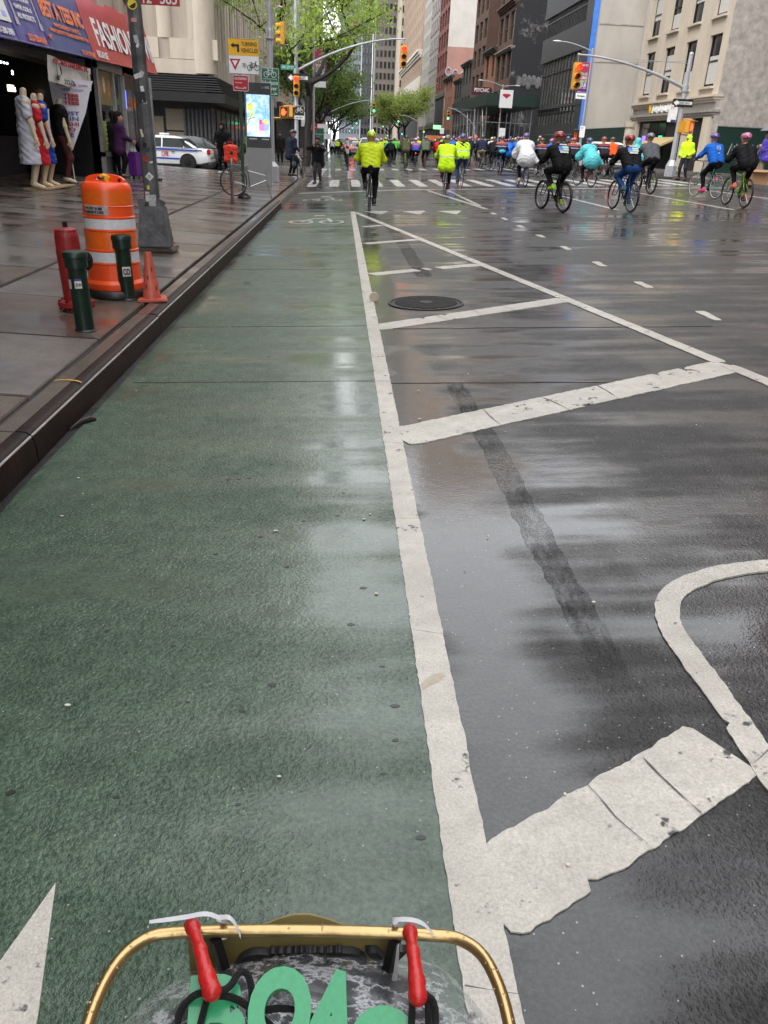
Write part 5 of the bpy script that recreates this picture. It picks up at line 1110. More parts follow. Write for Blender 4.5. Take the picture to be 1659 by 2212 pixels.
p = rider(5.29, 19.7, 16, 'a', 'jacket', blackc, blackc, 'red', 'black', 'marshal in black jacket with printed back riding the wide-tyred bike', 1.01, 2, shoes=C('shoe_lime', (.35, .7, .05))); back_print(p, POSES['a'], PR)
p = rider(6.89, 19.62, 6, 'c', 'jacket', blackc, bluep, 'red', 'blue', 'marshal in black jacket with printed back and blue trousers', 1.0, 1, shoes=C('teal', (.04, .14, .18))); back_print(p, POSES['c'], PR)
p = rider(9.81, 26.37, 4, 'c', 'jacket', greyc, blackc, 'grey', 'black', 'cyclist in dark grey jacket and grey helmet near the signal pole', 1.05, 2)
p = rider(9.19, 30.77, 16, 'd', 'poncho', turq, blackc, 'violet', 'red', 'cyclist hunched in a turquoise rain poncho', .94, 1)
p = rider(10.35, 29.2, 2, 'b', 'hood', turq, blackc, None, 'black', 'cyclist in pale turquoise jacket half hidden by the grey rider', .95, 1, gear='hood')
p = rider(11.0, 24.34, 12, 'd', 'jacket', bluec, blackc, 'violet', 'mint', 'cyclist in bright blue jacket with round white emblem on a mint bike', 1.0, 0, shoes=C('pinkshoe', (.75, .08, .2)), rimm=whitec)
pel, nk = POSES['d']['pel'], POSES['d']['nk']; up = (nk-pel).normalized(); bk = Vector((1, 0, 0)).cross(up); bk = -bk if bk.y > 0 else bk
obj('back_print', MB().tube([pel+up*.36+bk*.168+Vector((1, 0, 0))*.06*math.cos(k*.524)+up*.065*math.sin(k*.524) for k in range(12)], .008, 4, closed=True), whitec, p)
obj('back_print', MB().ball(pel+up*.36+bk*.168, (.022, .008, .03), 8, 6), whitec, p); obj('back_print', MB().ball(pel+up*.20+bk*.158, (.03, .006, .02), 8, 6), whitec, p)
p = rider(10.23, 20.87, 0, 'f', 'jacket', blackc, blackc, 'pink', 'green', 'cyclist in plain black jacket and pink helmet on a lime green bike', 1.02, 1, shoes=C('coral', (.75, .2, .12)))
p = rider(8.25, 43.69, -4, 'a', 'jacket', tour, blackc, 'black', 'blue', 'marshal in orange and purple tour vest with a blue waist bag', 1.02, 2)
obj('waist_bag', sdf_mesh and MB().ball((0, -.42, 1.03), (.17, .09, .09), 12, 8), C('cyan', (.03, .35, .6)), p)
p = rider(8.73, 52.64, 0, 'e', 'jacket', navyc, khaki, 'black', 'black', 'cyclist in navy jacket and khaki trousers behind the lime vest rider', 1.05, 1)
p = rider(10.41, 52.55, 6, 'c', 'poncho', bluec, blackc, 'black', 'black', 'cyclist wrapped in a deep blue rain cape', .98, 1)
for i, (x, y, k, l) in enumerate(((9.72, 40.71, 'b', 'first'), (9.9, 41.6, 'a', 'mid'), (10.6, 44.2, 'd', 'far'))):
    rider(x+.75*i, y, 6, k, 'jacket', tour, blackc, ('black', 'blue', 'violet')[i], 'black', ('marshal in tour vest and black helmet just right of the white poncho', 'marshal in tour vest and dark blue helmet, middle of the vest group', 'marshal in tour vest and violet helmet behind the vest group')[i], .96, 1)
rider(11.07, 40.1, 0, 'a', 'jacket', tour, blackc, 'red', 'black', 'marshal in tour vest with tall orange helmet spikes', .97, 2)
p_ = obj('helmet_spike', MB().lathe([(.03, 0), (.004, .3)], 6), orangec, bpy.data.objects[[o.name for o in COL.objects if o.get('label') == 'marshal in tour vest with tall orange helmet spikes'][0]], loc=(-.02, .12, 1.72)); p_.rotation_euler = (-.15, 0, 0)
p_ = obj('helmet_spike', MB().lathe([(.03, 0), (.004, .27)], 6), orangec, p_.parent, loc=(.05, .12, 1.72)); p_.rotation_euler = (.1, .1, 0)
rider(12.24, 39.21, 4, 'b', 'jacket', tour, blackc, 'red', 'red', 'marshal in tour vest with a red bike right of the turquoise poncho', .99, 1)
rider(12.84, 40.01, 0, 'e', 'jacket', orangec, blackc, 'black', 'black', 'cyclist in plain orange red jacket beside a parked white car', .96, 1)
rider(3.95, 51.57, 0, 'a', 'jacket', olive, brownc, 'black', 'green', 'cyclist in olive jacket and brown shorts in the middle of the avenue', 1.06, 1)
rider(5.07, 57.71, 0, 'd', 'jacket', pinkb, blackc, 'white', 'black', 'cyclist in pink and blue jacket with white helmet', .98, 1, lamp=tail)
rider(5.25, 52.81, 0, 'b', 'jacket', puff, blackc, 'grey', 'red', 'cyclist in sage green puffer jacket', 1.04, 1)
rider(4.39, 70.0, 0, 'e', 'jacket', greenc, blackc, 'black', 'black', 'cyclist in vivid green jacket among the distant pack', 1.0, 1)
rider(4.08, 77.8, 0, 'a', 'jacket', neonb, blackc, 'neon', 'black', 'cyclist in lime jacket with a black back panel', 1.05, 1)
rider(3.55, 60.5, 0, 'f', 'jacket', blackc, blackc, 'black', 'black', 'cyclist all in black left of the olive jacket', .98, 1)
rider(-.85, 92.0, 0, 'b', 'jacket', whitec, blackc, 'white', 'black', 'cyclist in white jacket far along the green lane', 1.0, 1)
rider(-.35, 97, 0, 'a', 'jacket', neon, blackc, 'neon', 'black', 'cyclist in yellow jacket just ahead of the white jacket in the lane', 1.0, 1)
rider(-.1, 103, 0, 'e', 'jacket', blackc, blackc, 'black', 'black', 'cyclist in black farthest along the green lane', 1.0, 1)
rider(1.9, 80.0, 0, 'a', 'jacket', neon, blackc, 'neon', 'black', 'cyclist in plain yellow jacket behind the silver car', 1.0, 1)
rider(4.9, 66, 0, 'c', 'jacket', whitec, blackc, 'grey', 'black', 'cyclist in white jacket left of the vivid green jacket', 1.0, 1)
rider(7.0, 50.5, 0, 'b', 'jacket', orangec, blackc, 'violet', 'black', 'cyclist in orange jacket with violet helmet behind the lime vest', 1.03, 1)
rider(6.2, 54.0, 0, 'a', 'jacket', redc, blackc, 'black', 'black', 'cyclist in red jacket left of the lime raincoat', 1.0, 1)
rider(7.9, 58, 0, 'f', 'jacket', brownc, blackc, 'red', 'white', 'cyclist in brown jacket near the far signal', 1.0, 1)
# people on foot
zl = zroad(-.86)
p = add_figure('cameraman', stand_J(.11, {'L': (-.09, .30, 1.42), 'R': (.10, .30, 1.44)}, (0, .05, .2), 0, .04), 'coat', 'man in black tracksuit with white shoulder stripes photographing on the crosswalk', (-.86, 33.66, zl), R(168), blackc, C('charcoal', (.035, .035, .037)), ('cap', brownc), 1, scale=.95)
for s in (-1, 1):
    for k in range(3): obj('shoulder_stripe', MB().tube([(s*(.14+.02*k), -.04+.03*k, 1.475), (s*(.22+.012*k), -.02+.03*k, 1.43), (s*(.27), .03*k, 1.33)], .007, 4), whitec, p)
cm_ = thing('camera', 'small black camera held up by the man in the striped tracksuit', 'camera', (-.86-.06, 33.37, zl+1.40), R(168)); obj('body', MB().box((0, 0, 0), (.12, .05, .08)), black_m, cm_, bevel=.008); obj('lens', MB().lathe([(.028, 0), (.03, .05)], 12, (0, .02, 0), M=Matrix.Rotation(R(-90), 3, 'X')), iron, cm_)
p = add_figure('bikeman', stand_J(.08, {'L': (-.2, .28, .95), 'R': (.22, .28, .98)}, (0, .06, .2), 0, .05, .04), 'coat', 'cyclist in dark raincoat and helmet standing with his bike on the corner', (-2.05, 36.6, zside(-2)-.02), R(-60), navyc, blackc, ('helmet', hm['black']), 0, scale=1.0)
bicycle('black city bicycle with pannier held by the standing man on the corner', (-1.62, 36.2, zroad(-1.6)+.01), R(172), bkm['black'], 1)
t = thing('backpack', 'black pannier bag hanging on the standing man\'s bicycle', 'bag', (-1.85, 36.15, .45)); obj('sack', MB().ball((0, 0, .22), (.17, .15, .27), 12, 8), blackc, t); obj('pocket', MB().ball((-.05, -.12, .14), (.1, .06, .12), 10, 6), greyc, t)
p = add_figure('hoodie', stand_J(.10, {'L': (-.18, .30, 1.06), 'R': (.2, .22, 1.04)}, (0, .02, .2), 0, .05), 'hood', 'person in black hooded tracksuit with white stripes holding a red bag', (-4.45, 33.2, zside(-4.4)), R(175), blackc, blackc, ('hood', None), 1, shoes=whitec, scale=1.0)
for s in (-1, 1):
    for k in range(2): obj('sleeve_stripe', MB().tube([(s*(.17+.025*k), -.02+.04*k, 1.475), (s*(.27), 0.0+.04*k, 1.33), (s*.28, .04*k, 1.22)], .009, 4), whitec, p)
t = thing('shopping_bag', 'bright red carrier bag held by the hooded person', 'bag', (-4.12, 32.9, zside(-4.4)+.42), R(10)); t.scale = (1.35, 1.2, 1.25)
obj('sack', sdf_mesh([((-.13, 0, .06), (.13, 0, .06), .06, .06), ((-.15, 0, .42), (.15, 0, .42), .05, .05), ((0, 0, .1), (0, 0, .4), .11, .09), ((-.12, 0, .1), (-.13, 0, .4), .06, .05), ((.12, 0, .1), (.13, 0, .4), .06, .05)], .016, .08, wob=.008, name='sack'), mat('bag_red', (.75, .045, .02), .5, var=.12, bump=.2, bs=9), t) if False else link('sack', sdf_mesh([((-.13, 0, .06), (.13, 0, .06), .06, .06), ((-.15, 0, .42), (.15, 0, .42), .05, .05), ((0, 0, .1), (0, 0, .4), .11, .09), ((-.12, 0, .1), (-.13, 0, .4), .06, .05), ((.12, 0, .1), (.13, 0, .4), .06, .05)], .016, .08, wob=.008, name='sack'), mat('bag_red', (.75, .045, .02), .5, var=.12, bump=.2, bs=9), t)
obj('handle', MB().tube([(-.08, 0, .44), (-.05, 0, .56), (.05, 0, .56), (.08, 0, .44)], .008, 5), mat('bag_red', (0, 0, 0)), t); obj('logo', MB().ball((.02, -.125, .27), (.045, .01, .05), 10, 6), ink, t)
zg = .76
p = add_figure('guard', stand_J(.15, {'L': (-.20, .16, .98), 'R': (.20, .18, .96)}, (0, .03, .2), .0, .03), 'hood', 'traffic guard in lime hooded coat and dark trousers standing at the right kerb', (14.75, 36.2, zroad(14.7)), R(125), guardm, C('trouser_black', (.018, .02, .026)), ('hood', None), 1, scale=1.0)
p = add_figure('womanJ', stand_J(.07, {'L': (-.12, .32, 1.0), 'R': (.10, .34, 1.02)}, (0, .02, .2), .3), 'coat', 'woman in purple jacket standing by two purple suitcases at the shop window', (-6.35, 25.5, zside(-6.35)), R(-70), purplec, blackc, ('longhair', C('hair_dark', (.012, .008, .006))), 0, scale=.98)
obj('shirt', MB().ball((0, .13, 1.18), (.06, .05, .2), 10, 7), C('coralred', (.45, .08, .06)), p)
p = add_figure('womanK', stand_J(.07, None, (0, .02, .2), 0), 'coat', 'person with dark hair half hidden behind the woman in purple', (-6.62, 26.0, zside(-6.6)), R(40), blackc, blackc, ('longhair', C('hair_dark', (0, 0, 0))), 1, scale=.98)
for i, (x, y, l) in enumerate(((-6.0, 25.65, 'purple hard suitcase nearer the woman, handle pulled up'), (-5.9, 26.45, 'purple hard suitcase nearer the poster window under a black bag'))):
    t = thing('suitcase', l, 'suitcase', (x, y, zside(x)), R(-20), 'purple suitcases'); vm = mat('suitcase_purple', (.10, .012, .17), .35, var=.1, coat=.3)
    obj('shell', MB().box((0, 0, .40), (.26, .42, .66)), vm, t, bevel=.04)
    for s in (-1, 1):
        obj('wheel', MB().lathe([(.03, -.015), (.03, .015)], 10, (.09*s, 0, .03), M=Matrix.Rotation(R(90), 3, 'X')), rubber, t); obj('handle_rod', MB().tube([(-.08, s*.1, .72), (-.08, s*.1, 1.05)], .008, 5), steel, t)
    obj('handle', MB().tube([(-.08, -.11, 1.05), (-.08, .11, 1.05)], .014, 6), black_m, t)
t = thing('handbag', 'soft black bag resting on the purple suitcases', 'bag', (-5.95, 26.2, zside(-6)+.74)); obj('sack', MB().ball((0, 0, .12), (.14, .24, .17), 12, 8), blackc, t); obj('strap', MB().tube([(0, -.15, .22), (0, 0, .42), (0, .15, .22)], .012, 5), blackc, t)
p = add_figure('walker', stand_J(.08, None, (0, .03, .2), 0, .15), 'coat', 'pedestrian in dark coat far down the left pavement', (-3.6, 52.5, .11), R(170), blackc, blackc, ('hair', brownc), 1, scale=1.0)
p = add_figure('capeman', stand_J(.1, {'L': (-.1, .2, 1.25), 'R': (.2, .2, 1.2)}, (0, .03, .2), 0, .1), 'poncho', 'person in violet rain cape under an umbrella at the right picture edge', (15.75, 31.3, zg), R(60), purp, khaki, ('hair', brownc), 0, scale=1.0)
t = thing('umbrella', 'open grey umbrella held over the violet rain cape', 'umbrella', (15.9, 31.2, zg+1.15)); obj('canopy', MB().lathe([(.55, .62), (.45, .74), (.25, .84), (.02, .88)], 10, caps=False), mat('umbrella_grey', (.13, .13, .14), .5), t, smooth=False); obj('shaft', MB().tube([(0, 0, 0), (0, 0, .95)], .01, 6), steel, t)
t = thing('carton', 'brown cardboard carton beside the violet rain cape', 'box', (15.2, 30.6, zroad(15)+.02)); obj('box', MB().box((0, 0, .3), (.7, .5, .45)), mat('cardboard', (.33, .19, .10), .8), t); obj('flap', MB().box((0, -.3, .55), (.6, .2, .01), M=Matrix.Rotation(.4, 3, 'X')), mat('cardboard', (0, 0, 0)), t)
# mannequins
def mannequin(loc, rz, h, dm, lab, sk=None, pants=None):
    J = stand_J(.07, {'L': (-.24, .08, .80), 'R': (.24, .10, .82)}, (0, .03, .2), 0, .0)
    t = thing('mannequin', lab, 'mannequin', loc, rz, 'mannequins outside the shop'); t.scale = (h/1.72,)*3
    figure_meshes('mannequin', J, 'jacket'); mm = mat('mannequin_skin', (.60, .47, .31), .45, var=.05)
    
    if 'mb' not in FIG: FIG['mb'] = sdf_mesh([q for i, q in enumerate(figure_prims(J)[0]) if max(q[0][2], q[1][2]) < 1.56], .0125, .028, name='body')
    link('body', FIG['mb'], mm, t)
    if pants: link('leggings', FIG[('t', 'mannequin')], pants, t); link('top', figure_meshes('mannequin', J, 'vest'), dm, t)
    else:
        if 'dress' not in FIG: FIG['dress'] = sdf_mesh([((s*.08, 0, 1.38), (s*.07, 0, 1.0), .115, .125) for s in (-1, 1)]+[((s*.07, 0, 1.0), (s*.11, .0, .40), .13, .165) for s in (-1, 1)]+[((s*.17, 0, 1.40), (s*.24, 0, 1.2), .075, .075) for s in (-1, 1)], .015, .05, [((0, 0, .41), (0, 0, -1))], wob=.012, name='dress')
        link('dress', FIG['dress'], dm, t)
        if sk: obj('trim', MB().tube([(.20, .05, .6), (.17, .09, 1.0), (.13, .12, 1.35)], .015, 5), sk, t)
    return t
mannequin((-6.66, 18.95, .31), R(-62), 2.1, C('pale_lilac', (.46, .46, .52)), 'mannequin in pale grey lilac dress, nearest of the row')
mannequin((-6.66, 19.55, .31), R(-60), 2.02, C('dress_red', (.45, .015, .025)), 'mannequin in red dress behind the pale grey dress')
mannequin((-6.72, 20.15, .31), R(-62), 2.05, C('dress_blue', (.012, .05, .28)), 'mannequin in royal blue dress with white side trim', whitec)
mannequin((-6.76, 21.55, .31), R(-60), 2.0, blackc, 'mannequin in black top and dark red patterned leggings', None, mat('leggings_check', (.10, .008, .012), .6, col2=(.015, .01, .01), vs=14))
t = thing('display_board', 'flat wooden board under the feet of the mannequins', 'board', (-6.6, 19.85, .30)); obj('plank', MB().box((0, 0, .02), (.55, 1.9, .035)), mat('plywood', (.34, .22, .12), .6, var=.2), t, bevel=.004)
# ------------------------------------------------------------------ the distant pack
random.seed(5)
jj = [navyc, blackc, orangec, neon, bluec, whitec, redc, greyc, turq, lime, purp, blackc, blackc, navyc, vest, neon, bluec]
far_spots = []
for i in range(60):
    y = 60+(i/60.)**1.3*70; x = random.uniform(3.3, 13.6) if y < 80 else random.uniform(1.5, 13.6)
    if abs(x-4.4) < .7 and y < 80: x += 1.6
    if x < 3.2 and y < 88: x += 3
    far_spots.append((x, y))
far_spots += [(random.uniform(6.2, 13.8), 46.5+k*.85) for k in range(22)]
for i, (x, y) in enumerate(far_spots):
    q_ = random.choice(jj if i < 60 else [blackc, navyc, blackc, greyc, brownc, bluec, blackc]); hk_ = random.choice(list(hm)); nm = q_.name.replace('cloth_', '').replace('_', ' ').replace('jet', 'black').replace('navyblue', 'navy').replace('royal', 'blue')
    rider(x, y, random.uniform(-5, 5), random.choice('abcdef'), 'jacket', q_, blackc, hk_, 'black', 'cyclist in %s top and %s helmet in the distant pack' % (nm, hk_), random.uniform(.95, 1.06), 1, 0, 'helmet', None, 'cyclists in the distant pack', None, 'bicycle under a %s top and %s helmet in the distant pack' % (nm, hk_))
# the crowd beyond reads as one mass
def crowd(n, y0, y1):
    vs, fs, cols = [], [], []
    for i in range(n):
        y = y0+(y1-y0)*random.random()**1.4; x = random.uniform(-1, 14); z = zroad(x); c = random.choice(((.02, .02, .03), (.03, .04, .1), (.5, .12, .04), (.5, .65, .05), (.05, .15, .5), (.5, .5, .5), (.45, .04, .04), (.1, .1, .11), (.1, .4, .45)))
        m = MB(); m.ball((x, y, z+1.18), (.24, .2, .38), 6, 5); k = len(m.f); m.ball((x, y+.1, z+1.62), .12, 6, 4); k2 = len(m.f); m.box((x, y, z+.45), (.3, .2, .9)); m.tube([(x, y-.5+.34*math.cos(a*.785), z+.34+.34*math.sin(a*.785)) for a in range(8)], .03, 3, closed=True)
        o = len(vs); vs += m.v; fs += [tuple(q+o for q in f) for f in m.f]; hc = random.choice(((.02, .02, .02), (.5, .5, .5), (.4, .05, .05), (.06, .06, .3), (.5, .6, .05)))
        cols += [c]*k+[hc]*(k2-k)+[(.012, .012, .014)]*(len(m.f)-k2)
    me = bpy.data.meshes.new('crowd'); me.from_pydata(vs, [], fs); at = me.color_attributes.new('garment', 'FLOAT_COLOR', 'CORNER'); d = np.zeros((len(me.loops), 4), np.float32)
    for p_, c in zip(me.polygons, cols): d[p_.loop_start:p_.loop_start+p_.loop_total] = tuple(c)+(1,)
    at.data.foreach_set('color', d.ravel()); me.shade_smooth(); return me
cmat = mat('crowd_cloth', (.5, .5, .5), .7); n, b = nodes(cmat); ca = n.nodes.new('ShaderNodeVertexColor'); ca.layer_name = 'garment'; n.links.new(ca.outputs[0], b.inputs['Base Color'])
o = stuff(link('crowd', crowd(420, 128, 420), cmat)); tag(o, 'far mass of cyclists filling the avenue to the horizon', 'crowd')
t = thing('bicycle', 'abandoned silver bicycle frame with one wheel locked to the sign post', 'bicycle', (-2.42, 21.3, .14), R(-80)); t.rotation_euler = (R(-8), 0, R(-75))
ty_, ri_, sp_ = wheel_parts(0); w_ = link('wheel', ty_, tyre_m, t, (0, -.25, .36)); link('rim', ri_, steel, w_); link('spokes', sp_, steel, w_)
obj('frame', MB().tube([(0, -.25, .36), (.03, .16, .30), (0, .05, .72), (-.03, -.25, .36)], .014, 6), steel, t); obj('seat_tube', MB().tube([(0, .16, .3), (0, .03, .78)], .015, 6), steel, t)
obj('top_tube', MB().tube([(0, .05, .66), (0, .52, .62)], .014, 6), steel, t); obj('down_tube', MB().tube([(0, .16, .30), (0, .55, .52)], .016, 6), steel, t); obj('fork', MB().tube([(0, .50, .70), (0, .56, .5), (0, .74, .10)], .013, 6), steel, t)
obj('lock', MB().tube([(0, -.05, .10), (.06, .05, .04), (0, .2, .05), (-.06, .1, .12)], .022, 6, closed=True), rubber, t)
# ================================================================== buildings along the right side and far off
beige = mat('beige_stone', (.56, .48, .38), .75, var=.14, vs=.8, col2=(.43, .37, .30), bump=.15, bs=15, stretch=(1, 1, .4))
stucco = mat('rough_stucco', (.46, .425, .38), .85, var=.25, vs=2.2, col2=(.23, .21, .19), bump=.9, bs=7)
conc_w = mat('pale_concrete', (.50, .46, .41), .8, var=.14, vs=.5, col2=(.37, .34, .31), bump=.15, bs=12, stretch=(1, 1, .5))
darkcl = mat('dark_cladding', (.042, .043, .046), .45, .2, var=.12, vs=1)
brick_r = mat('red_brick', (.16, .045, .035), .8, var=.25, vs=6); brick_b = mat('brown_brick', (.10, .055, .035), .8, var=.25, vs=4); brick_o = mat('orange_brick', (.24, .105, .06), .8, var=.2, vs=5)
tan_m = mat('tan_brick', (.30, .215, .15), .8, var=.12, vs=2); greyst = mat('grey_stone', (.26, .24, .215), .75, var=.2, vs=2); whitew = mat('white_party_wall', (.52, .50, .46), .8, var=.08, vs=.6); pinkw = mat('pink_wall', (.36, .20, .165), .8, var=.1, vs=.6)
blackw = mat('tarred_wall', (.020, .020, .023), .8, vs=.35, col2=(.035, .035, .038), bump=.5, bs=4); n_, b_ = nodes(blackw); v_ = n_.nodes.new('ShaderNodeTexCoord').outputs['Object']
n_.links.new(mixc(n_, rng(n_, mth(n_, 'ADD', mth(n_, 'MULTIPLY', noise(n_, v_, .22, 8, .75), .75), mth(n_, 'MULTIPLY', noise(n_, v_, 3, 6, .8), .25)), .56, .64), (.018, .018, .021), (.24, .225, .21)), b_.inputs['Base Color'])
hoard = mat('hoarding_green', (.006, .028, .02), .45, var=.2); shed_g = mat('shed_green', (.010, .030, .022), .5, var=.15); tarp = mat('blue_tarp', (.06, .22, .72), .5, var=.2, vs=3)
cast = mat('cast_dark', (.05, .045, .042), .6, var=.2)
def facade(t, O, x, y0, y1, z0, z1, nb, nf, ww, wh, wm, fm=None, gm=None, sill=None, depth=.35, sgn=-1, mull=1, base=0.):
    """avenue-facing wall of piers and spandrels with recessed windows; sgn -1 looks to -X"""
    fm = fm or cast; gm = gm or glass_d; pb = (y1-y0)/nb; fh = (z1-z0)/nf
    l = lambda p: Vector(p)-Vector(O); mb = MB(); xi = x-sgn*depth
    for i in range(nb+1):
        a = y0 if i == 0 else y0+(i-.5)*pb+ww/2; b_ = y1 if i == nb else y0+(i+.5)*pb-ww/2
        mb.span(l((x, a, z0)), l((xi, b_, z1)))
    for i in range(nb):
        yc = y0+(i+.5)*pb
        for j in range(nf+1):
            a = z0 if j == 0 else z0+(j-.5)*fh+wh/2; b_ = z1 if j == nf else z0+(j+.5)*fh-wh/2
            if b_-a > .02: mb.span(l((x-sgn*.02, yc-ww/2, a)), l((xi, yc+ww/2, b_)))
    obj('facade', mb, wm, t, smooth=False)
    f = MB(); d = .07
    for a, b_ in (((-.05, -ww/2, -wh/2), (.05, -ww/2+d, wh/2)), ((-.05, ww/2-d, -wh/2), (.05, ww/2, wh/2)), ((-.05, -ww/2+d, -wh/2), (.05, ww/2-d, -wh/2+d)), ((-.05, -ww/2+d, wh/2-d), (.05, ww/2-d, wh/2)), ((-.06, -ww/2+d, -.04), (.06, ww/2-d, .04))): f.span(a, b_)
    for k in range(1, mull): yy = -ww/2+ww*k/mull; f.span((-.045, yy-.03, -wh/2+d), (.045, yy+.03, wh/2-d))
    fme = f.mesh('window'); g_ = MB().box((-sgn*.03, 0, 0), (.02, ww-2*d, wh-2*d)).mesh('pane'); s_ = MB().box((sgn*.25, 0, -wh/2-.06), (.3, ww+.3, .12)).mesh('sill') if sill else None
    for i in range(nb):
        for j in range(nf):
            w = link('window', fme, fm, t, l((x-sgn*.22, y0+(i+.5)*pb, z0+(j+.5)*fh))); link('pane', g_, gm, w)
            if s_: link('sill', s_, sill, w)
def block(name, label, x, y0, y1, z1, depth, wm, side, zb=.76, **k):
    O = (x, (y0+y1)/2, zb); t = thing(name, label, 'building', O)
    mb = MB(); mb.span((.36, y0-O[1]+.02, 0), (depth, y1-O[1]-.02, z1-zb)); obj('wall', mb, wm, t, smooth=False)
    if side: mb = MB(); mb.span((-.012, y0-O[1]-.03, 0), (depth-.1, y0-O[1]-.012, z1-zb+.02)); obj('side_wall', mb, side, t, smooth=False)
    return t, O
def cornice(t, O, x, y0, y1, z, m, out=.6, h=.6):
    for k in range(3): mb = MB(); mb.span(Vector((x-out*(k+1)/3, y0-.05*k, z+h*k/3))-Vector(O), Vector((x+.3, y1, z+h*(k+1)/3-.003))-Vector(O)); obj('cornice', mb, m, t, smooth=False)
# beige corner building
t, O = block('corner_building', 'beige stone corner building with tall black windows and stucco flank', 22, 51, 65.4, 27, 30, beige, stucco)
facade(t, O, 22, 51.0, 65.4, 4.95, 27, 4, 6, 1.75, 2.75, beige, black_m, glass_d, beige)
bm_ = mat('blind_white', (.5, .49, .46), .7)
random.seed(8)
for w in [c for c in t.children if c.name.startswith('window')]:
    if random.random() < .75: hh = random.uniform(.7, 1.5); obj('blind', MB().box((-.02, 0, -1.2+hh/2 if random.random() < .5 else .3), (.02, 1.55, hh)), bm_, w, smooth=False)
cornice(t, O, 22, 51.0, 65.4, 4.55, beige, .35, .4); cornice(t, O, 22, 51.0, 65.4, 3.75, greyst, .25, .4)
l = lambda x, y, z: (x-O[0], y-O[1], z-O[2])
obj('entablature', MB().span(l(21.95, 51, 4.1), l(22.3, 65.4, 4.6)), greyst, t, smooth=False)
obj('shop_recess', MB().span(l(22.2, 51.3, .76), l(22.34, 64.5, 3.8)), dark_in, t, smooth=False)
for y in (51.6, 54.6, 64.6): obj('pilaster', MB().span(l(21.85, y-.5, .76), l(22.3, y+.5, 3.75)), beige, t, smooth=False)
obj('column', MB().lathe([(.55, 0), (.5, .3), (.42, .4), (.4, 2.5), (.5, 2.6), (.55, 2.95)], 20, l(21.7, 64.6, .78)), beige, t)
for k, (y, c) in enumerate(((62.6, (.2, .1, 1)), (61.0, (.8, .08, .1)), (59.4, (.02, .4, .2)))):
    w = obj('shop_window', MB().span(l(22.15, y-.7, 1.4), l(22.19, y+.7, 3.6)), glass_d, t, smooth=False); obj('neon_sign', MB().span(l(22.1, y-.3, 2.2), l(22.14, y+.3, 2.8)), mat('neon_%d' % k, c, .4, emit=1.2), w, smooth=False)
aw = thing('awning', 'tan awning over the entrance of the beige corner building', 'awning', (22, 58, 2.3)); mb = MB(); mb.add([(-1.5, -2.2, -.25), (-1.5, 2.2, -.25), (0, 2.2, .4), (0, -2.2, .4), (-1.5, -2.2, -.4), (-1.5, 2.2, -.4), (0, 2.2, .3), (0, -2.2, .3)], [(0, 3, 2, 1), (4, 5, 6, 7), (0, 1, 5, 4), (1, 2, 6, 5), (3, 0, 4, 7), (2, 3, 7, 6)]); obj('canvas', mb, mat('awning_tan', (.40, .29, .13), .6, var=.1), aw, smooth=False); obj('arm', MB().tube([(-1.4, 2, -.3), (0, 2, -.3)], .02, 5), iron, aw)
sg = thing('shop_sign', 'white raised script sign with a yellow mark on the beige corner building', 'sign', (21.9, 59, 4.5)); mb = MB()
for k in range(9): mb.tube([(-.06, 1.9-k*.45, -.28+.1*(k % 2)), (-.06, 1.75-k*.45, .25-.08*(k % 3)), (-.06, 1.6-k*.45, -.2), (-.06, 1.45-k*.45, .1)], .09, 5)
obj('script_letters', mb, sign_w, sg); obj('yellow_mark', MB().ball((-.1, 2.35, 0), (.08, .22, .34), 10, 7), sign_y, sg)
# hoardings
def hoarding(label, a, b_, h, z=.76):
    a, b_ = Vector((a[0], a[1], z)), Vector((b_[0], b_[1], z)); t = thing('hoarding', label, 'fence', a); L_ = (b_-a).length; d = (b_-a)/L_; n = int(L_/1.25); me = None
    for k in range(n):
        p = d*(k+.5)*L_/n
        if me is None: me = MB().box((0, 0, h/2), (L_/n-.012, .04, h), rz=math.atan2(d.y, d.x)).mesh('panel')
        link('panel', me, hoard, t, (p.x, p.y, random.uniform(-.02, .02)))
    obj('top_rail', MB().tube([(0, 0, h+.02), tuple(b_-a+Vector((0, 0, h+.02)))], .05, 4), hoard, t); return t
t = hoarding('dark green plywood hoarding with posters in front of the stucco flank', (22.2, 50.6), (38, 50.6), 2.45)
for k, (x, z, w, h) in enumerate(((3.6, 1.5, .75, 1.1), (4.6, 2.0, .3, .45), (7.4, 1.4, .8, 1.2))): plate(t, 'poster', (x, -.03, z), w, h, white_m)
for k in range(6): obj('graffiti', MB().tube([(.9+k*.32, -.045, 1.0), (1.05+k*.32, -.045, 1.6), (1.15+k*.32, -.045, 1.1), (1.25+k*.32, -.045, 1.5)], .03, 5), mat('graffiti_grey', (.3, .32, .32), .6), t)
hoarding('long green plywood hoarding closing the lot beside the pale concrete flank', (21.6, 65.6), (21.6, 80), 2.6)
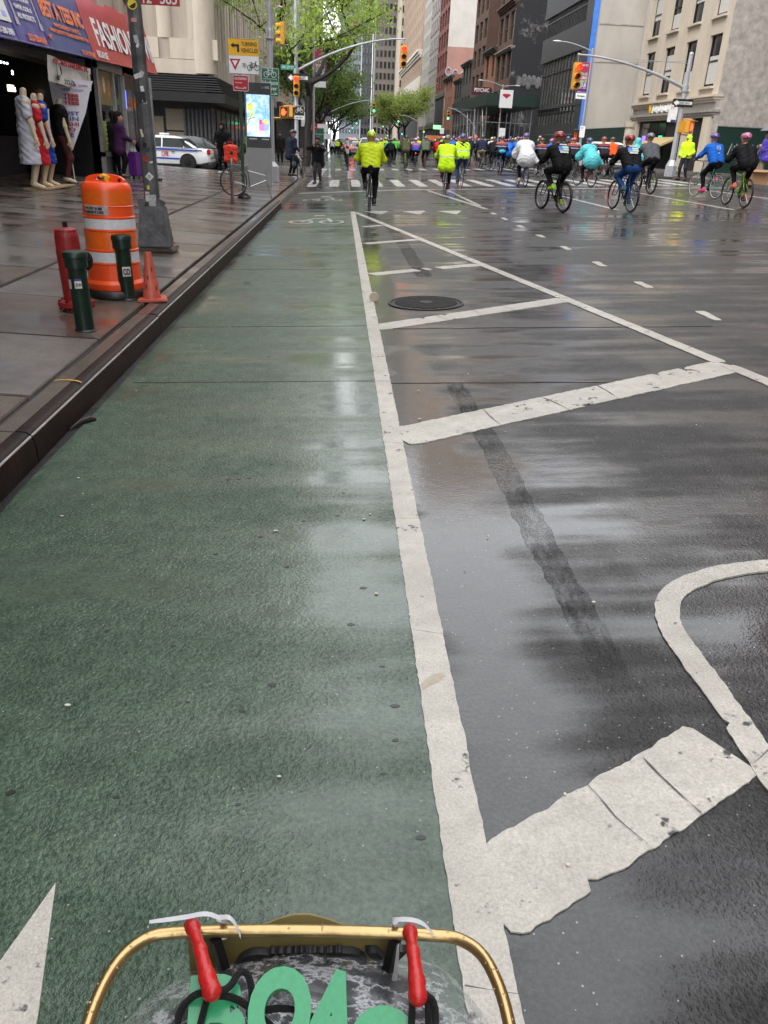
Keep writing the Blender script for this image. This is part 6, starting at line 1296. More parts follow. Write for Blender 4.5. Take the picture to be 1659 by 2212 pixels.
# dark glazed building
t, O = block('office_block', 'dark grey office block with black window bands and pale concrete flank', 22, 80, 98.5, 32, 30, darkcl, conc_w)
l = lambda x, y, z: (x-O[0], y-O[1], z-O[2])
for (z0, z1) in ((.76, 4.0), (5.5, 5.75), (10.05, 12.3), (14.2, 16.4), (18.6, 20.6), (23, 25), (27.4, 32)): obj('band', MB().span(l(21.9, 80, z0), l(22.4, 98.5, z1)), darkcl, t, smooth=False)
for (z0, z1, n) in ((5.75, 10.05, 12), (12.3, 14.2, 26), (16.4, 18.6, 26), (20.6, 23, 26), (25, 27.4, 26), (4.0, 5.5, 12)):
    dy = 15.2/n; gl = obj('window_band', MB().span(l(22.1, 82.2, z0), l(22.14, 98, z1)), mat('band_glass', (.04, .043, .044), .10, var=.6, vs=.8, col2=(.16, .165, .16)), t, smooth=False)  # pale patches in the glass colour stand in for reflections
    obj('band', MB().span(l(21.95, 80, z0), l(22.3, 82.2, z1)), darkcl, t, smooth=False)
    mm = MB().box((0, 0, 0), (.1, .07, z1-z0)).mesh('mullion')
    for k in range(n+1): link('mullion', mm, black_m, gl, l(22.06, 82.3+k*dy, (z0+z1)/2))
    obj('transom', MB().span(l(22.02, 82.2, z1-(z1-z0)*.3), l(22.08, 98, z1-(z1-z0)*.3+.08)), black_m, gl, smooth=False)
obj('tarp_strip', MB().span(l(21.95, 79.85, .76), l(22.42, 80.0, 32)), tarp, t, smooth=False)
for z in (8.9, 11.8, 15.4): obj('pour_joint', MB().span(l(22.6, 79.93, z), l(44, 79.99, z+.10)), stucco, t, smooth=False)
obj('buttress', MB().span(l(26.6, 79.6, .76), l(27.3, 80, 32)), conc_w, t, smooth=False)
hoarding('green plywood hoarding along the foot of the dark office block', (21.5, 80.2), (21.5, 98), 2.2)
# sidewalk shed
t = thing('sidewalk_shed', 'dark green sidewalk shed on scaffold poles over the pavement', 'scaffold', (19, 108, .76)); l = lambda x, y, z: (x-19, y-108, z-.76)
obj('parapet', MB().span(l(16.4, 99.5, 5.9), l(16.5, 130, 7.15)), shed_g, t, smooth=False); obj('parapet', MB().span(l(16.4, 99.4, 5.9), l(22.5, 99.5, 7.15)), shed_g, t, smooth=False); obj('deck', MB().span(l(16.5, 99.5, 5.8), l(22.5, 130, 5.9)), shed_g, t, smooth=False)
for y in range(100, 131, 3):
    for x in (16.6, 21.8): obj('pole', MB().tube([l(x, y, .76), l(x, y, 5.8)], .06, 6), galv, t)
for y in (100, 106, 112): obj('brace', MB().tube([l(16.6, y, 1), l(16.6, y+3, 5.6)], .03, 5), galv, t); obj('brace', MB().tube([l(16.6, y+3, 1), l(16.6, y, 5.6)], .03, 5), galv, t)
for z in (2.4, 4.2): obj('rail', MB().tube([l(16.6, 100, z), l(16.6, 130, z)], .035, 5), galv, t); obj('rail', MB().tube([l(16.6, 100, z), l(22, 100, z)], .035, 5), galv, t)
p = plate(t, 'shed_sign', l(18.6, 99.35, 6.6), 1.5, 1.8, sign_w); 
mb = MB(); mb.prism([(-.5, .1), (0, -.25), (.5, .1), (.3, .2), (-.3, .2)], Vector(l(18.6, 99.33, 6.9)), (1, 0, 0), (0, 0, 1), .01); obj('emblem', mb, sign_r, p, smooth=False)
# row beyond
def simple(name, label, y0, y1, z1, wm, side, nb, nf, ww, wh, z0=5, fm=None, gm=None, top=None, x=22, dep=30, sill=None):
    t, O = block(name, label, x, y0, y1, z1, dep, wm, side); facade(t, O, x, y0, y1, z0, z1, nb, nf, ww, wh, wm, fm, gm, sill)
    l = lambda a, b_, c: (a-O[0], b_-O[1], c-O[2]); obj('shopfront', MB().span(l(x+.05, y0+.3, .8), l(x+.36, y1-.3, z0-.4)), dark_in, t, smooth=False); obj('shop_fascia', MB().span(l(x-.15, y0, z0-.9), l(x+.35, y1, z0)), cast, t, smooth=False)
    if top: cornice(t, O, x, y0, y1, z1-.8, top)
    return t, O
t, O = simple('loft_building', 'brown loft building with a tarred black flank wall', 116.5, 128, 36, brick_b, blackw, 3, 7, 2.6, 3.2, 5, cast, glass_d, None)
cornice(t, O, 22, 116.5, 128, 18.2, brick_b, .6, .7); cornice(t, O, 22, 116.5, 128, 13.2, greyst, .4, .4)
o_ = MB()
for k in range(6): o_.ball(Vector((23.3+k*.62, 116.42, 9.5+.25*(k % 2)))-Vector(O), (.38, .05, .62+.12*(k % 3)), 9, 7)
obj('graffiti', o_, mat('graffiti_pale', (.20, .19, .20), .7, col2=(.06, .06, .06), vs=3), t)
t, O = simple('row_house', 'narrow pink brown house with a psychic sign', 128, 138, 14.8, brick_o, brick_o, 2, 2, 2.2, 3.0, 5.5, black_m, glass_d, cast)
p = plate(t, 'psychic_sign', Vector((20.6, 130, 9.0))-Vector(O), 2.8, 1.1, mat('sign_maroon', (.07, .01, .02), .5)); stxt('PSYCHIC', white_p, p, Vector((20.6, 129.98, 9.15))-Vector(O), 2.2, .5, bold=.02)
simple('loft_building', 'tall dark brown brick building with grouped windows', 138, 151, 42, brick_b, mat('brown_flank', (.085, .05, .036), .85, var=.15, vs=1), 3, 9, 2.8, 2.6, 9, cast, glass_d, None)
simple('row_house', 'low dark house with a heavy black cornice', 151, 162, 15, cast, brick_b, 3, 2, 1.8, 2.6, 6, black_m, glass_d, cast)
simple('row_house', 'low black-fronted house left of the heavy cornice', 162, 172, 13, darkcl, brick_b, 3, 2, 1.6, 2.6, 5, black_m, glass_d, cast)
simple('row_house', 'orange brick corner house with dark cornice', 176, 190, 14.4, brick_o, brick_o, 4, 3, 1.5, 2.2, 4.5, black_m, glass_d, cast)
t, O = simple('loft_building', 'red brick loft with a bare white and pink flank wall', 188.3, 207, 52, brick_r, whitew, 4, 10, 3.4, 3.0, 12, mat('frame_brown', (.12, .05, .04), .6), glass_d, greyst)
obj('pink_panel', MB().span((0.01, 188.1-O[1], 12-O[2]), (20, 188.25-O[1], 20.2-O[2])), pinkw, t, smooth=False)
o_ = MB()
for k in range(4): o_.tube([Vector((22.4+k*1.5+.6*math.cos(a*.785), 188.02, 15.6-k*.35+.75*math.sin(a*.785)))-Vector(O) for a in range(8)], .16, 6, closed=True)
obj('graffiti', o_, mat('graffiti_white', (.30, .32, .38), .7), t)
simple('grey_building', 'ornate grey stone building with arched top floors', 207, 226, 44, greyst, None, 5, 10, 1.9, 2.6, 6, cast, glass_d, greyst, sill=greyst)
simple('grey_building', 'pale grey stone block left of the ornate building', 226, 246, 38, mat('pale_grey_stone', (.33, .31, .28), .75, var=.15), None, 6, 9, 1.7, 2.4, 6, cast, glass_d, greyst)
t, O = simple('hotel', 'large tan brick hotel with a pale stone band, far on the right', 262, 345, 120, tan_m, tan_m, 14, 26, 1.8, 2.4, 20, cast, glass_d, None, x=23, dep=40)
cornice(t, O, 23, 262, 345, 24.5, mat('pale_stone', (.5, .46, .38), .7), 1.2, 2.0); obj('stone_band', MB().span(Vector((22.8, 261.8, 14))-Vector(O), Vector((23.2, 345, 19.8))-Vector(O)), mat('pale_stone', (0, 0, 0)), t, smooth=False)
# far end of the avenue
def tower(label, x0, x1, y0, y1, h, m, gm=None, nb=8, nf=24):
    t = thing('tower', label, 'building', ((x0+x1)/2, y0, 0)); obj('shaft', MB().span((x0-(x0+x1)/2, 0, 0), ((x1-x0)/2, y1-y0, h)), m, t, smooth=False)
    w = (x1-x0)/nb; f = h/nf; me = MB().box((0, -.12, 0), (w*.55, .2, f*.55)).mesh('window')
    for i in range(nb):
        for j in range(1, nf): link('window', me, gm or glass_d, t, (x0-(x0+x1)/2+(i+.5)*w, 0, (j+.5)*f))
    return t
tower('grey brick tower with small windows closing the view, centre right', 14, 26, 380, 410, 150, mat('far_grey_brick', (.22, .20, .18), .8), None, 7, 36)  # grey is the brick's own colour
tower('cool grey glass tower left of the grey brick tower', -1, 13, 520, 550, 190, mat('cool_glass', (.16, .18, .20), .3, var=.1), mat('cool_glass_dark', (.07, .08, .09), .2), 8, 40)
tower('slim dark tower just left of the grey brick tower', 9, 13.5, 400, 420, 120, mat('slim_dark', (.07, .075, .085), .4), None, 3, 30)
tower('pale cream building beside the grey brick tower', 22.5, 34, 352, 378, 75, mat('cream_stone', (.5, .43, .33), .7), None, 6, 18)
# left row beyond the stone building
def simple_left(label, y0, y1, z1, wm, nb, nf, x=-6.9, gm=None):
    O = (x, (y0+y1)/2, .1); t = thing('row_building', label, 'building', O); obj('wall', MB().span((-.36, y0-O[1]+.02, 0), (-25, y1-O[1]-.02, z1)), wm, t, smooth=False)
    facade(t, O, x, y0, y1, 5, z1, nb, nf, (y1-y0)/nb*.6, (z1-5)/nf*.62, wm, cast, gm, sgn=1); obj('shopfront', MB().span((-.4, y0-O[1]+.3, 0), (-.05, y1-O[1]-.3, 4.2)), dark_in, t, smooth=False); obj('fascia', MB().span((-.3, y0-O[1], 4.2), (.5, y1-O[1], 4.98)), cast, t, smooth=False); return t
simple_left('tan building left of the avenue behind the first tree', 95.5, 120, 34, mat('tan_stone', (.36, .27, .19), .75, var=.12), 7, 7)
simple_left('white fronted building partly hidden by the left trees', 120, 150, 40, mat('white_front', (.45, .44, .42), .7, var=.1), 8, 9)
simple_left('grey building far along the left side', 150, 200, 48, greyst, 10, 10)
simple_left('brown building farthest along the left side', 200, 300, 30, brick_b, 14, 7)
tower('dark slab tower rising over the left trees', -16, -7.2, 330, 350, 160, mat('slab_dark', (.10, .105, .115), .4), None, 5, 36)
# food vendor and clutter at the far right kerb
t = thing('food_stall', 'orange and red food stall with a lit sign far along the right kerb', 'stall', (16.4, 150, .76)); t.scale = (.55, .6, .6); obj('canopy', MB().box((0, 0, 3.0), (6, 3, 1.6)), mat('stall_orange', (.55, .12, .05), .5, col2=(.75, .3, .08), vs=.8), t, bevel=.1); obj('body', MB().box((0, .3, 1.1), (5.6, 2.4, 2.2)), mat('stall_maroon', (.10, .01, .015), .5), t); p = obj('lit_sign', MB().box((.3, -.2, 6.0), (2.4, .3, 1.0)), mat('lit_green', (.1, .8, .2), .4, emit=1.5, col2=(.9, .5, .1), vs=1.2), t)
obj('sign_pole', MB().tube([(.3, 0, 3.8), (.3, 0, 5.6)], .08, 6), iron, t)

# unseen blocks added beside and behind the viewer, walling in and shading the avenue
for y0, y1, z1, m_, lab in ((-62, -30, 38, brick_b, 'unseen brown brick block on the right, behind the viewer'), (-30, 4, 30, greyst, 'unseen grey stone block on the right beside the viewer'), (4, 36.5, 34, brick_r, 'unseen red brick block on the right, short of the side street')):
    simple('loft_building', lab, y0, y1, z1, m_, m_, 7, 6, 2.4, 2.6, 5)
for y0, y1, z1, m_, lab in ((-62, -25, 40, brick_r, 'unseen red brick block on the left, behind the viewer'), (-25, 8.8, 32, tan_m, 'unseen tan brick block on the left beside the viewer')):
    simple_left(lab, y0, y1, z1, m_, 8, 6, x=-7.1)
# ================================================================== vehicles
car_w = mat('car_white', (.68, .69, .70), .25, var=.04, coat=.7); car_s = mat('car_silver', (.36, .36, .36), .28, .4, var=.05, coat=.6); car_k = mat('car_black', (.012, .012, .013), .25, var=.1, coat=.7)
car_glass = mat('car_glass', (.035, .045, .05), .06, var=.2, spec=.7); lamp_red = mat('tail_lens', (.45, .01, .015), .2, coat=.6); chrome = mat('bumper_grey', (.10, .10, .10), .4); blue_st = mat('stripe_blue', (.03, .07, .42), .4)
def car(label, loc, rz, paint_m, suv=False, police=False, name='car', lit=False):
    t = thing(name, label, 'car', loc, rz); L_, W, H = (4.9, .95, 1.78) if suv else (5.0, .925, 1.49)
    zt = 1.08 if suv else .96
    st = [(-2.46, .72, .42, zt-.12), (-2.40, .86, .34, zt), (-2.0, .93, .24, zt+.02), (-1.0, .935, .20, zt), (0, .935, .20, zt-.02), (1.0, .935, .20, zt-.04), (1.6, .92, .22, zt-.10), (2.2, .88, .26, zt-.20), (2.42, .75, .36, zt-.30), (2.48, .6, .45, zt-.36)]
    mb = MB(); n = 12; vs = []
    for y, w, zb, z in st:
        w *= W/.935; h = z-zb
        sec = [(w*.80, zb), (w*.97, zb+.10*h), (w, zb+.35*h), (w*.985, zb+.62*h), (w*.95, zb+.88*h), (w*.86, z)]
        vs += [(x, y, q) for x, q in sec]+[(-x, y, q) for x, q in sec[::-1]]
    fs = [(i*n+k, (i+1)*n+k, (i+1)*n+(k+1) % n, i*n+(k+1) % n) for i in range(len(st)-1) for k in range(n)]+[tuple(range(n)), tuple((len(st)-1)*n+k for k in range(n-1, -1, -1))]
    mb.add(vs, fs); me = mb.mesh('body', .5); bm = bmesh.new(); bm.from_mesh(me); bmesh.ops.recalc_face_normals(bm, faces=bm.faces); bm.to_mesh(me); bm.free(); link('body', me, paint_m, t)
    # cabin
    prof = [(-2.25, zt), (-2.05, H-.12), (-1.7, H), (.2, H), (1.25, zt-.02)] if suv else [(-1.95, zt), (-1.15, H-.07), (-.75, H), (.05, H), (.35, H-.05), (1.35, zt-.05)]
    def hw(z): return W*(.93-.26*(z-zt)/(H-zt))
    vs = [(hw(z), y, z) for y, z in prof]+[(-hw(z), y, z) for y, z in prof]; m = len(prof)
    mb = MB(); mb.add(vs, [tuple(range(m)), tuple(range(2*m-1, m-1, -1))]+[(i, m+i, m+(i+1) % m, (i+1) % m) for i in range(m)])
    me = mb.mesh('cabin', .6, .03); bm = bmesh.new(); bm.from_mesh(me); bmesh.ops.recalc_face_normals(bm, faces=bm.faces); bm.to_mesh(me); bm.free(); cb = link('cabin', me, paint_m, t)
    zl, zh = zt+.03, H-.10
    def ywin(z, a, b_):  # edge along the profile side
        f = (z-a[1])/(b_[1]-a[1]); return a[0]+(b_[0]-a[0])*f
    rear = (prof[0], prof[1]); front = (prof[-1], prof[-2])
    cuts = [-1.25, -.2] if not suv else [-1.3, -.35]
    edges = [(ywin(zl, *rear)+.18, ywin(zh, *rear)+.14)]+[(c, c) for c in cuts]+[(ywin(zl, *front)-.22, ywin(zh, *front)-.12 if not suv else ywin(zh, *front)-.1)]
    for s in (-1, 1):
        for i in range(len(edges)-1):
            (a0, a1), (b0, b1) = edges[i], edges[i+1]; g_ = .03
            P = [(s*(hw(zl)+.006), a0+g_, zl), (s*(hw(zl)+.006), b0-g_, zl), (s*(hw(zh)+.006), b1-g_, zh), (s*(hw(zh)+.006), a1+g_, zh)]
            mb = MB(); mb.add(P+[(x-s*.02, y, z) for x, y, z in P], [(0, 1, 2, 3), (7, 6, 5, 4)]+[(k, (k+1) % 4, 4+(k+1) % 4, 4+k) for k in range(4)]); obj('side_window', mb, car_glass, cb, smooth=False)
    for (a, b_), nm in ((rear, 'rear_window'), (front, 'windscreen')):
        y0, y1 = ywin(zl+.02, a, b_), ywin(zh-.0, a, b_); s = -1 if nm[0] == 'r' else 1
        P = [(-hw(zl)*.9, y0+s*.02, zl+.03), (hw(zl)*.9, y0+s*.02, zl+.03), (hw(zh)*.9, y1+s*.02, zh), (-hw(zh)*.9, y1+s*.02, zh)]
        mb = MB(); mb.add(P+[(x, y-s*.03, z) for x, y, z in P], [(0, 1, 2, 3), (7, 6, 5, 4)]+[(k, (k+1) % 4, 4+(k+1) % 4, 4+k) for k in range(4)]); obj(nm, mb, car_glass, cb, smooth=False)
    Mx = Matrix.Rotation(R(90), 3, 'Y')
    for s in (-1, 1):
        for y in (-1.42, 1.46):
            obj('wheel_arch', MB().lathe([(.40, -.02), (.40, .012)], 24, (s*(W+.001), y, .35), M=Mx), black_m, t)
            w = obj('wheel', MB().lathe([(.26, -.11), (.33, -.11), (.345, -.08), (.345, .08), (.33, .105), (.26, .11), (.22, .09)], 26, (0, 0, 0), M=Mx), rubber, t, loc=(s*(W-.07), y, .345))
            obj('rim', MB().lathe([(.225, -.02), (.22, .02), (.05, .04), (.001, .045)], 20, (s*.085, 0, 0), M=Mx if s > 0 else Matrix.Rotation(R(-90), 3, 'Y')), iron if police and not suv else steel, w)
        obj('tail_light', MB().box((s*.74, -2.40, zt-.12), (.34, .14, .24)), glow('tail_lit', (1, .03, .02), 3.) if lit else lamp_red, t, bevel=.03); obj('headlight', MB().box((s*.68, 2.32, zt-.33), (.36, .2, .16)), sign_w, t, bevel=.03)
        obj('mirror', MB().ball((s*(W+.08), .75, zt+.08), (.09, .06, .07), 8, 6), paint_m, t)
        for y in (-.72, .32): obj('door_handle', MB().box((s*(W+.006), y, zt-.16), (.02, .16, .03)), chrome, t)
        if police:
            obj('stripe', MB().box((s*(W-.012), -.45, zt-.07), (.03, 2.9, .06)), blue_st, t, smooth=False); obj('stripe', MB().box((s*(W+.004), -.0, .50), (.01, 2.05, .07)), blue_st, t, smooth=False)
    if police:
        b_ = obj('light_bar', MB().box((0, -.2 if not suv else -.5, H+.06), (1.1, .28, .10)), sign_w, t, bevel=.03)
        for s in (-1, 1): obj('beacon', MB().box((s*.32, -.2 if not suv else -.5, H+.07), (.34, .29, .085)), glow('beacon_red', (1, .1, .1), 2.) if lit else sign_w, b_, bevel=.02)
        text('CPR', sign_r, t, (-W-.004, -.35, .70), (0, -1, 0), (0, 0, 1), .34, .22, bold=.01); obj('fleet_number', MB().box((-W+.035, -1.95, .90), (.012, .3, .05)), navy, t, smooth=False)
    obj('bumper', MB().box((0, -2.42, .48), (1.6, .16, .20)), paint_m, t, bevel=.04); obj('number_plate', MB().box((0, -2.47, .72), (.4, .02, .14)), mat('plate_cream', (.6, .5, .2), .5), t)
    return t
car('white police sedan with blue stripes stopped on the side street', (-8.75, 43.0, -.06), R(90), car_w, False, True, 'police_car')
car('dark parked car beyond the police sedan', (-8.2, 46.0, -.05), R(90), car_k, False, False)
car('white police car with lit roof lights ahead in the avenue', (1.5, 112, zroad(1.5)), 0, car_w, True, True, 'police_car', True)
car('silver sedan with tail lights lit behind the police cars', (2.0, 97, zroad(2.0)), 0, car_s, False, False, 'car', True)
car('second white police car right of the silver sedan', (4.4, 116, zroad(4.4)), 0, car_w, True, True, 'police_car')
car('black utility vehicle left of the police cars', (.2, 118, zroad(.2)), 0, car_k, True, False)
car('dark utility vehicle hidden behind the lone yellow rider', (2.5, 76, zroad(2.5)), 0, car_k, True, False)
car('white car parked along the right kerb behind the riders', (14.0, 45.5, zroad(14)), 0, car_w, False, False)
car('grey car parked at the right kerb beyond the white one', (14.0, 53.5, zroad(14)), 0, car_s, False, False)
# ================================================================== trees
bark = mat('wet_bark_dark', (.014, .011, .010), .6, var=.4, vs=8, bump=.5, bs=20)
def leafmat(name, a, b_):
    m = mat(name, a, .55, var=.3, vs=.8, col2=b_); n, b = nodes(m); b.inputs['Subsurface Weight'].default_value = 0
    tr = n.nodes.new('ShaderNodeBsdfTranslucent'); tr.inputs[0].default_value = tuple(q*1.6 for q in b_)+(1,); ad = n.nodes.new('ShaderNodeMixShader'); ad.inputs[0].default_value = .35
    out = n.nodes['Material Output']; n.links.new(b.outputs[0], ad.inputs[1]); n.links.new(tr.outputs[0], ad.inputs[2]); n.links.new(ad.outputs[0], out.inputs[0]); return m
leaf_l = leafmat('leaf_spring', (.16, .25, .035), (.29, .39, .07)); leaf_d = leafmat('leaf_deep', (.07, .125, .025), (.15, .22, .045)); leaf_y = leafmat('leaf_yellowgreen', (.21, .28, .06), (.32, .38, .10))
def tree(label, loc, h, tr, spread, lm, nleaf, seed, lean=(0, 0), fork=.35, leaf=.15, levels=4, bias=(0, 0), group='street trees'):
    rnd = random.Random(seed); t = thing('street_tree', label, 'tree', loc, 0, group)
    wood = MB(); tips = []
    def grow(p, d, L_, r, lev):
        n = 4; pts = [p]; q = p; dd = d.copy()
        for k in range(n):
            dd = (dd+Vector((rnd.uniform(-.22, .22), rnd.uniform(-.22, .22), rnd.uniform(-.05, .16)))).normalized(); q = q+dd*L_/n; pts.append(q)
        wood.tube(pts, [r*(1-.11*k) for k in range(n+1)], 7 if lev < 2 else 5, caps=lev == 0)
        if lev >= 2: tips.extend(pts[1:])
        if lev == levels: return
        for k in range(rnd.choice((2, 3, 3)) if lev else 4):
            a = rnd.uniform(0, 6.283); out = Vector((math.cos(a)+bias[0], math.sin(a)+bias[1], rnd.uniform(-.05, .7)))
            nd = (dd*.55+out.normalized()*spread).normalized(); grow(pts[-1] if rnd.random() < .6 or lev == 0 else pts[-2], nd, L_*rnd.uniform(.62, .82), r*rnd.uniform(.5, .62), lev+1)
    base = Vector((0, 0, -.1)); top = Vector((lean[0], lean[1], h*fork)); n = 7
    tp = [base.lerp(top, k/n)+Vector((rnd.uniform(-.06, .06), rnd.uniform(-.06, .06), 0)) for k in range(n+1)]
    tm = MB().tube(tp, [tr*(1.25-.5*(k/n)**.6) for k in range(n+1)], 10); obj('trunk', tm, bark, t)
    for k in range(4):
        a = k*1.57+rnd.uniform(-.4, .4); d = (Vector((math.cos(a)*spread+bias[0], math.sin(a)*spread+bias[1], .75))).normalized(); grow(tp[-1] if k < 3 else tp[-2], d, h*.30, tr*.62, 1)
    obj('limbs', wood, bark, t)
    T = np.array([tuple(p) for p in tips]); g_ = np.random.default_rng(seed); c = T[g_.integers(0, len(T), nleaf//9)]
    c = c+g_.normal(0, .32, c.shape); c = np.repeat(c, 9, 0); c = c+g_.normal(0, leaf*1.7, c.shape)*np.array([1.2, 1.2, .8]); N = len(c)
    u = g_.normal(0, 1, (N, 3)); u /= np.linalg.norm(u, axis=1)[:, None]; w = np.cross(u, g_.normal(0, 1, (N, 3))); w /= np.linalg.norm(w, axis=1)[:, None]
    s = leaf*g_.uniform(.6, 1.3, (N, 1)); V = np.stack([c-u*s*.6, c+w*s*.32, c+u*s*.6, c-w*s*.32], 1).reshape(-1, 3); F = np.arange(N*4).reshape(-1, 4)
    me = bpy.data.meshes.new('crown'); me.from_pydata(V.tolist(), [], F.tolist()); link('crown', me, lm, t); return t
tree('large street tree with black trunk and pale spring leaves overhanging the signals', (-2.05, 51.5, .08), 11.0, .23, 1.15, leaf_l, 8000, 11, (.3, 0), .40, .19, 4, (.38, -.05))
tree('leafy street tree right behind the tan front on the left kerb', (-2.4, 73, .08), 9.0, .2, .7, leaf_d, 9000, 12, (0, 0), .32, .2)
tree('bushy street tree by the second left signal', (-2.2, 90, .08), 9.0, .2, .7, leaf_d, 8000, 13, (0, 0), .3, .22)
tree('dark leafy street tree beyond the second left signal', (-2.0, 122, .08), 10, .22, .8, leaf_d, 8000, 14, (.2, 0), .3, .25)
tree('small rounded tree at the centre of the view far up the left kerb', (-1.6, 150, .08), 9.5, .22, .8, leaf_d, 7000, 15, (.6, 0), .28, .28, 4, (.2, 0))
tree('bright yellow green tree at the right kerb before the hotel', (15.0, 196, .7), 12.5, .28, 1.0, leaf_y, 11000, 16, (-.8, 0), .34, .32, 4, (-.2, 0))
tree('second yellow green tree just beyond on the right kerb', (15.2, 222, .7), 12.5, .28, 1.0, leaf_y, 9000, 17, (-.5, 0), .34, .34, 4, (-.2, 0))
tree('dark tree far along the right kerb, half hidden', (15, 260, .7), 13, .28, .9, leaf_d, 6000, 18, (-.5, 0), .3, .4)
tree('dark tree farthest up the left kerb', (-1.5, 200, .08), 12, .25, .9, leaf_d, 6000, 19, (.5, 0), .3, .38)
t = thing('plastic_bag', 'red plastic scrap caught in the branches of the large tree', 'litter', (.7, 50.2, 7.05)); obj('scrap', MB().tube([(0, 0, 0), (.06, 0, .2), (-.03, 0, .4), (.03, 0, .6)], [.05, .12, .1, .02], 6), sign_r, t)
for k, (x, y, l) in enumerate(((-4.4, 50.0, 'grey concrete planter left of the signal mast'), (-5.3, 50.2, 'grey concrete planter farther from the kerb'))):
    t = thing('planter', l, 'planter', (x, y, .08)); obj('tub', MB().lathe([(.3, 0), (.38, .6), (.34, .6), (.32, .5)], 14), mat('planter_grey', (.2, .2, .2), .7), t)
    g_ = np.random.default_rng(k); c = g_.normal(0, .22, (260, 3))+np.array([0, 0, .95]); u = g_.normal(0, .1, (260, 3)); w = g_.normal(0, .06, (260, 3)); V = np.stack([c-u, c+w, c+u, c-w], 1).reshape(-1, 3)
    me = bpy.data.meshes.new('foliage'); me.from_pydata(V.tolist(), [], np.arange(1040).reshape(-1, 4).tolist()); link('foliage', me, leaf_d, t)
# ================================================================== the photographer's own bicycle basket
gold = mat('gold_tube', (.50, .35, .15), .28, .85, var=.12, vs=30, bump=.05, bs=50, coat=.4); gold2 = mat('gold_wire', (.30, .18, .06), .35, .8, var=.2, vs=20)
BZ = .87
bike = thing('cargo_bicycle', 'bicycle front with golden basket hoop at the bottom of the picture', 'bicycle', (-.02, .12, 0))
q = lambda x, y, z: (x+.02, y-.12, z)
rim_pts = [(-.195, .16), (-.198, .30), (-.2, .42), (-.197, .455), (-.188, .485), (-.170, .505), (-.148, .511), (-.02, .510), (.105, .503), (.128, .498), (.146, .482), (.155, .452), (.158, .42), (.157, .30), (.155, .16)]
def smooth_path(P, it=2):
    for _ in range(it):
        Q = [P[0]]
        for a, b_ in zip(P, P[1:]): Q += [tuple(a[i]*.75+b_[i]*.25 for i in range(len(a))), tuple(a[i]*.25+b_[i]*.75 for i in range(len(a)))]
        P = Q+[P[-1]]
    return P
hoop = obj('basket_hoop', MB().tube([q(x, y, BZ) for x, y in smooth_path(rim_pts)], .0058, 12), gold, bike, smooth=True)
g_ = np.random.default_rng(2); drop = mat('rain_drop', (.8, .8, .8), .03, trans=1., var=0)
path = smooth_path(rim_pts)
for k in range(70):
    i = int(g_.integers(8, len(path)-8)); x, y = path[i]; a = g_.uniform(.2, 2.9); nx, ny = (0, 1) if abs(x+.02) < .13 else ((-1, 0) if x < 0 else (1, 0))
    r_ = g_.uniform(.0006, .0013); off = math.cos(a)*.0058; o_ = obj('rain_drop', MB().ball((0, 0, 0), (r_, r_, r_*.7), 6, 5), gold, hoop, loc=q(x+nx*off, y+ny*off, BZ+math.sin(a)*.0056))
low = smooth_path([(x*.82-.003, y*.92+.02) for x, y in rim_pts])
obj('basket_base', MB().tube([q(x, y, .66) for x, y in low], .004, 8), gold2, bike, smooth=True)
strut = mat('strut_black', (.014, .012, .010), .4, .5)
for (x0, y0), (x1, y1) in (((-.105, .505), (-.06, .475)), ((.065, .502), (.03, .47)), ((-.197, .40), (-.165, .38)), ((.156, .38), (.128, .36)), ((-.197, .25), (-.165, .25)), ((.156, .25), (.128, .25))):
    mb = MB(); d = Vector((x1-x0, y1-y0, -.21)); mb.tube([q(x0, y0, BZ-.004), q(x1, y1, .66)], .006, 4); obj('strut', mb, strut, bike)
for k in range(7): obj('base_wire', MB().tube([q(-.15+k*.045, .17, .66), q(-.15+k*.045, .47, .66)], .002, 5), gold2, bike)
for y, w in ((.18, 0), ): obj('rear_rail', MB().tube([q(-.195, .16, BZ), q(.155, .16, BZ)], .0058, 8), gold, bike)
obj('handlebar', MB().tube([q(-.34, -.02, 1.0), q(-.2, .08, .99), q(.16, .08, .99), q(.30, -.02, 1.0)], .012, 8), black_m, bike); obj('stem', MB().tube([q(-.02, .08, .99), q(-.02, .06, .93), q(-.02, .10, .72)], .016, 8), black_m, bike)
for s in (-1, 1): obj('grip', MB().tube([q(-.02+s*.32, -.02, 1.0), q(-.02+s*.36, -.10, 1.0)], .017, 8), rubber, bike); obj('fork_blade', MB().tube([q(-.02, .10, .72), q(-.02+s*.05, .14, .66), q(-.02+s*.05, .22, .34)], .011, 6), black_m, bike); obj('basket_stay', MB().tube([q(-.02+s*.12, .40, .66), q(-.02+s*.05, .22, .34)], .005, 6), strut, bike)
ty_, ri_, sp_ = wheel_parts(1); w_ = link('wheel', ty_, tyre_m, bike, q(-.02, .22, .34)); link('rim', ri_, steel, w_); link('spokes', sp_, steel, w_)
obj('down_tube', MB().tube([q(-.02, .08, .75), q(-.02, -.45, .35)], .02, 8), black_m, bike); obj('rear_frame', MB().tube([q(-.02, -.45, .35), q(-.02, -.85, .34)], .015, 8), black_m, bike)
w2 = link('wheel', ty_, tyre_m, bike, q(-.02, -.87, .34)); link('rim', ri_, steel, w2); link('spokes', sp_, steel, w2)
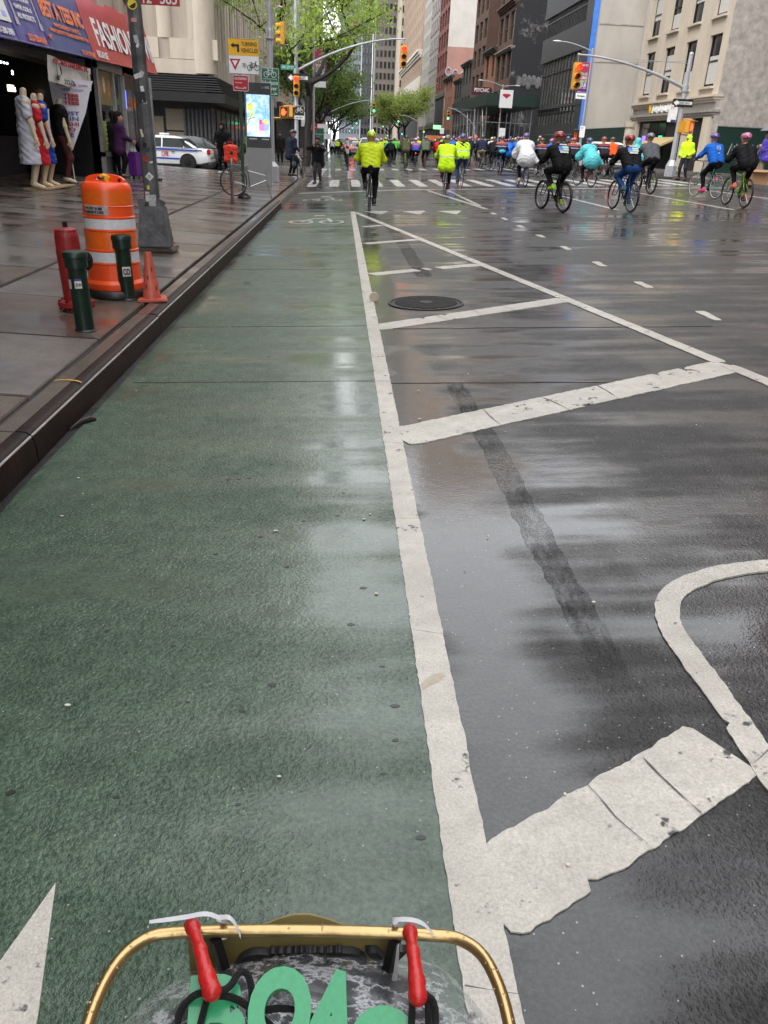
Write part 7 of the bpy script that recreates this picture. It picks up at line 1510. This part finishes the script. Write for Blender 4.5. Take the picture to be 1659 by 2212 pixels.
# tour plate tied to the front of the hoop
card = mat('plate_card', (.22, .17, .055), .45, var=.18, vs=9); cream = mat('plate_edge', (.50, .42, .26), .5)
t = thing('number_plate', 'yellow printed card tied to the front of the golden basket hoop', 'card', (-.05, .518, .812)); vs = []; n = 15
for i in range(n):
    x = -.085+.205*i/(n-1); top = .036+.013*math.exp(-((i-7.5)/3.0)**2); yy = .004+.012*math.exp(-((i-7.5)/3.)**2)
    for z, y in ((-.075, .004), (-.02, .003), (.03, .004), (top, yy)): vs.append((x, y, z))
mb = MB(); mb.add(vs+[(x, y+.002, z) for x, y, z in vs], [(i*4+j, (i+1)*4+j, (i+1)*4+j+1, i*4+j+1) for i in range(n-1) for j in range(3)]+[(n*4+i*4+j, n*4+i*4+j+1, n*4+(i+1)*4+j+1, n*4+(i+1)*4+j) for i in range(n-1) for j in range(3)]+[(i*4+3, (i+1)*4+3, n*4+(i+1)*4+3, n*4+i*4+3) for i in range(n-1)])
obj('card', mb, card, t); pk = mat('plate_ink', (.028, .028, .030), .5)
me = text('CODY', pk, t, (.045, .002, -.005), (1, 0, 0), (0, 0, 1), .17, .05, bold=.03, off=.0025)
text('scottmann', ink, t, (.03, .002, .022), (1, .0, .03), (0, 0, 1), .07, .006, off=.005); text('return to', ink, t, (.04, .002, .010), (1, 0, 0), (0, 0, 1), .035, .006, off=.005); text('9815', ink, t, (.055, .002, -.002), (1, 0, 0), (0, 0, 1), .022, .007, off=.005)
obj('sticker', MB().ball((.03, -.001, .004), (.02, .001, .012), 12, 6), mat('sticker_green', (.12, .25, .03), .5), t)
# zip ties
ribbon = mat('ribbon_white', (.62, .62, .64), .4, var=.1)
def tie(label, loops, tails):
    t = thing('cable_tie', label, 'cable tie', (0, .5, .88))
    for P in loops: obj('loop', MB().tube([(x, y-.5, z-.88) for x, y, z in P], .0035, 5), ribbon, t)
    for P in tails:
        vs = []; 
        for x, y, z in P: wd = .0007+.0011*min(1, 3.*(1-P.index((x, y, z))/len(P))); vs += [(x, y-.5-wd, z-.88), (x, y-.5+wd, z-.88+.002)]
        mb = MB(); mb.add(vs, [(2*i, 2*i+1, 2*i+3, 2*i+2) for i in range(len(P)-1)]); obj('tail', mb, ribbon, t)
tie('white paper tie with a long thin tail by the left red hook', [[(-.098, .508, .862), (-.098, .518, .873), (-.098, .512, .884), (-.100, .507, .892)]], [smooth_path([(-.100, .507, .892), (-.112, .507, .899), (-.13, .505, .896), (-.162, .5, .897)]), smooth_path([(-.100, .507, .892), (-.090, .506, .895), (-.083, .502, .885), (-.080, .498, .877)])])
tie('white plastic tie bent over the hoop by the right red hook', [[(.066, .498, .80), (.066, .5, .862), (.066, .511, .872), (.064, .507, .884)]], [smooth_path([(.062, .508, .884), (.060, .504, .889), (.075, .502, .893), (.09, .5, .890), (.10, .496, .878)])])
# bungee with red hooks
redp = mat('hook_red', (.55, .015, .014), .38, var=.12, vs=40, bump=.2, bs=120, coat=.3); cordm = mat('cord_black', (.008, .008, .008), .6, bump=.6, bs=900)
t = thing('bungee_cord', 'black elastic cord with two red plastic hooks over the basket', 'cord', (0, .45, .86)); off = lambda P: [(x, y-.45, z-.86) for x, y, z in P]
for P in ([(-.129, .513, .862), (-.128, .515, .872), (-.125, .507, .880), (-.114, .482, .884), (-.104, .457, .880), (-.099, .447, .878)], [(.079, .506, .862), (.079, .507, .870), (.078, .499, .878), (.079, .478, .881), (.080, .452, .878), (.080, .440, .876)]):
    h_ = link('hook', sdf_mesh([(a, b_, .0054+.0014*(i == 4)+.001*(i == 1), .0054+.0020*(i >= 3)) for i, (a, b_) in enumerate(zip(off(P), off(P)[1:]))]+[(off(P)[-1], off(P)[-1], .0078, .0078), (off(P)[1], off(P)[2], .0062, .0062)], .0012, .004, name='hook'), redp, t)
cords = [[(-.099, .447, .876), (-.115, .452, .868), (-.13, .448, .85), (-.128, .43, .842), (-.112, .42, .842), (-.108, .40, .842), (-.10, .36, .84)], [(-.102, .448, .874), (-.108, .435, .855), (-.110, .415, .845), (-.111, .39, .842)],
         [(-.097, .447, .878), (-.085, .452, .872), (-.078, .47, .872), (-.068, .468, .868), (-.064, .445, .852), (-.058, .42, .846), (-.066, .395, .845), (-.05, .36, .84)], [(-.097, .446, .874), (-.08, .452, .862), (-.062, .445, .852), (-.045, .432, .848), (-.02, .42, .846), (.0, .41, .845), (.03, .395, .842)],
         [(-.04, .41, .848), (-.02, .43, .850), (.0, .42, .848), (.02, .40, .845), (.035, .38, .84)], [(-.028, .425, .848), (-.036, .405, .846), (-.045, .385, .844), (-.05, .36, .84)],
         [(.076, .440, .874), (.074, .425, .862), (.074, .40, .85), (.075, .36, .84)], [(.083, .440, .876), (.089, .446, .872), (.090, .43, .862), (.085, .40, .85), (.082, .36, .84)], [(.084, .441, .874), (.095, .442, .870), (.096, .425, .86), (.090, .39, .85)]]
cords += [[(-.12, .40, .848), (-.09, .425, .852), (-.06, .40, .853), (-.03, .415, .856), (.0, .395, .852), (.04, .40, .848), (.07, .38, .845)], [(-.06, .445, .853), (-.03, .448, .852), (.005, .43, .852), (.015, .40, .85), (-.01, .37, .848)], [(.02, .43, .848), (.04, .415, .85), (.045, .39, .848), (.02, .36, .845)]]
for P in cords: obj('cord', MB().tube(off(smooth_path(P, 2)), .0032, 7), cordm, t, smooth=True)
for c in ((-.064, .443, .853), (-.111, .417, .846), (-.028, .424, .85)): obj('knot', MB().ball((c[0], c[1]-.45, c[2]-.86), .0065, 8, 6), cordm, t)
# plastic bag in the basket
t = thing('plastic_bag', 'clear plastic bag of dark clothing with green lettering in the basket', 'bag', (-.03, .42, .675)); off = lambda x, y, z: Vector((x+.03, y-.40, z-.66))
bd = [(off(-.12, .33, .74), off(-.10, .43, .755), .07, .065), (off(-.04, .32, .745), off(-.02, .44, .765), .075, .062), (off(.05, .33, .74), off(.06, .43, .75), .07, .06), (off(-.02, .47, .745), off(.06, .465, .75), .05, .045)]
link('contents', sdf_mesh(bd, .006, .03, wob=.004, name='contents'), mat('bundle_navy', (.012, .013, .022), .35, var=.4, vs=8, bump=.4, bs=14, coat=.6), t)
film = mat('clear_film', (.75, .77, .80), .12, var=.05, bump=.5, bs=22, coat=.6, alpha=.20)
n_, b_ = nodes(film); v_ = n_.nodes.new('ShaderNodeTexCoord').outputs['Object']; n_.links.new(rng(n_, mth(n_, 'ABSOLUTE', mth(n_, 'SUBTRACT', noise(n_, v_, 22, 6, .7, (1, 1.8, 1)), .5)), .0, .05, .5, .07), b_.inputs['Alpha'])  # paler, more opaque streaks stand in for highlights on the film's wrinkles
link('film', sdf_mesh([(a, b_2, ra+.011, rb+.011) for a, b_2, ra, rb in bd]+[(off(-.17, .38, .735), off(-.15, .43, .745), .055, .052), (off(.115, .38, .735), off(.115, .445, .755), .058, .046), (off(.10, .47, .77), off(.10, .46, .79), .03, .02)], .006, .04, wob=.006, name='film', seed=3), film, t)
redc_ = link('red_cloth', sdf_mesh([(off(.085, .37, .74), off(.075, .42, .75), .055, .042)], .006, .02, wob=.003, name='red_cloth'), mat('pink_cloth', (.30, .04, .06), .5, var=.4, vs=20), t)
gl = mat('letter_green', (.025, .33, .13), .4, var=.12, vs=12, coat=.5)
for s, x, y, w, h, z, ro in (('B', -.095, .425, .05, .062, .834, .06), ('O', -.04, .42, .055, .07, .843, -.05), ('A', .005, .415, .05, .075, .840, -.25), ('O', .05, .395, .06, .06, .832, -.3)):
    text(s, gl, t, off(x, y, z), (math.cos(ro), math.sin(ro), 0), (-math.sin(ro)*.95, math.cos(ro)*.95, .28), w, h, bold=.06, off=.002)
